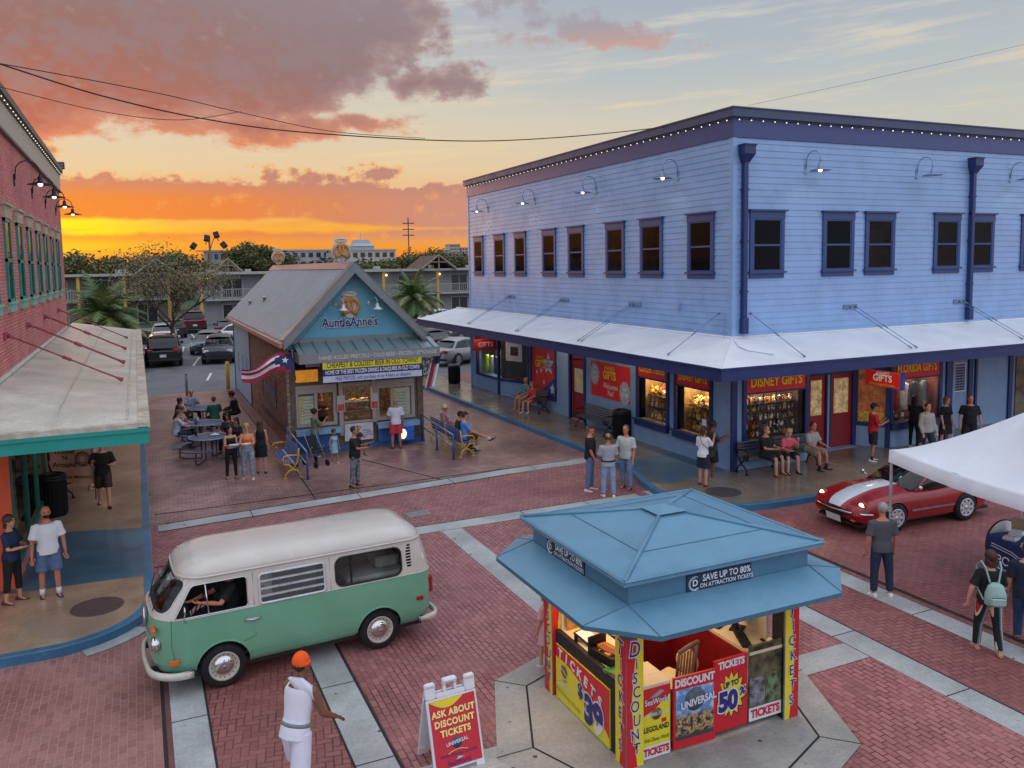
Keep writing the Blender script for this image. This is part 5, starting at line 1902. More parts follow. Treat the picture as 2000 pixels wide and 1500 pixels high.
b.build('mast',mat('mast_brown','6a5650',.7),t_)
b=MB()
b.tube([(-1.6,0,8.4),(1.6,0,8.4)],.06,5)
b.tube([(0,0,8.4),(.5,-.3,9.9)],.05,5)
b.build('crossarm',mat('mast_brown','6a5650',.7),t_)
for (xx,zz,rr) in ((-1.8,9.0,35),(-.3,9.9,10),(.8,10.3,-15),(1.6,9.1,-35)):
 b=MB(Matrix.Translation((xx,0,zz))@Matrix.Rotation(R(rr),4,'Y')@Matrix.Rotation(R(-25),4,'X'))
 b.rbox(-.32,-.25,-.35,.32,.25,.35,.05)
 b.tube([(0,0,-.35),(0,.1,-.8)],.05,5)
 b.build('floodlight',M_BLACKM,t_)
# -- TREES, PALMS, HEDGE
M_BARK=mat('bark','4e4238',.9,var=.3,vs=8,bump=.6)
M_LEAFS=[mat('leaf_%d'%i,c,.7,var=.3,vs=3) for i,c in enumerate(('525c34','434e2c','626638','766640'))]
M_PALMG=[mat('palm_%d'%i,c,.6,var=.25,vs=3) for i,c in enumerate(('5e7040','4e6838','76804a'))]
def leaf_cloud(b,c,r,n,size,mats,sq=.75,rnd=random):
 for i in range(n):
  th,ph=rnd.uniform(0,2*PI),math.acos(rnd.uniform(-1,1))
  rr=r*(rnd.random()**.4)
  p=Vector((c[0]+rr*math.sin(ph)*math.cos(th),c[1]+rr*math.sin(ph)*math.sin(th),c[2]+rr*math.cos(ph)*sq))
  s=size*rnd.uniform(.6,1.4)
  a=Vector((rnd.uniform(-1,1),rnd.uniform(-1,1),rnd.uniform(-.5,.5))).normalized()
  q=a.cross(Vector((rnd.uniform(-1,1),rnd.uniform(-1,1),rnd.uniform(-1,1)))).normalized()
  b.cur=rnd.randrange(len(mats))
  k=b.V([p-a*s,p+q*s*.5,p+a*s,p-q*s*.5])
  b.F([(0,1,2,3)],k,False)
def branches(b,p,d,length,r,depth,ends,rnd,spread=.6,curve=.25,kids=3):
 pts=[p]
 q=p
 dd=d.normalized()
 for i in range(4):
  dd=(dd+Vector((rnd.uniform(-curve,curve),rnd.uniform(-curve,curve),rnd.uniform(-.05,.12)))).normalized()
  q=q+dd*length/4
  pts.append(q)
 b.tube(pts,[r*(1-.13*i) for i in range(5)],6 if depth>1 else 4,caps=False)
 if depth==0:
  ends.append(q)
  return
 for k in range(kids):
  a=rnd.uniform(0,2*PI)
  nd=(dd+Vector((math.cos(a),math.sin(a),rnd.uniform(-.15,.35)))*spread).normalized()
  branches(b,pts[rnd.choice((2,3,4))],nd,length*rnd.uniform(.6,.8),r*.55,depth-1,ends,rnd,spread,curve,kids)
 ends.append(q)
def tree(name,label,x,y,h,cr,seed,leaf=.22,n=60,dens=1.0,mats=None,group=None,trunk=.18,depth=3,z0=0.0,bare=False,sq=.75):
 rnd=random.Random(seed)
 t_=thing(name,label,'tree',(x,y,z0),0,group)
 b=MB()
 ends=[]
 th=h*.35
 b.tube([(0,0,-.3),(.05,0,th*.5),(0,.05,th)],[trunk*1.2,trunk,trunk*.85],8)
 for k in range(5):
  a=2*PI*k/5+rnd.uniform(-.4,.4)
  branches(b,Vector((0,.03,th*rnd.uniform(.75,1))),Vector((math.cos(a)*.8,math.sin(a)*.8,.9)),h*.32,trunk*.55,depth-1,ends,rnd)
 b.build('trunk',M_BARK,t_,fix=False)
 c=MB()
 c.mats=mats or M_LEAFS
 top=h-cr*sq
 for e in ends:
  leaf_cloud(c,e,cr*.28,int(n*dens),leaf,c.mats,sq,rnd)
 if not bare:
  for k in range(26):
   a,rr=rnd.uniform(0,2*PI),cr*rnd.random()**.5
   zz=top+(rnd.uniform(-.6,.9))*cr*sq*(1-(rr/cr)**2*.6)
   leaf_cloud(c,(rr*math.cos(a),rr*math.sin(a),zz),cr*rnd.uniform(.22,.38),int(n*1.6),leaf,c.mats,.8,rnd)
 c.build('crown',None,t_,fix=False)
 return t_
def palm(name,label,x,y,th,fr,seed,n=34,z0=0.0,trunk=.28):
 rnd=random.Random(seed)
 t_=thing(name,label,'palm tree',(x,y,z0),0,'feathery palms in the parking lot')
 b=MB()
 b.tube([(0,0,-.2),(0,0,th*.5),(0,0,th)],[trunk*1.1,trunk,trunk*1.2],10)
 for k in range(30):
  a=rnd.uniform(0,2*PI)
  zz=th*(.35+.65*k/30)
  b.tube([(trunk*math.cos(a),trunk*math.sin(a),zz),(trunk*1.5*math.cos(a),trunk*1.5*math.sin(a),zz+.22)],.05,4)
 b.build('trunk',M_BARK,t_,fix=False)
 c=MB()
 c.mats=M_PALMG
 for k in range(n):
  a=2.399963*k
  el=R(85-95*(k/n)**.8)
  L_=fr*rnd.uniform(.85,1.1)
  p=Vector((0,0,th+.05))
  d=Vector((math.cos(a)*math.cos(el),math.sin(a)*math.cos(el),math.sin(el)))
  side=Vector((-math.sin(a),math.cos(a),0))
  pts=[p]
  m_=16
  for i in range(m_):
   d=(d+Vector((0,0,-.085-.03*rnd.random()))).normalized()
   p=p+d*L_/m_
   pts.append(p)
  c.cur=k%3
  c.tube(pts,[.035*(1-i/20) for i in range(m_+1)],3,caps=False)
  for i in range(2,m_+1):
   f=i/m_
   ll=fr*.26*math.sin(PI*min(1,f*.85+.12))+.1
   for hlf in (0,.5):
    base=pts[i-1].lerp(pts[i],hlf)
    dirp=(pts[i]-pts[i-1]).normalized()
    for sgn in (-1,1):
     tip=base+(side*sgn+dirp*.75+Vector((0,0,-.35+rnd.uniform(-.2,.25)))).normalized()*ll
     w=dirp*.07
     q=c.V([base-w,base+w,tip])
     c.F([(0,1,2)],q,False)
 c.build('crown',None,t_,fix=False)
 return t_
palm('palm_tree','broad feathery palm behind the brick building canopy, left side',-2.0,58,3.1,3.4,3,n=42)
palm('palm_tree','dark feathery palm in front of the motel, right of the pretzel shop',24.4,76,2.9,3.6,5,n=44)
tree('bare_tree','sparse leafless-looking tree rising from the parking lot above the parked cars',2.1,61,7.6,3.6,11,leaf=.075,n=30,trunk=.16,depth=4,bare=True,mats=[mat('twig_leaf','7a7a50',.8,var=.3),mat('twig_leaf_brown','86705a',.8,var=.3)])
spec=[(18.5,150,11.6,4.6,'dense dark green tree behind the motel, left of the pretzel signs'),(23.5,152,9.6,4.0,'rounded dark tree behind the motel beside the light mast'),(5.5,135,9.4,5.5,'olive green tree spreading over the motel roof'),(-1,142,8.9,5.0,'brownish thin tree behind the left motel wing'),(-8,150,9.6,5.0,'low dark tree at the far left under the yellow sunset'),(42,150,8.4,4.5,'bushy tree in front of the cream hotel'),(52,160,10.2,5.5,'dark tree right of the cream hotel'),(60,165,9.8,6.0,'dark tree under the power pylon'),(36,145,7.6,3.0,'small palm-like tree at the foot of the hotel'),]
for i,(x,y,h,cr,lab) in enumerate(spec):
 tree('tree',lab,x,y,h,cr,40+i,leaf=.26,n=80,trunk=.35,depth=3,group='trees beyond the motel',z0=-.5)
rnd=random.Random(99)
b=MB()
b.mats=[mat('far_wood_%d'%i,c,.9,var=.3,vs=.1) for i,c in enumerate(('3e3d2a','4a4230','34382a'))]
for (y,n,hmin,hmax) in ((185,90,5.0,8.6),(260,110,6.5,10.0),(420,120,8,11.5)):
 for i in range(n):
  x=-y*.25+(y*1.55)*i/n+rnd.uniform(-2,2)
  h=rnd.uniform(hmin,hmax)
  r_=y*.028
  k_=int(60)
  for j in range(4):
   leaf_cloud(b,(x+rnd.uniform(-r_,r_),y+rnd.uniform(-4,4),rnd.uniform(h*.2,h*.82)),r_*rnd.uniform(.5,1.0),34,y*.0028,b.mats,.8,rnd)
 pts=[]
 for i in range(n*2):
  x=-y*.25+(y*1.55)*i/(n*2)
  pts.append((x,hmin*.55+1.6*noise.noise(Vector((x*.08,y,0)))))
 for i in range(len(pts)-1):
  b.cur=i%3
  k=b.V([(pts[i][0],y+3+(i%2),-1),(pts[i+1][0],y+3+((i+1)%2),-1),(pts[i+1][0],y+3+((i+1)%2),pts[i+1][1]),(pts[i][0],y+3+(i%2),pts[i][1])])
  b.F([(0,1,2,3)],k,False)
o=b.build('far_wood',None,fix=False)
tag(o,'far-off dark wood along the horizon below the sunset','wood',None,'stuff')
def bush(name,label,x,y,w,d,h,seed,mats=None,cat='hedge'):
 rnd=random.Random(seed)
 b=MB(Matrix.Translation((x,y,0)))
 b.mats=mats or [M_LEAFS[1],mat('hedge_dark','27301e',.8,var=.3)]
 b.cur=1
 b.rbox(-w/2*.85,-d/2*.8,0,w/2*.85,d/2*.8,h*.9,.15)
 for i in range(int(900*w*h*.6)):
  f=rnd.random()
  px,py,pz=rnd.uniform(-w/2,w/2),rnd.choice((-d/2,d/2,rnd.uniform(-d/2,d/2))),rnd.uniform(0,h)
  if abs(py)<d/2:
   pz=h
  s=.06*rnd.uniform(.6,1.5)
  a=Vector((rnd.uniform(-1,1),rnd.uniform(-1,1),rnd.uniform(-1,1))).normalized()
  q=a.cross(Vector((rnd.uniform(-1,1),rnd.uniform(-1,1),.3))).normalized()
  p=Vector((px,py+rnd.uniform(-.06,.06),pz+rnd.uniform(-.05,.1)))
  b.cur=rnd.randrange(2)
  k=b.V([p-a*s,p+q*s*.6,p+a*s,p-q*s*.6])
  b.F([(0,1,2,3)],k,False)
 o=b.build(name,None,fix=False)
 tag(o,label,cat)
 return o
bush('hedge','trimmed dark hedge at the lot edge right of the pretzel shop',12.6,42.2,3.0,1.0,1.05,5)
bush('bush','low green bush in the lot island at the foot of the bare tree',0.6,76,3.2,2.2,.9,6,cat='bush')
bush('bush','dark strip of bushes at the far left end of the lot near the motel wing',-7.0,84,8,1.6,1.1,7,cat='bush')
# overhead cables --
M_CAB=mat('cable_black','1a1416',.6,var=0)
def cable(label,pts,r):
 """smooth sagging cable through points"""
 P=[Vector(p) for p in pts]
 out=[]
 for i in range(len(P)-1):
  p0,p1,p2,p3=P[max(i-1,0)],P[i],P[i+1],P[min(i+2,len(P)-1)]
  for k in range(10):
   t=k/10
   out.append(.5*((2*p1)+(p2-p0)*t+(2*p0-5*p1+4*p2-p3)*t*t+(3*p1-p0-3*p2+p3)*t**3))
 out.append(P[-1])
 b=MB()
 b.tube(out,r,5)
 o=b.build('overhead_cable',M_CAB)
 tag(o,label,'cable','overhead cables across the sky')
CABLES=[]
cable('thick black cable sagging from the upper left to the blue roof',[(-2.9,14.6,9.45),(-2.11,15.0,9.4),(-1.78,15.5,9.38),(-.36,16.5,9.17),(1.41,17.5,9.04),(3.6,18.5,9.04),(7.6,19.5,9.19),(10.9,20.2,9.55),(14.48,21.0,10.11),(15.4,21.2,10.3)],.014)
cable('thin cable crossing above the thick one on the left',[(-2.26,16.0,9.51),(-1.88,16.4,9.58),(.52,18.0,9.59),(2.39,20.0,9.66),(4.95,22.0,9.67),(8.19,24.0,9.94)],.009)
cable('thin cable looping low over the left brick building',[(-2.57,18.0,9.6),(-2.13,18.3,9.56),(-.45,19.5,9.42),(1.1,20.5,9.5),(2.57,21.5,9.95)],.008)
cable('very thin wire rising from the blue building corner to the upper right',[(15.34,17.9,10.27),(19.29,17.0,11.15),(24.04,15.5,12.24)],.004)
# -- PARKED CARS
M_TYRE=mat('tyre_rubber','16161a',.85,var=.1)
M_RIM=mat('alloy_rim','a9acb0',.3,.8,var=.05)
M_CARGL=mat('car_glass','0b0d10',.05,var=0,spec=.6)
M_CHR=mat('chrome','d0d2d4',.1,1.0,var=0)
M_PLATEW=mat('number_plate','c9ccd0',.5,var=.1,vs=20)
M_TAIL=mat('tail_lamp','a01a20',.25,var=0)
M_HEADL=mat('head_lamp','c9ced4',.15,var=0)
M_TRIMK=mat('car_black_trim','1c1d20',.6,var=0)
def wheel(parent,x,y,z,r,w,side,rim=M_RIM,spokes=7,name='wheel'):
 b=MB(Matrix.Translation((x,y,z)))
 s=side
 b.use(M_TYRE)
 b.lathe([(r*.62,s*w*.5),(r*.93,s*w*.5),(r,s*w*.36),(r,-s*w*.36),(r*.93,-s*w*.5),(r*.6,-s*w*.5)],n=26,axis='y',caps=False)
 o=b.build(name,M_TYRE,parent)
 b=MB(Matrix.Translation((x,y,z)))
 b.lathe([(.001,s*w*.28),(r*.6,s*w*.28)],n=26,axis='y',caps=False)
 b.lathe([(r*.55,s*w*.46),(r*.66,s*w*.54),(r*.66,s*w*.2)],n=26,axis='y',caps=False)
 for k in range(spokes):
  a=2*PI*k/spokes
  c_,s_=math.cos(a),math.sin(a)
  pts=[(c_*.05-s_*.045,s_*.05+c_*.045),(c_*.05+s_*.045,s_*.05-c_*.045),(c_*r*.6+s_*.03,s_*r*.6-c_*.03),(c_*r*.6-s_*.03,s_*r*.6+c_*.03)]
  b.loft([[(p[1],s*w*.38,p[0]) for p in pts],[(p[1],s*w*.46,p[0]) for p in pts]],True,True,False)
 b.lathe([(.001,s*w*.48),(.06,s*w*.46),(.06,s*w*.3)],n=12,axis='y',caps=False)
 b.build('rim',rim,o)
 return o
def spl(keys,x):
 """smooth interpolation through (x, v...) rows"""
 n=len(keys)
 for i in range(n-1):
  if x<=keys[i+1][0] or i==n-2:
   a,c=keys[i],keys[i+1]
   t=(x-a[0])/(c[0]-a[0])
   t=max(0,min(1,t))
   p,q=keys[max(i-1,0)],keys[min(i+2,n-1)]
   out=[]
   for k in range(1,len(a)):
    m0=(c[k]-p[k])/(c[0]-p[0])*(c[0]-a[0]) if i>0 else (c[k]-a[k])
    m1=(q[k]-a[k])/(q[0]-a[0])*(c[0]-a[0]) if i<n-2 else (c[k]-a[k])
    t2,t3=t*t,t*t*t
    out.append((2*t3-3*t2+1)*a[k]+(t3-2*t2+t)*m0+(-2*t3+3*t2)*c[k]+(t3-t2)*m1)
   return out
KINDS_={'suv':dict(L=4.8,wb=(-1.4,1.4),r=.38,body=[(-2.4,.72,.42,.80,.84),(-2.25,.88,.32,.95,1.0),(-1.4,.94,.28,1.04,1.12),(-.9,.95,.27,1.06,1.16),(1.2,.95,.27,1.08,1.12),(2.1,.93,.3,1.08,1.1),(2.35,.86,.36,1.0,1.02),(2.42,.78,.45,.9,.9)],cab=[(-1.15,.82,.74,1.12),(-.45,.84,.70,1.66),(.2,.84,.70,1.78),(1.5,.84,.70,1.76),(2.1,.82,.68,1.70),(2.36,.78,.66,1.12)]),'sedan':dict(L=4.6,wb=(-1.38,1.35),r=.33,body=[(-2.3,.66,.40,.62,.66),(-2.15,.82,.28,.74,.80),(-1.3,.89,.24,.84,.94),(-.8,.90,.22,.88,.98),(1.0,.90,.22,.92,.98),(1.9,.87,.26,.94,1.0),(2.2,.82,.34,.90,.94),(2.3,.72,.42,.82,.84)],cab=[(-1.15,.76,.62,.95),(-.35,.80,.58,1.36),(.2,.80,.58,1.44),(.8,.80,.58,1.42),(1.35,.78,.56,1.25),(1.85,.72,.52,.98)]),'hatch':dict(L=4.2,wb=(-1.3,1.3),r=.34,body=[(-2.1,.68,.42,.72,.76),(-1.95,.83,.3,.86,.9),(-1.2,.89,.26,.94,1.04),(-.7,.90,.25,.97,1.08),(1.0,.90,.25,1.0,1.05),(1.8,.87,.3,1.02,1.04),(2.05,.82,.36,.96,.98),(2.12,.74,.45,.86,.88)],cab=[(-1.05,.78,.66,1.04),(-.35,.81,.62,1.44),(.25,.81,.62,1.56),(1.1,.81,.62,1.54),(1.7,.78,.60,1.4),(2.02,.74,.58,1.04)]),'pickup':dict(L=5.4,wb=(-1.7,1.7),r=.40,body=[(-2.7,.74,.50,.92,.96),(-2.55,.92,.38,1.06,1.12),(-1.5,.97,.34,1.14,1.24),(-1.0,.97,.34,1.16,1.26),(1.2,.97,.34,1.16,1.16),(2.4,.96,.36,1.18,1.14),(2.66,.94,.42,1.16,1.14),(2.7,.9,.5,1.1,1.1)],cab=[(-1.25,.84,.76,1.2),(-.6,.86,.74,1.76),(0,.86,.74,1.88),(.8,.86,.74,1.86),(1.05,.84,.72,1.7),(1.1,.84,.74,1.2)]),}
def make_car(kind,paint,name,label,loc,rz,group='cars parked in the lot',scale=1.0,front_lit=False):
 K=KINDS_[kind]
 t_=thing(name,label,'car',loc,rz,group,scale=scale)
 b=MB()
 rings=[]
 xs=[K['body'][0][0]+(K['body'][-1][0]-K['body'][0][0])*i/26 for i in range(27)]
 for x in xs:
  hw,zb,zs,zt=spl(K['body'],x)
  half=[(0,zb),(hw*.8,zb),(hw*.97,zb+.08),(hw,(zb+zs)/2),(hw*.985,zs-.07),(hw*.94,zs-.01),(hw*.82,zs+(zt-zs)*.35),(hw*.45,zt-.01),(0,zt)]
  ring=[(x,p[0],p[1]) for p in half]+[(x,-p[0],p[1]) for p in half[-2:0:-1]]
  rings.append(ring)
 b.loft(rings,True,True,True)
 b.build('body',paint,t_)
 b=MB()
 c=MB()
 rings,top=[],[]
 xs=[K['cab'][0][0]+(K['cab'][-1][0]-K['cab'][0][0])*i/22 for i in range(23)]
 for x in xs:
  wl,wt,z_=spl(K['cab'],x)
  zs=spl(K['body'],x)[2]-.04
  z_=max(z_,zs+.02)
  f=.86
  wm=wl+(wt-wl)*f
  zr=zs+(z_-zs)*.84
  rings.append([(x,-wl,zs),(x,-wm,zr),(x,wm,zr),(x,wl,zs)])
  top.append([(x,-wm-.012,zr-.015),(x,-wt*.97,z_-.035),(x,-wt*.6,z_),(x,0,z_+.015),(x,wt*.6,z_),(x,wt*.97,z_-.035),(x,wm+.012,zr-.015)])
 b.loft(rings,True,True,False)
 b.build('window_glass',M_CARGL,t_)
 n_=len(xs)
 i0=next(i for i in range(n_) if top[i][3][2]>max(q[3][2] for q in top)-.14)
 i1=max(i for i in range(n_) if top[i][3][2]>max(q[3][2] for q in top)-.16)
 c.loft(top[i0:i1+1],False,False,True,closed=False)
 def pill(i,j,w=.045):
  for s in (-1,1):
   k1,k2=rings[i],rings[j]
   p=Vector(k1[0] if s<0 else k1[3])
   q=Vector(k2[1] if s<0 else k2[2])
   c.tube([p+Vector((0,s*.004,0)),q+Vector((0,s*.004,0))],w,5)
 pill(0,i0)
 pill((i0+i1)//2,(i0+i1)//2,.04)
 pill(n_-1 if kind!='sedan' else n_-3,i1,.06)
 c.build('roof',paint,t_)
 xf,xr=K['body'][0][0],K['body'][-1][0]
 for wx in K['wb']:
  for s in (-1,1):
   hw=spl(K['body'],wx)[0]
   a=MB()
   a.lathe([(.001,s*(hw-.02)),(K['r']*1.14,s*(hw-.02)),(K['r']*1.16,s*(hw+.006)),(.001,s*(hw+.006))],(wx,0,K['r']),24,'y')
   a.build('wheel_arch',M_TRIMK,t_)
   wheel(t_,wx,s*(hw-.08),K['r'],K['r'],.22,s)
 zl=K['body'][1][3]-.1
 for s in (-1,1):
  b=MB()
  b.rbox(xf+.04,s*.45,zl-.09,xf+.22,s*.80,zl+.07,.05)
  b.build('headlight',M_HEADL,t_)
  b=MB()
  zt=K['body'][-3][3]-.12
  b.rbox(xr-.22,s*.5,zt-.1,xr-.0,s*.84,zt+.08,.05)
  b.build('tail_light',M_TAIL,t_)
  b=MB()
  wl=K['cab'][0][1]
  b.rbox(K['cab'][0][0]+.35,s*(wl+.06),K['body'][3][3]+.02,K['cab'][0][0]+.5,s*(wl+.24),K['body'][3][3]+.16,.03)
  b.build('mirror',paint,t_)
 b=MB()
 b.rbox(xf-.015,-.42,K['body'][0][2]+.02,xf+.08,.42,K['body'][0][3]-.06,.02)
 b.build('grille',M_TRIMK,t_)
 b=MB()
 b.box(xr-.01,-.17,K['body'][-1][2]+.14,xr+.02,.17,K['body'][-1][2]+.29)
 b.build('number_plate',M_PLATEW,t_)
 b=MB()
 b.rbox(xr-.12,-.8,K['body'][-2][2]-.0,xr+.03,.8,K['body'][-2][2]+.12,.03)
 b.build('bumper',M_TRIMK,t_)
 b=MB()
 b.rbox(xf-.03,-.78,K['body'][1][2]-.0,xf+.12,.78,K['body'][1][2]+.1,.03)
 b.build('bumper',M_TRIMK,t_)
 return t_
def paint(name,c,metal=.3,rough=.3):
 return mat('car_paint_'+name,c,rough,metal,var=.03,coat=.6)
P_BLK,P_NAVY,P_SIL,P_WHT,P_MAR,P_GRY,P_BLU=(paint('black','15161a'),paint('navy','2a3240'),paint('silver','9a9fa4'),paint('white','d4d6d8',0),paint('maroon','5c1a22'),paint('grey','5a5e62'),paint('bluegrey','5a6a78'))
S=1.14
N90=R(-90)
cars=[('suv',P_BLK,'black SUV seen from behind, nearest car in the lot',(1.45,58.6,-.02),R(-93)),('hatch',P_NAVY,'dark navy hatchback facing the square beside the pretzel shop',(4.9,58.2,-.02),R(82)),('sedan',P_BLU,'blue grey sedan parked behind the dark navy hatchback',(4.7,65,-.02),R(78)),('sedan',P_WHT,'white sedan half hidden behind the pretzel shop roof',(8.2,72,-.02),R(160)),('hatch',P_SIL,'small silver hatchback under the bare tree, facing the square',(1.9,74,-.02),R(88)),('sedan',P_WHT,'white car just beyond the black SUV',(1.7,66.5,-.02),R(-92)),('pickup',P_MAR,'dark maroon pickup parked near the motel',(5.0,88,-.02),R(-90)),('sedan',P_BLK,'black sedan with its tail to us near the motel',(7.4,80,-.02),R(-96)),('suv',P_WHT,'white SUV behind the palm, facing the square',(-2.2,68,-.02),R(90)),('sedan',P_WHT,'white car half hidden by the canopy edge below the palm',(-5.4,62,-.02),R(20)),('suv',P_GRY,'dark car mostly hidden behind the canopy edge',(-.9,56,-.02),R(90)),('sedan',P_BLK,'black sedan seen from behind between the pretzel shop and the white awning',(19.2,57,-.02),R(-80)),('hatch',P_GRY,'grey hatchback seen from the side under the awning edge',(24.8,62.5,-.02),R(10)),('sedan',P_SIL,'silver sedan in the lane beside the blue building',(18.6,48.3,-.02),R(-152)),('sedan',P_WHT,'white car in the row before the motel, right of the palm',(28.6,82,-.02),R(20)),('sedan',P_BLK,'black car in the row before the motel, near the blue building',(31.5,79,-.02),R(25)),('hatch',P_SIL,'silver car at the end of the row before the motel',(35,81,-.02),R(20)),('sedan',P_SIL,'silver car seen end-on at the far left edge of the lot lane',(-3.4,78,-.02),R(-88)),('hatch',P_NAVY,'dark hatchback between the bare tree and the maroon pickup',(3.0,82,-.02),R(-92)),('suv',P_SIL,'silver SUV half hidden behind the pretzel shop roof near the motel',(10.2,84,-.02),R(-85)),('sedan',P_BLK,'black car farthest back in the lane beside the blue building',(21.5,68,-.02),R(-80)),('sedan',P_BLU,'blue grey car in the row left of the palm by the motel',(22.0,86,-.02),R(-70)),]
for (k,p,lab,loc,rz) in cars:
 make_car(k,p,'parked_car',lab,loc,rz,scale=S)
# -- GREEN AND WHITE VAN
P_MINT=mat('van_mint_paint','6ca68a',.22,.0,var=.035,vs=2,coat=.5)
P_CREAM=mat('van_cream_paint','c4beb6',.20,.0,var=.04,vs=2,coat=.5,dirt=('a89c8c',1.2,.25))
M_BUMPW=mat('white_bumper','c9c4ba',.35,var=.1,vs=6,coat=.3)
M_RUB=mat('black_rubber','141416',.6,var=0)
M_VINT=mat('van_interior','3a3430',.8,var=.2)
def boolean_cut(o,cutters,solver='EXACT'):
 for c in cutters:
  md=o.modifiers.new('cut','BOOLEAN')
  md.operation='DIFFERENCE'
  md.solver=solver
  md.object=c
 bpy.context.view_layer.update()
 dg=bpy.context.evaluated_depsgraph_get()
 me=bpy.data.meshes.new_from_object(o.evaluated_get(dg))
 o.modifiers.clear()
 old=o.data
 o.data=me
 me.name=o.name
 for c in cutters:
  bpy.data.objects.remove(c)
 return o
CUTP=[None]
def shade_auto(o,ang=32):
 me=o.data
 bm=bmesh.new()
 bm.from_mesh(me)
 bmesh.ops.remove_doubles(bm,verts=bm.verts,dist=.0004)
 for e in bm.edges:
  if len(e.link_faces)==2:
   a=e.link_faces[0].normal.angle(e.link_faces[1].normal,0)
   e.smooth=a<R(ang)
 for f in bm.faces:
  f.smooth=True
 bm.to_mesh(me)
 bm.free()
VL=[(.30,-2.02,2.06,.74,.42,.22),(.36,-2.13,2.12,.80,.42,.22),(.50,-2.19,2.17,.845,.44,.24),(.85,-2.21,2.19,.865,.46,.26),(1.10,-2.185,2.18,.862,.46,.27),(1.17,-2.17,2.175,.858,.45,.27),(1.24,-2.12,2.165,.85,.44,.28),(1.40,-2.02,2.14,.832,.42,.29),(1.62,-1.88,2.09,.80,.40,.30),(1.72,-1.80,2.05,.785,.40,.30),(1.765,-1.79,2.04,.79,.40,.31),(1.80,-1.77,2.03,.78,.40,.32),(1.86,-1.71,1.98,.745,.42,.34),(1.91,-1.62,1.90,.68,.44,.34),(1.945,-1.48,1.78,.56,.44,.34),(1.965,-1.25,1.55,.38,.34,.30),(1.97,-.8,1.1,.08,.07,.07)]
def vlev(z):
 for i in range(len(VL)-1):
  if z<=VL[i+1][0]:
   a,c=VL[i],VL[i+1]
   t=(z-a[0])/(c[0]-a[0])
   return [a[k]+(c[k]-a[k])*t for k in range(6)]
 return list(VL[-1])
def vring(z,inset=0.0,bow=.14):
 _,xf,xr,hw,rf,rr=vlev(z)
 xf+=inset
 xr-=inset
 hw-=inset
 hw=max(hw,.02)
 rf,rr=min(rf,hw*.98),min(rr,hw*.98)
 pts=[]
 def X(x,y):
  if x<0:
   return x+bow*.5*(y/.86)**2*max(0,min(1,(-x-1.2)))
  return x
 for i in range(9):
  t=R(-90+90*i/8)
  pts.append((xr-rr+rr*math.cos(t),-hw+rr+rr*math.sin(t)))
 for i in range(1,6):
  pts.append((xr,-hw+rr+(2*hw-2*rr)*i/6))
 for i in range(9):
  t=R(90*i/8)
  pts.append((xr-rr+rr*math.cos(t),hw-rr+rr*math.sin(t)))
 for i in range(1,30):
  pts.append((xr-rr+(xf+rf-xr+rr)*i/30,hw))
 for i in range(9):
  t=R(90+90*i/8)
  pts.append((xf+rf+rf*math.cos(t),hw-rf+rf*math.sin(t)))
 for i in range(1,6):
  pts.append((xf,hw-rf+(-2*hw+2*rf)*i/6))
 for i in range(9):
  t=R(180+90*i/8)
  pts.append((xf+rf+rf*math.cos(t),-hw+rf+rf*math.sin(t)))
 for i in range(1,30):
  pts.append((xf+rf+(xr-rr-xf-rf)*i/30,-hw))
 return [(X(x,y),y,z) for x,y in pts]
van=thing('camper_van','vintage mint green and cream camper van driving across the brick crossing','van',(2.0,13.02,0.0),R(3.6),scale=.97)
zs=[l[0] for l in VL]
zz=[]
for i in range(len(zs)-1):
 n_=3 if zs[i+1]-zs[i]>.12 else 1
 for k in range(n_):
  zz.append(zs[i]+(zs[i+1]-zs[i])*k/n_)
zz.append(zs[-1])
b=MB()
b.mats=[P_MINT,P_CREAM,M_VINT]
for i in range(len(zz)-1):
 b.cur=0 if zz[i+1]<=1.171 else 1
 r0,r1=vring(zz[i]),vring(zz[i+1])
 n=len(r0)
 k=b.V(r0+r1)
 b.F([(j,(j+1)%n,n+(j+1)%n,n+j) for j in range(n)],k,True)
b.cur=0
k=b.V(vring(zz[0]))
b.F([list(range(n))[::-1]],k,False)
b.cur=1
k=b.V(vring(zz[-1]))
b.F([list(range(n))],k,False)
b.cur=2
zi=[z_ for z_ in zz if .36<z_<1.90]
for i in range(len(zi)-1):
 r0,r1=vring(zi[i],.045),vring(zi[i+1],.045)
 k=b.V(r0+r1)
 b.F([(j,n+j,n+(j+1)%n,(j+1)%n) for j in range(n)],k,True)
k=b.V(vring(zi[0],.045))
b.F([list(range(n))],k,False)
k=b.V(vring(zi[-1],.045))
b.F([list(range(n))[::-1]],k,False)
body=b.build('body',None,van,fix=False)
bm=bmesh.new()
bm.from_mesh(body.data)
bmesh.ops.remove_doubles(bm,verts=bm.verts,dist=.0005)
bm.to_mesh(body.data)
bm.free()
WSZ=(1.235,1.70)
def sidewin(x0,x1,z0,z1,r,slant=0.0):
 """outline in (x,z)"""
 pts=rrect(x0,z0,x1,z1,r,5)
 if slant:
  pts=[(x+slant*(z1-z)/(z1-z0)*(1 if x<(x0+x1)/2 else 0),z) for x,z in pts]
 return pts
wins={'door':sidewin(-1.62,-.84,1.19,1.64,.05,-.26),'mid':sidewin(-.66,.34,1.19,1.63,.05),'rear':sidewin(.52,1.62,1.20,1.65,.12)}
cutters=[]
CUTP[0]=van
def cutter(mb):
 o=mb.build('cutter',M_VINT)
 o.parent=CUTP[0]
 cutters.append(o)
for s in (-1,1):
 for w in wins.values():
  c=MB()
  c.prismY([(x,z_) for x,z_ in w],s*.70 if s>0 else -1.1,1.1 if s>0 else -.70)
  cutter(c)
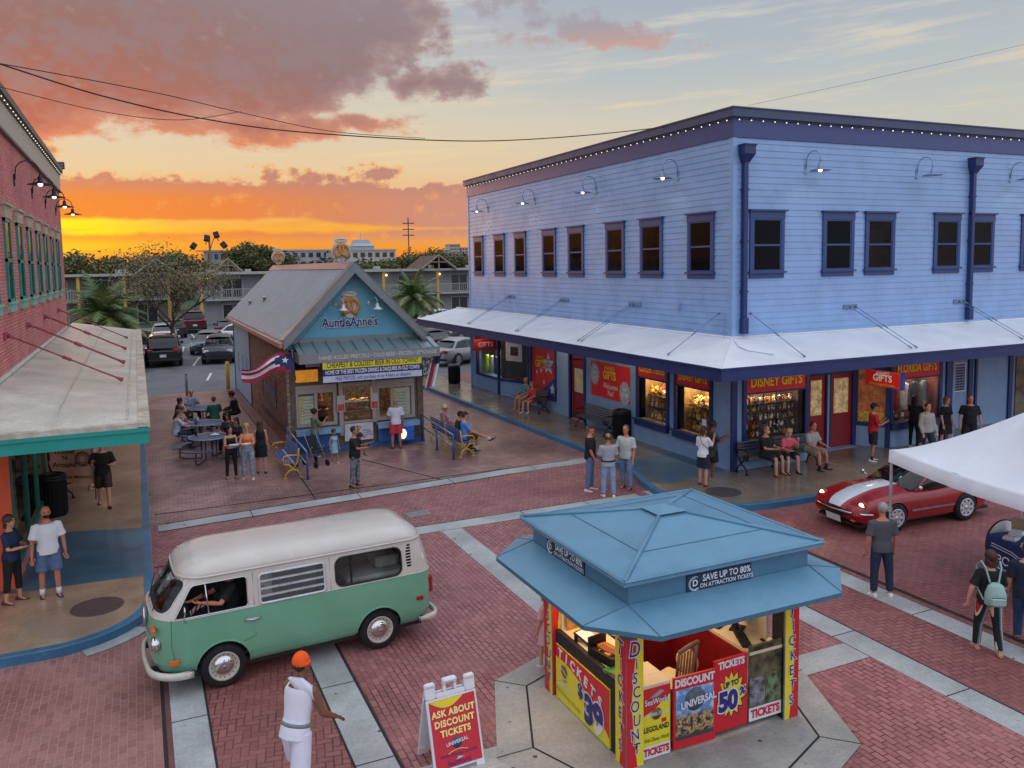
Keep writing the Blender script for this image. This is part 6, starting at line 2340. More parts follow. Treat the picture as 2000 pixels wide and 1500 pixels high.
for s,x0,x1 in ((-1,-2.6,-1.35),(1,1.7,2.6)):
 c=MB()
 pr=rrect(-.70,1.25,.70,1.69,.10,5) if s<0 else rrect(-.56,1.25,.56,1.64,.10,5)
 c.prismX(pr,x0,x1)
 cutter(c)
for wx in (-1.22,1.22):
 for s in (-1,1):
  c=MB()
  rr=.40 if wx<0 else .385
  c.lathe([(.001,s*.55),(rr,s*.55),(rr,s*1.1),(.001,s*1.1)],(wx,0,.34),40,'y')
  cutter(c)
for i in range(8):
 a=.02*i+.0006
 for s in (-1,1):
  c=MB()
  xo=2.0-.002*(i-4)**2+(.01*i if False else 0)
  z0=1.30+i*.048
  c.box(1.70+.002*(i-3)**2,s*.6,z0,1.79,s*1.0,z0+.032)
  cutter(c)
boolean_cut(body,cutters)
shade_auto(body,30)
def hy(z_):
 return vlev(z_)[3]
def pane(outline,s,off,m,name,parent,thick=.0):
 b=MB()
 pts=[(x,s*(hy(z_)+off),z_) for x,z_ in outline]
 b.poly(pts)
 return b.build(name,m,parent,fix=False)
def rim_loop(outline,s,off,r,m,name,parent):
 b=MB()
 b.tube([(x,s*(hy(z_)+off),z_) for x,z_ in outline],r,6,closed=True)
 return b.build(name,m,parent)
for s in (-1,1):
 for nm,w in wins.items():
  if nm=='door' and s<0:
   fr=rim_loop(w,s,-.005,.010,M_CHR,'window_rim',van)
  elif nm=='mid':
   fr=rim_loop(w,s,.008,.020,mat('white_alloy','c9ccd0',.3,.3),'louvre_frame',van)
   for k in range(1,4):
    z_=1.19+.44*k/4
    b=MB()
    b.box(-.65,s*(hy(z_)-.02),z_-.012,.33,s*(hy(z_)+.022),z_+.012)
    b.build('slat',mat('white_alloy','c9ccd0',.3,.3),fr)
   for k in range(4):
    z0,z1=1.20+.44*k/4,1.19+.44*(k+1)/4
    b=MB()
    b.quad((-.65,s*(hy(z0)+.012),z0),(.33,s*(hy(z0)+.012),z0),(.33,s*(hy(z1)-.02),z1),(-.65,s*(hy(z1)-.02),z1))
    b.build('glass_louvre',M_CLEAR,fr,fix=False)
  else:
   fr=rim_loop(w,s,-.002,.016,M_RUB,'window_rubber',van)
   pane(w,s,-.012,M_CLEAR,'pane',fr)
b=MB()
b.box(.76,-hy(1.4)-.015,1.21,.785,-hy(1.4)+.03,1.64)
b.build('window_bar',M_RUB,van)
b=MB()
b.tube([(-1.40,-hy(1.2)-.0,1.2),(-1.43,-hy(1.63)-.0,1.63)],.011,6)
b.build('vent_bar',M_CHR,van)
for (sx,lo,hi,yl,nm) in ((-1,1.25,1.69,.70,'windscreen'),(1,1.25,1.64,.56,'rear_window')):
 b=MB()
 rows=[]
 lv=[lo+(hi-lo)*i/8 for i in range(9)]
 for z_ in lv:
  ring=[p for p in vring(z_,.012) if (p[0]<-1.2 if sx<0 else p[0]>1.5)]
  ring=sorted(ring,key=lambda p:p[1])
  row=[]
  for i in range(21):
   y=-yl+2*yl*i/20
   for a,c in zip(ring,ring[1:]):
    if a[1]<=y<=c[1]:
     t=(y-a[1])/max(c[1]-a[1],1e-6)
     row.append((a[0]+(c[0]-a[0])*t,y,z_))
     break
  rows.append(row)
 m_=min(len(r) for r in rows)
 for i in range(8):
  for j in range(m_-1):
   b.quad(rows[i][j],rows[i][j+1],rows[i+1][j+1],rows[i+1][j])
 gl=b.build(nm,M_CLEAR,van,fix=False)
 for p in gl.data.polygons:
  p.use_smooth=True
 b=MB()
 path=rows[0]+[r[-1] for r in rows[1:]]+rows[-1][::-1][1:]+[r[0] for r in rows[::-1][1:-1]]
 b.tube(path,.016,6,closed=True)
 b.build('screen_rubber',M_RUB,gl)
for (z_,r_,m_,nm) in ((1.172,.008,P_CREAM,'belt_moulding'),(1.735,.017,P_CREAM,'rain_gutter')):
 b=MB()
 b.tube(vring(z_,-.004),r_,6,closed=True)
 b.build(nm,m_,van)
b=MB()
def seam(pts):
 b.tube([(x,-(hy(z_)+.0005),z_) for x,z_ in pts],.0035,4)
seam([(-.75,1.68),(-.75,1.2),(-.745,.72),(-.78,.70),(-.93,.66)])
seam([(-1.92,1.22),(-1.93,.8),(-1.88,.50)])
seam([(.43,1.68),(.43,1.17)])
b.build('door_seam',mat('seam_dark','1d2a24',.8,var=0),van)
b=MB()
b.tube([(-.88,-hy(.98)-.015,.99),(-.78,-hy(.98)-.035,.985),(-.68,-hy(.98)-.015,.98)],.012,6)
b.box(-.90,-hy(.98)-.012,.965,-.66,-hy(.98),1.005)
b.build('door_handle',M_CHR,van)
for wx,rr in ((-1.22,.40),(1.22,.385)):
 for s in (-1,1):
  b=MB()
  pts=[]
  for a in range(-4,185,9):
   x,z_=wx+rr*math.cos(R(a)),.34+rr*math.sin(R(a))
   pts.append((x,s*(hy(max(z_,.3))+.006),z_))
  b.tube(pts,.016,5)
  b.build('arch_lip',P_MINT,van)
M_CREAMRIM=mat('cream_rim','b7b0a4',.4,var=.08,vs=10)
for wx in (-1.22,1.22):
 for s in (-1,1):
  r=.335
  T=Matrix.Translation((wx,s*.745,r))
  b=MB(T)
  w=.185
  b.lathe([(r*.62,s*w*.5),(r*.80,s*w*.56),(r*.95,s*w*.5),(r,s*w*.3),(r,-s*w*.4),(r*.9,-s*w*.5),(r*.6,-s*w*.5)],n=36,axis='y',caps=False)
  o=b.build('wheel',M_TYRE,van)
  b=MB(T)
  b.lathe([(.001,s*w*.30),(r*.46,s*w*.38),(r*.55,s*w*.42),(r*.60,s*w*.52),(r*.66,s*w*.56),(r*.67,s*w*.45)],n=36,axis='y',caps=False)
  b.build('rim',M_CREAMRIM,o)
  b=MB(T)
  for k in range(16):
   a=2*PI*k/16
   b.ball((math.cos(a)*r*.53,s*w*.40,math.sin(a)*r*.53),.010,6,4)
  b.build('rim_hole',M_RUB,o)
  b=MB(T)
  b.lathe([(.001,s*w*.62),(r*.15,s*w*.65),(r*.30,s*w*.58),(r*.42,s*w*.47),(r*.46,s*w*.38)],n=30,axis='y',caps=False)
  b.build('hubcap',M_CHR,o)
  b=MB(T)
  b.lathe([(.001,s*w*.70),(r*.09,s*w*.69),(r*.10,s*w*.60)],n=20,axis='y')
  b.build('cap_badge',M_STEEL,o)
b=MB()
b.box(-2.0,-.70,.22,2.0,.70,.34)
b.box(-1.22-.05,-.7,.3,-1.22+.05,.7,.38)
b.box(1.17,-.7,.3,1.27,.7,.38)
b.build('chassis',M_TRIMK,van)
for (sx,z0,ext) in ((-1,.36,.09),(1,.40,.10)):
 pts=[]
 base=[p for p in vring(.42,-ext) if (p[0]<-1.62 if sx<0 else p[0]>1.85)]
 base=sorted(base,key=lambda p:p[1])
 prof=[(0,-.06),(.028,-.045),(.038,0),(.028,.045),(0,.06),(-.025,.04),(-.025,-.04)]
 b=MB()
 rings=[]
 for i,p in enumerate(base):
  q0,q1=Vector(base[max(i-1,0)]),Vector(base[min(i+1,len(base)-1)])
  t=(q1-q0).normalized()
  nrm=Vector((t.y,-t.x,0))
  if nrm.x*sx<0:
   nrm=-nrm
  rings.append([(p[0]+nrm.x*a,p[1]+nrm.y*a,z0+h) for a,h in prof])
 b.loft(rings,True,True,True)
 b.build('bumper',M_BUMPW,van)
 b=MB()
 for y in (-.45,.45):
  b.box(sx*2.0,y-.04,z0-.03,sx*2.25,y+.04,z0+.03)
 b.build('bumper_bracket',M_TRIMK,van)
b=MB()
b.rbox(-1.98,-.86,.30,-1.6,-.70,.36,.02)
b.build('step',M_TRIMK,van)
for s in (-1,1):
 hl=MB()
 c=(-2.10,s*.60,.80)
 T=Matrix.Translation(c)@Matrix.Rotation(R(180),4,'Z')@Matrix.Rotation(R(-14*s*-1),4,'Z')
 hl.T=T
 hl.lathe([(.105,-.05),(.115,.05),(.10,.075),(.08,.07)],n=24,axis='x')
 o=hl.build('headlight',M_CHR,van)
 g=MB(T)
 g.lathe([(.085,.065),(.05,.09),(.001,.10)],n=24,axis='x')
 g.build('lens',mat('clear_lens','b9bec4',.08,.3,var=0),o)
 b=MB()
 b.rbox(-2.12,s*.52,1.00,-2.16-.02,s*.74,1.06,.015)
 b.build('indicator',mat('amber_lens','d8641c',.25,var=0),van)
b=MB()
b.rbox(-1.98,-hy(.56)-.022,.52,-1.84,-hy(.56)+.01,.60,.01)
b.build('side_marker',mat('amber_lens','d8641c',.25,var=0),van)
b=MB()
b.rbox(1.86,-hy(.72)-.022,.70,1.98,-hy(.72)+.01,.77,.01)
b.build('side_marker',mat('red_lens','9a1620',.25,var=0),van)
for s in (-1,1):
 b=MB()
 b.rbox(2.10,s*.66,.75,2.20,s*.78,1.05,.03)
 b.build('tail_light',mat('red_lens','9a1620',.25,var=0),van)
 b=MB()
 b.tube([(-1.72,s*.86,1.12),(-1.76,s*.98,1.22),(-1.74,s*1.0,1.34)],.009,6)
 b.build('mirror_arm',M_CHR,van)
 b=MB(Matrix.Translation((-1.74,s*1.0,1.36)))
 b.lathe([(.001,-.02),(.06,-.015),(.065,0),(.001,.002)],n=20,axis='x')
 b.build('mirror',M_CHR,van)
b=MB(Matrix.Translation((-2.215,0,1.02)))
b.lathe([(.12,-.02),(.15,-.03),(.15,.0),(.12,.0)],n=28,axis='x')
b.build('front_emblem',M_CHR,van)
b=MB()
for y in (-.45,.15):
 b.tube([(-2.13,y,1.25),(-2.06,y+.2,1.42),(-2.01,y+.38,1.48)],.008,5)
b.build('wiper',M_TRIMK,van)
b=MB()
b.box(-1.75,-.75,.42,2.0,.75,.46)
b.build('floor',M_VINT,van)
for y in (-.38,.38):
 b=MB()
 b.rbox(-1.15,y-.25,.80,-.65,y+.25,.95,.05)
 b.rbox(-.78,y-.24,.92,-.62,y+.24,1.5,.06)
 b.build('seat',mat('dark_seat','241f1e',.8),van)
b=MB()
b.rbox(.75,-.7,.5,1.75,.7,1.22,.06)
b.rbox(1.3,-.5,1.22,1.7,.1,1.42,.05)
b.build('rear_bed',mat('pale_bedding','8a8a88',.8,var=.3,vs=3),van)
b=MB()
b.box(-.45,.35,.5,.5,.74,1.35)
b.build('cabinet',mat('camper_cabinet','6e5c4a',.7,var=.2),van)
b=MB()
b.quad((-.64,-.70,1.2),(-.44,-.66,1.2),(-.44,-.66,1.62),(-.64,-.70,1.62))
b.build('curtain',mat('faded_curtain','9a8f80',.9,var=.4,vs=8),van,fix=False)
b=MB()
b.rbox(-1.95,-.72,.95,-1.62,.72,1.14,.05)
b.build('dashboard',M_TRIMK,van)
b=MB(Matrix.Translation((-1.45,-.38,1.16))@Matrix.Rotation(R(-60),4,'Y'))
b.tube([(.2*math.cos(2*PI*i/24),.2*math.sin(2*PI*i/24),0) for i in range(24)],.012,6,closed=True)
b.tube([(-.2,0,0),(.2,0,0)],.01,5)
b.build('steering_wheel',M_TRIMK,van)
# -- RED SPORTS CAR
P_RED=mat('sports_red_paint','8f0d18',.25,.0,var=.03,coat=.35)
P_STR=mat('white_stripe','c9d2dc',.25,var=.02,coat=.6)
car=thing('sports_car','low red sports coupe with a broad white bonnet stripe and lit headlights','car',(16.2,13.32,.0),R(-4),scale=1.02)
SB=[(-2.02,.60,.34,.50,.52),(-1.95,.70,.26,.56,.60),(-1.75,.78,.20,.64,.70),(-1.3,.82,.18,.74,.82),(-.9,.82,.18,.76,.86),(-.45,.81,.18,.76,.88),(.2,.80,.18,.76,.86),(.9,.81,.18,.80,.86),(1.25,.83,.19,.82,.88),(1.6,.79,.24,.78,.84),(1.78,.70,.34,.72,.76),(1.84,.60,.42,.66,.68)]
def sec(x,inset=0.0):
 hw,zb,zs_,zt=spl(SB,x)
 hw-=inset
 half=[(0,zb),(hw*.80,zb),(hw*.95,zb+.05),(hw*1.0,zb+(zs_-zb)*.45),(hw*.985,zs_-.12),(hw*.95,zs_-.03),(hw*.86,zs_+.012),(hw*.72,zs_+.01+(zt-zs_)*.3),(hw*.46,zt-.03),(hw*.30,zt-.008),(hw*.29,zt-.004),(0,zt)]
 return [(x,p[0],p[1]) for p in half]+[(x,-p[0],p[1]) for p in half[-2:0:-1]]
b=MB()
b.mats=[P_RED,P_STR,M_TRIMK]
xs=[-2.02+3.86*i/60 for i in range(61)]
rings=[sec(x) for x in xs]
n=len(rings[0])
k=b.V([p for r in rings for p in r])
for i in range(60):
 for j in range(n):
  jj=(j+1)%n
  stripe=j in (9,10,11,12,8+4) and (xs[i]<-.40 or xs[i]>1.2)
  b.cur=1 if (9<j<12) and (xs[i]<-.42) else 0
  b.F([(i*n+j,i*n+jj,(i+1)*n+jj,(i+1)*n+j)],k,True)
b.cur=0
b.F([list(range(n))[::-1],[60*n+j for j in range(n)]],k,False)
body=b.build('body',None,car)
cutters=[]
CUTP[0]=car
for wx in (-1.05,1.0):
 for s in (-1,1):
  c=MB()
  c.lathe([(.001,s*.50),(.345,s*.50),(.345,s*1.1),(.001,s*1.1)],(wx,0,.31),36,'y')
  cutter(c)
boolean_cut(body,cutters)
shade_auto(body,28)
CB=[(-.50,.66,.60,.86),(.05,.70,.52,1.20),(.35,.70,.50,1.26),(.75,.69,.49,1.25),(1.15,.66,.46,1.12),(1.62,.60,.42,.84)]
b=MB()
rings,top=[],[]
xs=[CB[0][0]+(CB[-1][0]-CB[0][0])*i/26 for i in range(27)]
for x in xs:
 wl,wt,z_=spl(CB,x)
 zb=.74
 z_=max(z_,zb+.03)
 wm=wl+(wt-wl)*.82
 zr=zb+(z_-zb)*.80
 rings.append([(x,-wl,zb),(x,-wm,zr),(x,0,zr+.03),(x,wm,zr),(x,wl,zb)])
 top.append([(x,-wm-.01,zr-.02),(x,-wt*.96,z_-.03),(x,-wt*.5,z_),(x,0,z_+.012),(x,wt*.5,z_),(x,wt*.96,z_-.03),(x,wm+.01,zr-.02)])
b.loft(rings,True,True,True)
b.build('window_glass',M_CARGL,car)
c=MB()
c.loft(top[7:],False,True,True,closed=False)
for s in (-1,1):
 p,q=rings[1],rings[8]
 j,jj=(0,1) if s<0 else (4,3)
 c.tube([p[j],q[jj]],.03,6)
 p,q=rings[17],rings[17]
 c.tube([(p[j][0],p[j][1],p[j][2]),(q[jj][0]-.1,q[jj][1],q[jj][2])],.05,6)
c.build('roof',P_RED,car)
for wx in (-1.05,1.0):
 for s in (-1,1):
  wheel(car,wx,s*.72,.315,.315,.22,s,rim=mat('bright_alloy','c9ccd0',.25,.35,var=.05),spokes=8)
b=MB()
b.box(-1.9,-.62,.14,1.9,.62,.20)
b.box(-1.5,-.6,.2,1.4,.6,.5)
b.build('chassis',M_TRIMK,car)
b=MB()
b.loft([[(x,y,.36),(x,y,.50)] for x,y in ((-1.99,-.5),(-2.05,-.25),(-2.07,0),(-2.05,.25),(-1.99,.5))],False,False,False,closed=False)
b.build('grille',mat('black_mesh','0c0c0d',.7,var=0),car,fix=False)
b=MB()
b.tube([(-1.72,-.83,.47),(-1.88,-.76,.47),(-2.04,-.45,.46),(-2.10,0,.46),(-2.04,.45,.46),(-1.88,.76,.47),(-1.72,.83,.47)],.022,8)
b.build('bumper',M_CHR,car)
b=MB()
b.loft([[(-2.03,y,.18),(-2.06,y,.33)] for y in (-.22,0,.22)],False,False,False,closed=False)
b.build('stripe_panel',P_STR,car,fix=False)
for s in (-1,1):
 T=Matrix.Translation((-1.78,s*.60,.60))@Matrix.Rotation(R(180),4,'Z')
 b=MB(T)
 b.lathe([(.10,-.1),(.115,.06),(.10,.07),(.09,.05)],n=24,axis='x')
 o=b.build('headlight',P_RED,car)
 b=MB(T)
 b.lathe([(.085,.05),(.05,.075),(.001,.08)],n=20,axis='x')
 b.build('lens',mat('lit_headlamp','fff0d0',.2,var=0,emit='ffdca0',es=5),o)
 l=bpy.data.lights.new('headlamp_glow','SPOT')
 l.energy=60
 l.color=(1,.72,.42)
 l.spot_size=R(60)
 l.spot_blend=.7
 l.shadow_soft_size=.05
 lo=bpy.data.objects.new('headlamp_glow',l)
 COL.objects.link(lo)
 lo.parent=car
 lo.location=(-1.92,s*.60,.60)
 lo.rotation_euler=(R(76),0,R(90))
 b=MB()
 b.rbox(-2.05,s*.50,.29,-1.99,s*.62,.325,.01)
 b.build('indicator',mat('dull_amber','b0542c',.3,var=0),car)
 b=MB()
 b.box(-.62,s*.815,.42,.62,s*.835,.455)
 b.build('side_stripe',M_STEEL,car)
 b=MB()
 b.tube([(-.42,s*.72,.86),(-.42,s*.80,.90)],.012,5)
 b.lathe([(.001,-.04),(.05,-.03),(.055,.01),(.001,.012)],(-.42,s*.84,.92),14,'x')
 b.build('mirror',M_CHR,car)
 b=MB()
 b.rbox(1.78,s*.4,.55,1.86,s*.68,.66,.02)
 b.build('tail_light',M_TAIL,car)
for y_ in (-.35,.15):
 b=MB()
 b.tube([(-.55,y_,.885),(-.3,y_+.25,.98)],.007,5)
 b.build('wiper',M_TRIMK,car)
# -- TICKET BOOTH
M_BTH=mat('booth_blue','6390aa',.40,var=.06,vs=2.5,dirt=('4c7a94',1.5,.35))
M_BTHD=mat('booth_blue_dark','416d85',.5,var=.06)
M_YELP=mat('yellow_panel','ddd02a',.42,var=.03)
M_REDP=mat('red_panel','c51d2c',.4,var=.03)
M_WHP=mat('white_panel','d8d8dc',.45,var=.03)
M_PURP=mat('purple_letters','2b2472',.45,var=0)
M_COUNT=mat('cream_counter','d3c3a4',.35,var=.06,vs=4)
M_WOOD=mat('warm_wood','a5713f',.5,var=.25,vs=14)
M_CHAIR=mat('chair_wood','6e5a4a',.5,var=.2)
CX,CY=6.37,8.97
PX0,PX1,PY0,PY1=5.03,7.71,7.90,10.04
booth=thing('ticket_booth','square blue-roofed ticket booth with red and yellow discount ticket panels','kiosk',(CX,CY,0))
def oct_ring(hx,hy_,ch,z_):
 return [(CX-hx+ch,CY-hy_,z_),(CX+hx-ch,CY-hy_,z_),(CX+hx,CY-hy_+ch,z_),(CX+hx,CY+hy_-ch,z_),(CX+hx-ch,CY+hy_,z_),(CX-hx+ch,CY+hy_,z_),(CX-hx,CY+hy_-ch,z_),(CX-hx,CY-hy_+ch,z_)]
def rc(hx,hy_,z_):
 return [(CX-hx,CY-hy_,z_),(CX+hx,CY-hy_,z_),(CX+hx,CY+hy_,z_),(CX-hx,CY+hy_,z_)]
b=MB()
CX=6.315
O,Q=oct_ring(1.95,1.84,.62,2.0),rc(1.37,1.25,2.14)
for (i,j,q) in ((0,1,(0,1)),(2,3,(1,2)),(4,5,(2,3)),(6,7,(3,0))):
 b.quad(O[i],O[j],Q[q[1]],Q[q[0]])
for (i,j,q) in ((1,2,1),(3,4,2),(5,6,3),(7,0,0)):
 b.poly([O[i],O[j],Q[q]])
b.build('skirt_roof',M_BTH,booth,True)
b=MB()
O2=oct_ring(1.95,1.84,.62,1.945)
O3=oct_ring(1.91,1.80,.60,1.945)
for i in range(8):
 j=(i+1)%8
 b.quad(O[i],O[j],O2[j],O2[i])
 b.quad(O2[i],O2[j],O3[j],O3[i])
b.build('eave_edge',M_BTHD,booth,True,fix=False)
b=MB()
b.poly([(p[0],p[1],1.952) for p in O3][::-1])
b.build('ceiling',mat('booth_ceiling','c9beb0',.6,var=.05),booth,True,fix=False)
for (i,q) in ((0,0),(7,0),(1,1),(2,1),(3,2),(4,2),(5,3),(6,3)):
 b=MB()
 b.tube([Vector(O[i])+Vector((0,0,.003)),Vector(Q[q])+Vector((0,0,.003))],.007,4)
 b.build('roof_seam',M_BTHD,booth,True)
b=MB()
A,B_=rc(1.36,1.24,2.10),rc(1.36,1.24,2.46)
b.loft([A,B_],False,False,False)
b.build('band',mat('booth_band','4e7a94',.45,var=.05),booth,True)
b=MB()
E_,ap=rc(1.495,1.37,2.47),(CX,CY,2.76)
E2=rc(1.495,1.37,2.41)
for i in range(4):
 j=(i+1)%4
 b.poly([E_[i],E_[j],ap])
 b.quad(E_[i],E_[j],E2[j],E2[i])
b.poly(E2[::-1])
b.build('hip_roof',M_BTH,booth,True)
b=MB()
for i in range(4):
 b.tube([Vector(E_[i])+Vector((0,0,.012)),Vector(ap)+Vector((0,0,.012))],.026,6)
 j=(i+1)%4
 b.tube([E_[i],E_[j]],.022,5)
b.build('hip_cap',M_BTH,booth,True)
for i in range(4):
 b=MB()
 j=(i+1)%4
 p=Vector(E_[i]).lerp(Vector(ap),.36)
 q=Vector(E_[j]).lerp(Vector(ap),.36)
 b.tube([p+Vector((0,0,.004)),q+Vector((0,0,.004))],.006,4)
 b.build('roof_seam',M_BTHD,booth,True)
b=MB()
k=b.V([(CX,CY,2.82)]+[tuple(Vector(ap).lerp(Vector(E_[i]),.16)+Vector((0,0,.035))) for i in range(4)])
b.F([(0,1,2),(0,2,3),(0,3,4),(0,4,1)],k,False)
b.build('apex_cap',M_BTH,booth,True,fix=False)
FSIZE=.24
FACES={'W':lambda x,y:frame((x,y,0),(0,-1,0)),'S':lambda x,y:frame((x,y,0),(1,0,0)),'E':lambda x,y:frame((x,y,0),(0,1,0)),'N':lambda x,y:frame((x,y,0),(-1,0,0))}
def post_face(T,word,redside,y0=-.02,y1=1.62,letters=True):
 b=MB(T)
 b.quad((0,y0,.0),(FSIZE,y0,.0),(FSIZE,y1,.0),(0,y1,.0))
 b.build('post_panel',M_YELP,booth,True,fix=False)
 b=MB(T)
 pts=[]
 for i in range(21):
  v=i/20
  wv=.30+.42*abs(v-.5)**1.3*2.0
  pts.append((FSIZE*min(.95,wv),y0+(y1-y0)*v))
 if redside=='L':
  poly=[(0,y0)]+pts+[(0,y1)]
 else:
  poly=[(FSIZE,y0)]+[(FSIZE-x,y) for x,y in pts]+[(FSIZE,y1)]
 b.poly([(x,y,.003) for x,y in poly])
 b.build('post_red_field',M_REDP,booth,True,fix=False)
 n=len(word)
 for i,ch in enumerate(word):
  T2=T@Matrix.Translation((FSIZE*.54+(.012 if i%2 else -.012),y1-.14-i*(y1-y0-.22)/n,0))@Matrix.Rotation(R(-8+(i*37%14)),4,'Z')
  sz=.20 if i else .27
  text(ch,T2,sz,M_WHP,booth,bold=.055,z=.005,width=.8)
  text(ch,T2,sz,M_PURP,booth,bold=.008,z=.008,width=.8)
pf=FSIZE
for (x,y,faces) in ((PX0,PY0,(('W',PX0,PY0+pf,'TICKETS','R'),('S',PX0,PY0,'DiSCOUNT','L'))),(PX0,PY1-pf,(('W',PX0,PY1,'DiSCOUNT','L'),('S',PX0,PY1-pf,'','L'))),(PX1-pf,PY0,(('S',PX1-pf,PY0,'TICKETS','R'),('E',PX1,PY0,'DiSCOUNT','L'))),(PX1-pf,PY1-pf,(('E',PX1,PY1-pf,'TICKETS','R'),('N',PX1,PY1,'DiSCOUNT','L')))):
 b=MB()
 b.box(x+.004,y+.004,-.0,x+pf-.004,y+pf-.004,1.63)
 b.build('post',M_TRIMK,booth,True)
 b=MB()
 b.loft([[(x,y,1.60),(x+pf,y,1.60),(x+pf,y+pf,1.60),(x,y+pf,1.60)],[(x-.02,y-.02,1.75),(x+pf+.02,y-.02,1.75),(x+pf+.02,y+pf+.02,1.75),(x-.02,y+pf+.02,1.75)],[(x-.05,y-.05,1.95),(x+pf+.05,y-.05,1.95),(x+pf+.05,y+pf+.05,1.95),(x-.05,y+pf+.05,1.95)]],True,True,False)
 b.build('post_bracket',mat('bracket_grey','4a4f54',.6),booth,True)
 for (fc,fx_,fy_,wd,rs) in faces:
  post_face(FACES[fc](fx_,fy_)@Matrix.Translation((0,0,.004)),wd,rs)
 b=MB()
 b.box(x-.006,y-.006,0,x+.012,y+.012,1.6)
 b.build('post_edge',M_STEEL,booth,True)
b=MB()
b.box(PX0+.12,PY0+.12,.03,PX1-.12,PY1-.12,.10)
b.build('base',M_TRIMK,booth,True)
for (x,y) in ((5.5,8.1),(7.2,8.1),(5.5,9.8),(7.2,9.8)):
 b=MB(Matrix.Translation((x,y,.06)))
 b.lathe([(.001,-.03),(.06,-.03),(.06,.03),(.001,.03)],n=16,axis='x')
 b.build('caster',M_TYRE,booth,True)
def panel(T,x0,y0,x1,y1,m,nm='panel',z0=0.0,th=.03):
 b=MB(T)
 b.box(x0,y0,z0,x1,y1,z0+th)
 return b.build(nm,m,booth,True)
def flat(T,pts,m,nm,z=.002):
 b=MB(T)
 b.poly([(p[0],p[1],z) for p in pts])
 return b.build(nm,m,booth,True,fix=False)
def outlined(s_,T,size,m1,m2,bold=.04,out=.09,width=1.0,z=.006,shear=0.0):
 text(s_,T,size,m2,booth,bold=out,width=width,z=z,shear=shear)
 text(s_,T,size,m1,booth,bold=bold,width=width,z=z+.003,shear=shear)
TW=frame((PX0+.03,PY1,0),(0,-1,0))
wl=PY1-PY0
panel(TW,.26,.0,wl-.26,.98,M_TRIMK,'side_frame',-.08,.07)
panel(TW,.30,.03,1.72,.80,M_YELP,'side_panel',-.01,.02)
arc=[(.30+1.42*i/20,.80-.17-.60*max(0,(i/20-.12))**1.9) for i in range(21)]
flat(TW,[(.30,.80)]+arc+[(1.72,.80)],M_REDP,'red_swoosh',.012)
for i,ch in enumerate('TICKETS'):
 fx_=.44+i*.175
 fy_=.715-.0-.17*((i)/6)**2.0
 text(ch,TW@Matrix.Translation((fx_,fy_-.01,.012))@Matrix.Rotation(R(-4-i*2.2),4,'Z'),.185,M_WHP,booth,bold=.05,z=.004)
outlined('$',TW@Matrix.Translation((1.0,.44,.012)),.26,M_PURP,M_WHP)
outlined('39',TW@Matrix.Translation((1.34,.27,.012)),.50,M_PURP,M_WHP,bold=.06,out=.10,width=.95)
b=MB(TW@Matrix.Translation((.55,.50,.014)))
b.lathe([(.001,0),(.085,0),(.085,.004),(.001,.006)],n=20)
b.build('globe_emblem',mat('emblem_brown','6a5a38',.4,var=.4,vs=30),booth,True)
text('UNIVERSAL',TW@Matrix.Translation((.55,.50,.022))@Matrix.Rotation(R(-20),4,'Z'),.05,M_WHP,booth,bold=.02)
text('SeaWorld',TW@Matrix.Translation((.56,.29,.012)),.095,M_WHP,booth,bold=.02)
flat(TW,[(.48,.36),(.64,.40),(.58,.345)],mat('fin_grey','8a98a8',.4),'fin_emblem',.016)
text('Walt Disney World',TW@Matrix.Translation((.62,.16,.012))@Matrix.Rotation(R(-4),4,'Z'),.09,mat('faint_letters','8a8a38',.5),booth,shear=.3)
b=MB()
b.box(PX0+.05,PY0+.25,.93,PX0+.62,PY1-.24,.97)
b.box(PX0+.24,PY0+.03,.93,5.70,PY0+.55,.968)
b.build('counter_top',M_COUNT,booth,True)
b=MB()
b.box(6.92,PY0+.03,1.0,PX1-.25,PY1-.3,1.04)
b.build('counter_top',M_COUNT,booth,True)
b=MB()
b.box(PX0+.60,PY0+.55,.1,PX0+.62,PY1-.3,.93)
b.build('inner_panel',mat('deep_red_cabinet','84171f',.45,var=.1),booth,True)
b=MB()
b.box(6.90,PY0+.12,.1,6.92,PY1-.3,1.0)
b.build('inner_panel',mat('deep_red_cabinet','84171f',.45,var=.1),booth,True)
b=MB()
b.box(PX0+.62,PY1-.45,.1,6.9,PY1-.40,1.18)
for x in (6.0,6.45):
 b.box(x,PY1-.46,.12,x+.01,PY1-.45,1.15)
b.build('rear_cabinet',mat('deep_red_cabinet','84171f',.45,var=.1),booth,True)
for x in (5.92,6.08,6.38,6.53):
 b=MB()
 b.box(x,PY1-.475,.95,x+.07,PY1-.455,.965)
 b.build('handle',M_CHR,booth,True)
b=MB()
b.box(PX0+.1,PY1-.12,.1,PX1-.1,PY1-.07,1.1)
b.build('rear_wall',M_COUNT,booth,True)
b=MB()
b.box(PX0+.12,PY1-.30,.97,PX0+.16,PY1-.02,1.9)
b.box(PX0+.16,PY1-.10,.97,5.75,PY1-.06,1.45)
b.build('inner_board',M_COUNT,booth,True)
b=MB()
b.box(PX0+.17,PY1-.36,.97,PX0+.50,PY1-.33,1.55)
b.build('wood_flap',M_WOOD,booth,True)
b=MB()
b.box(PX1-.30,PY0+.28,1.04,PX1-.26,PY0+.9,1.9)
b.build('inner_board',M_COUNT,booth,True)
b=MB()
b.box(PX0+.24,PY0+.02,1.80,PX1-.24,PY0+.09,1.87)
b.build('shutter_box',M_WHP,booth,True)
TS=frame((0,PY0+.05,0),(1,0,0))
panel(TS,5.28,.08,5.69,.93,M_YELP,'front_panel',-.01,.02)
flat(TS,[(5.28,.93),(5.28,.58)]+[(5.28+.41*i/10,.58+.22*(i/10)**1.4) for i in range(11)]+[(5.69,.93)],M_REDP,'red_swoosh',.012)
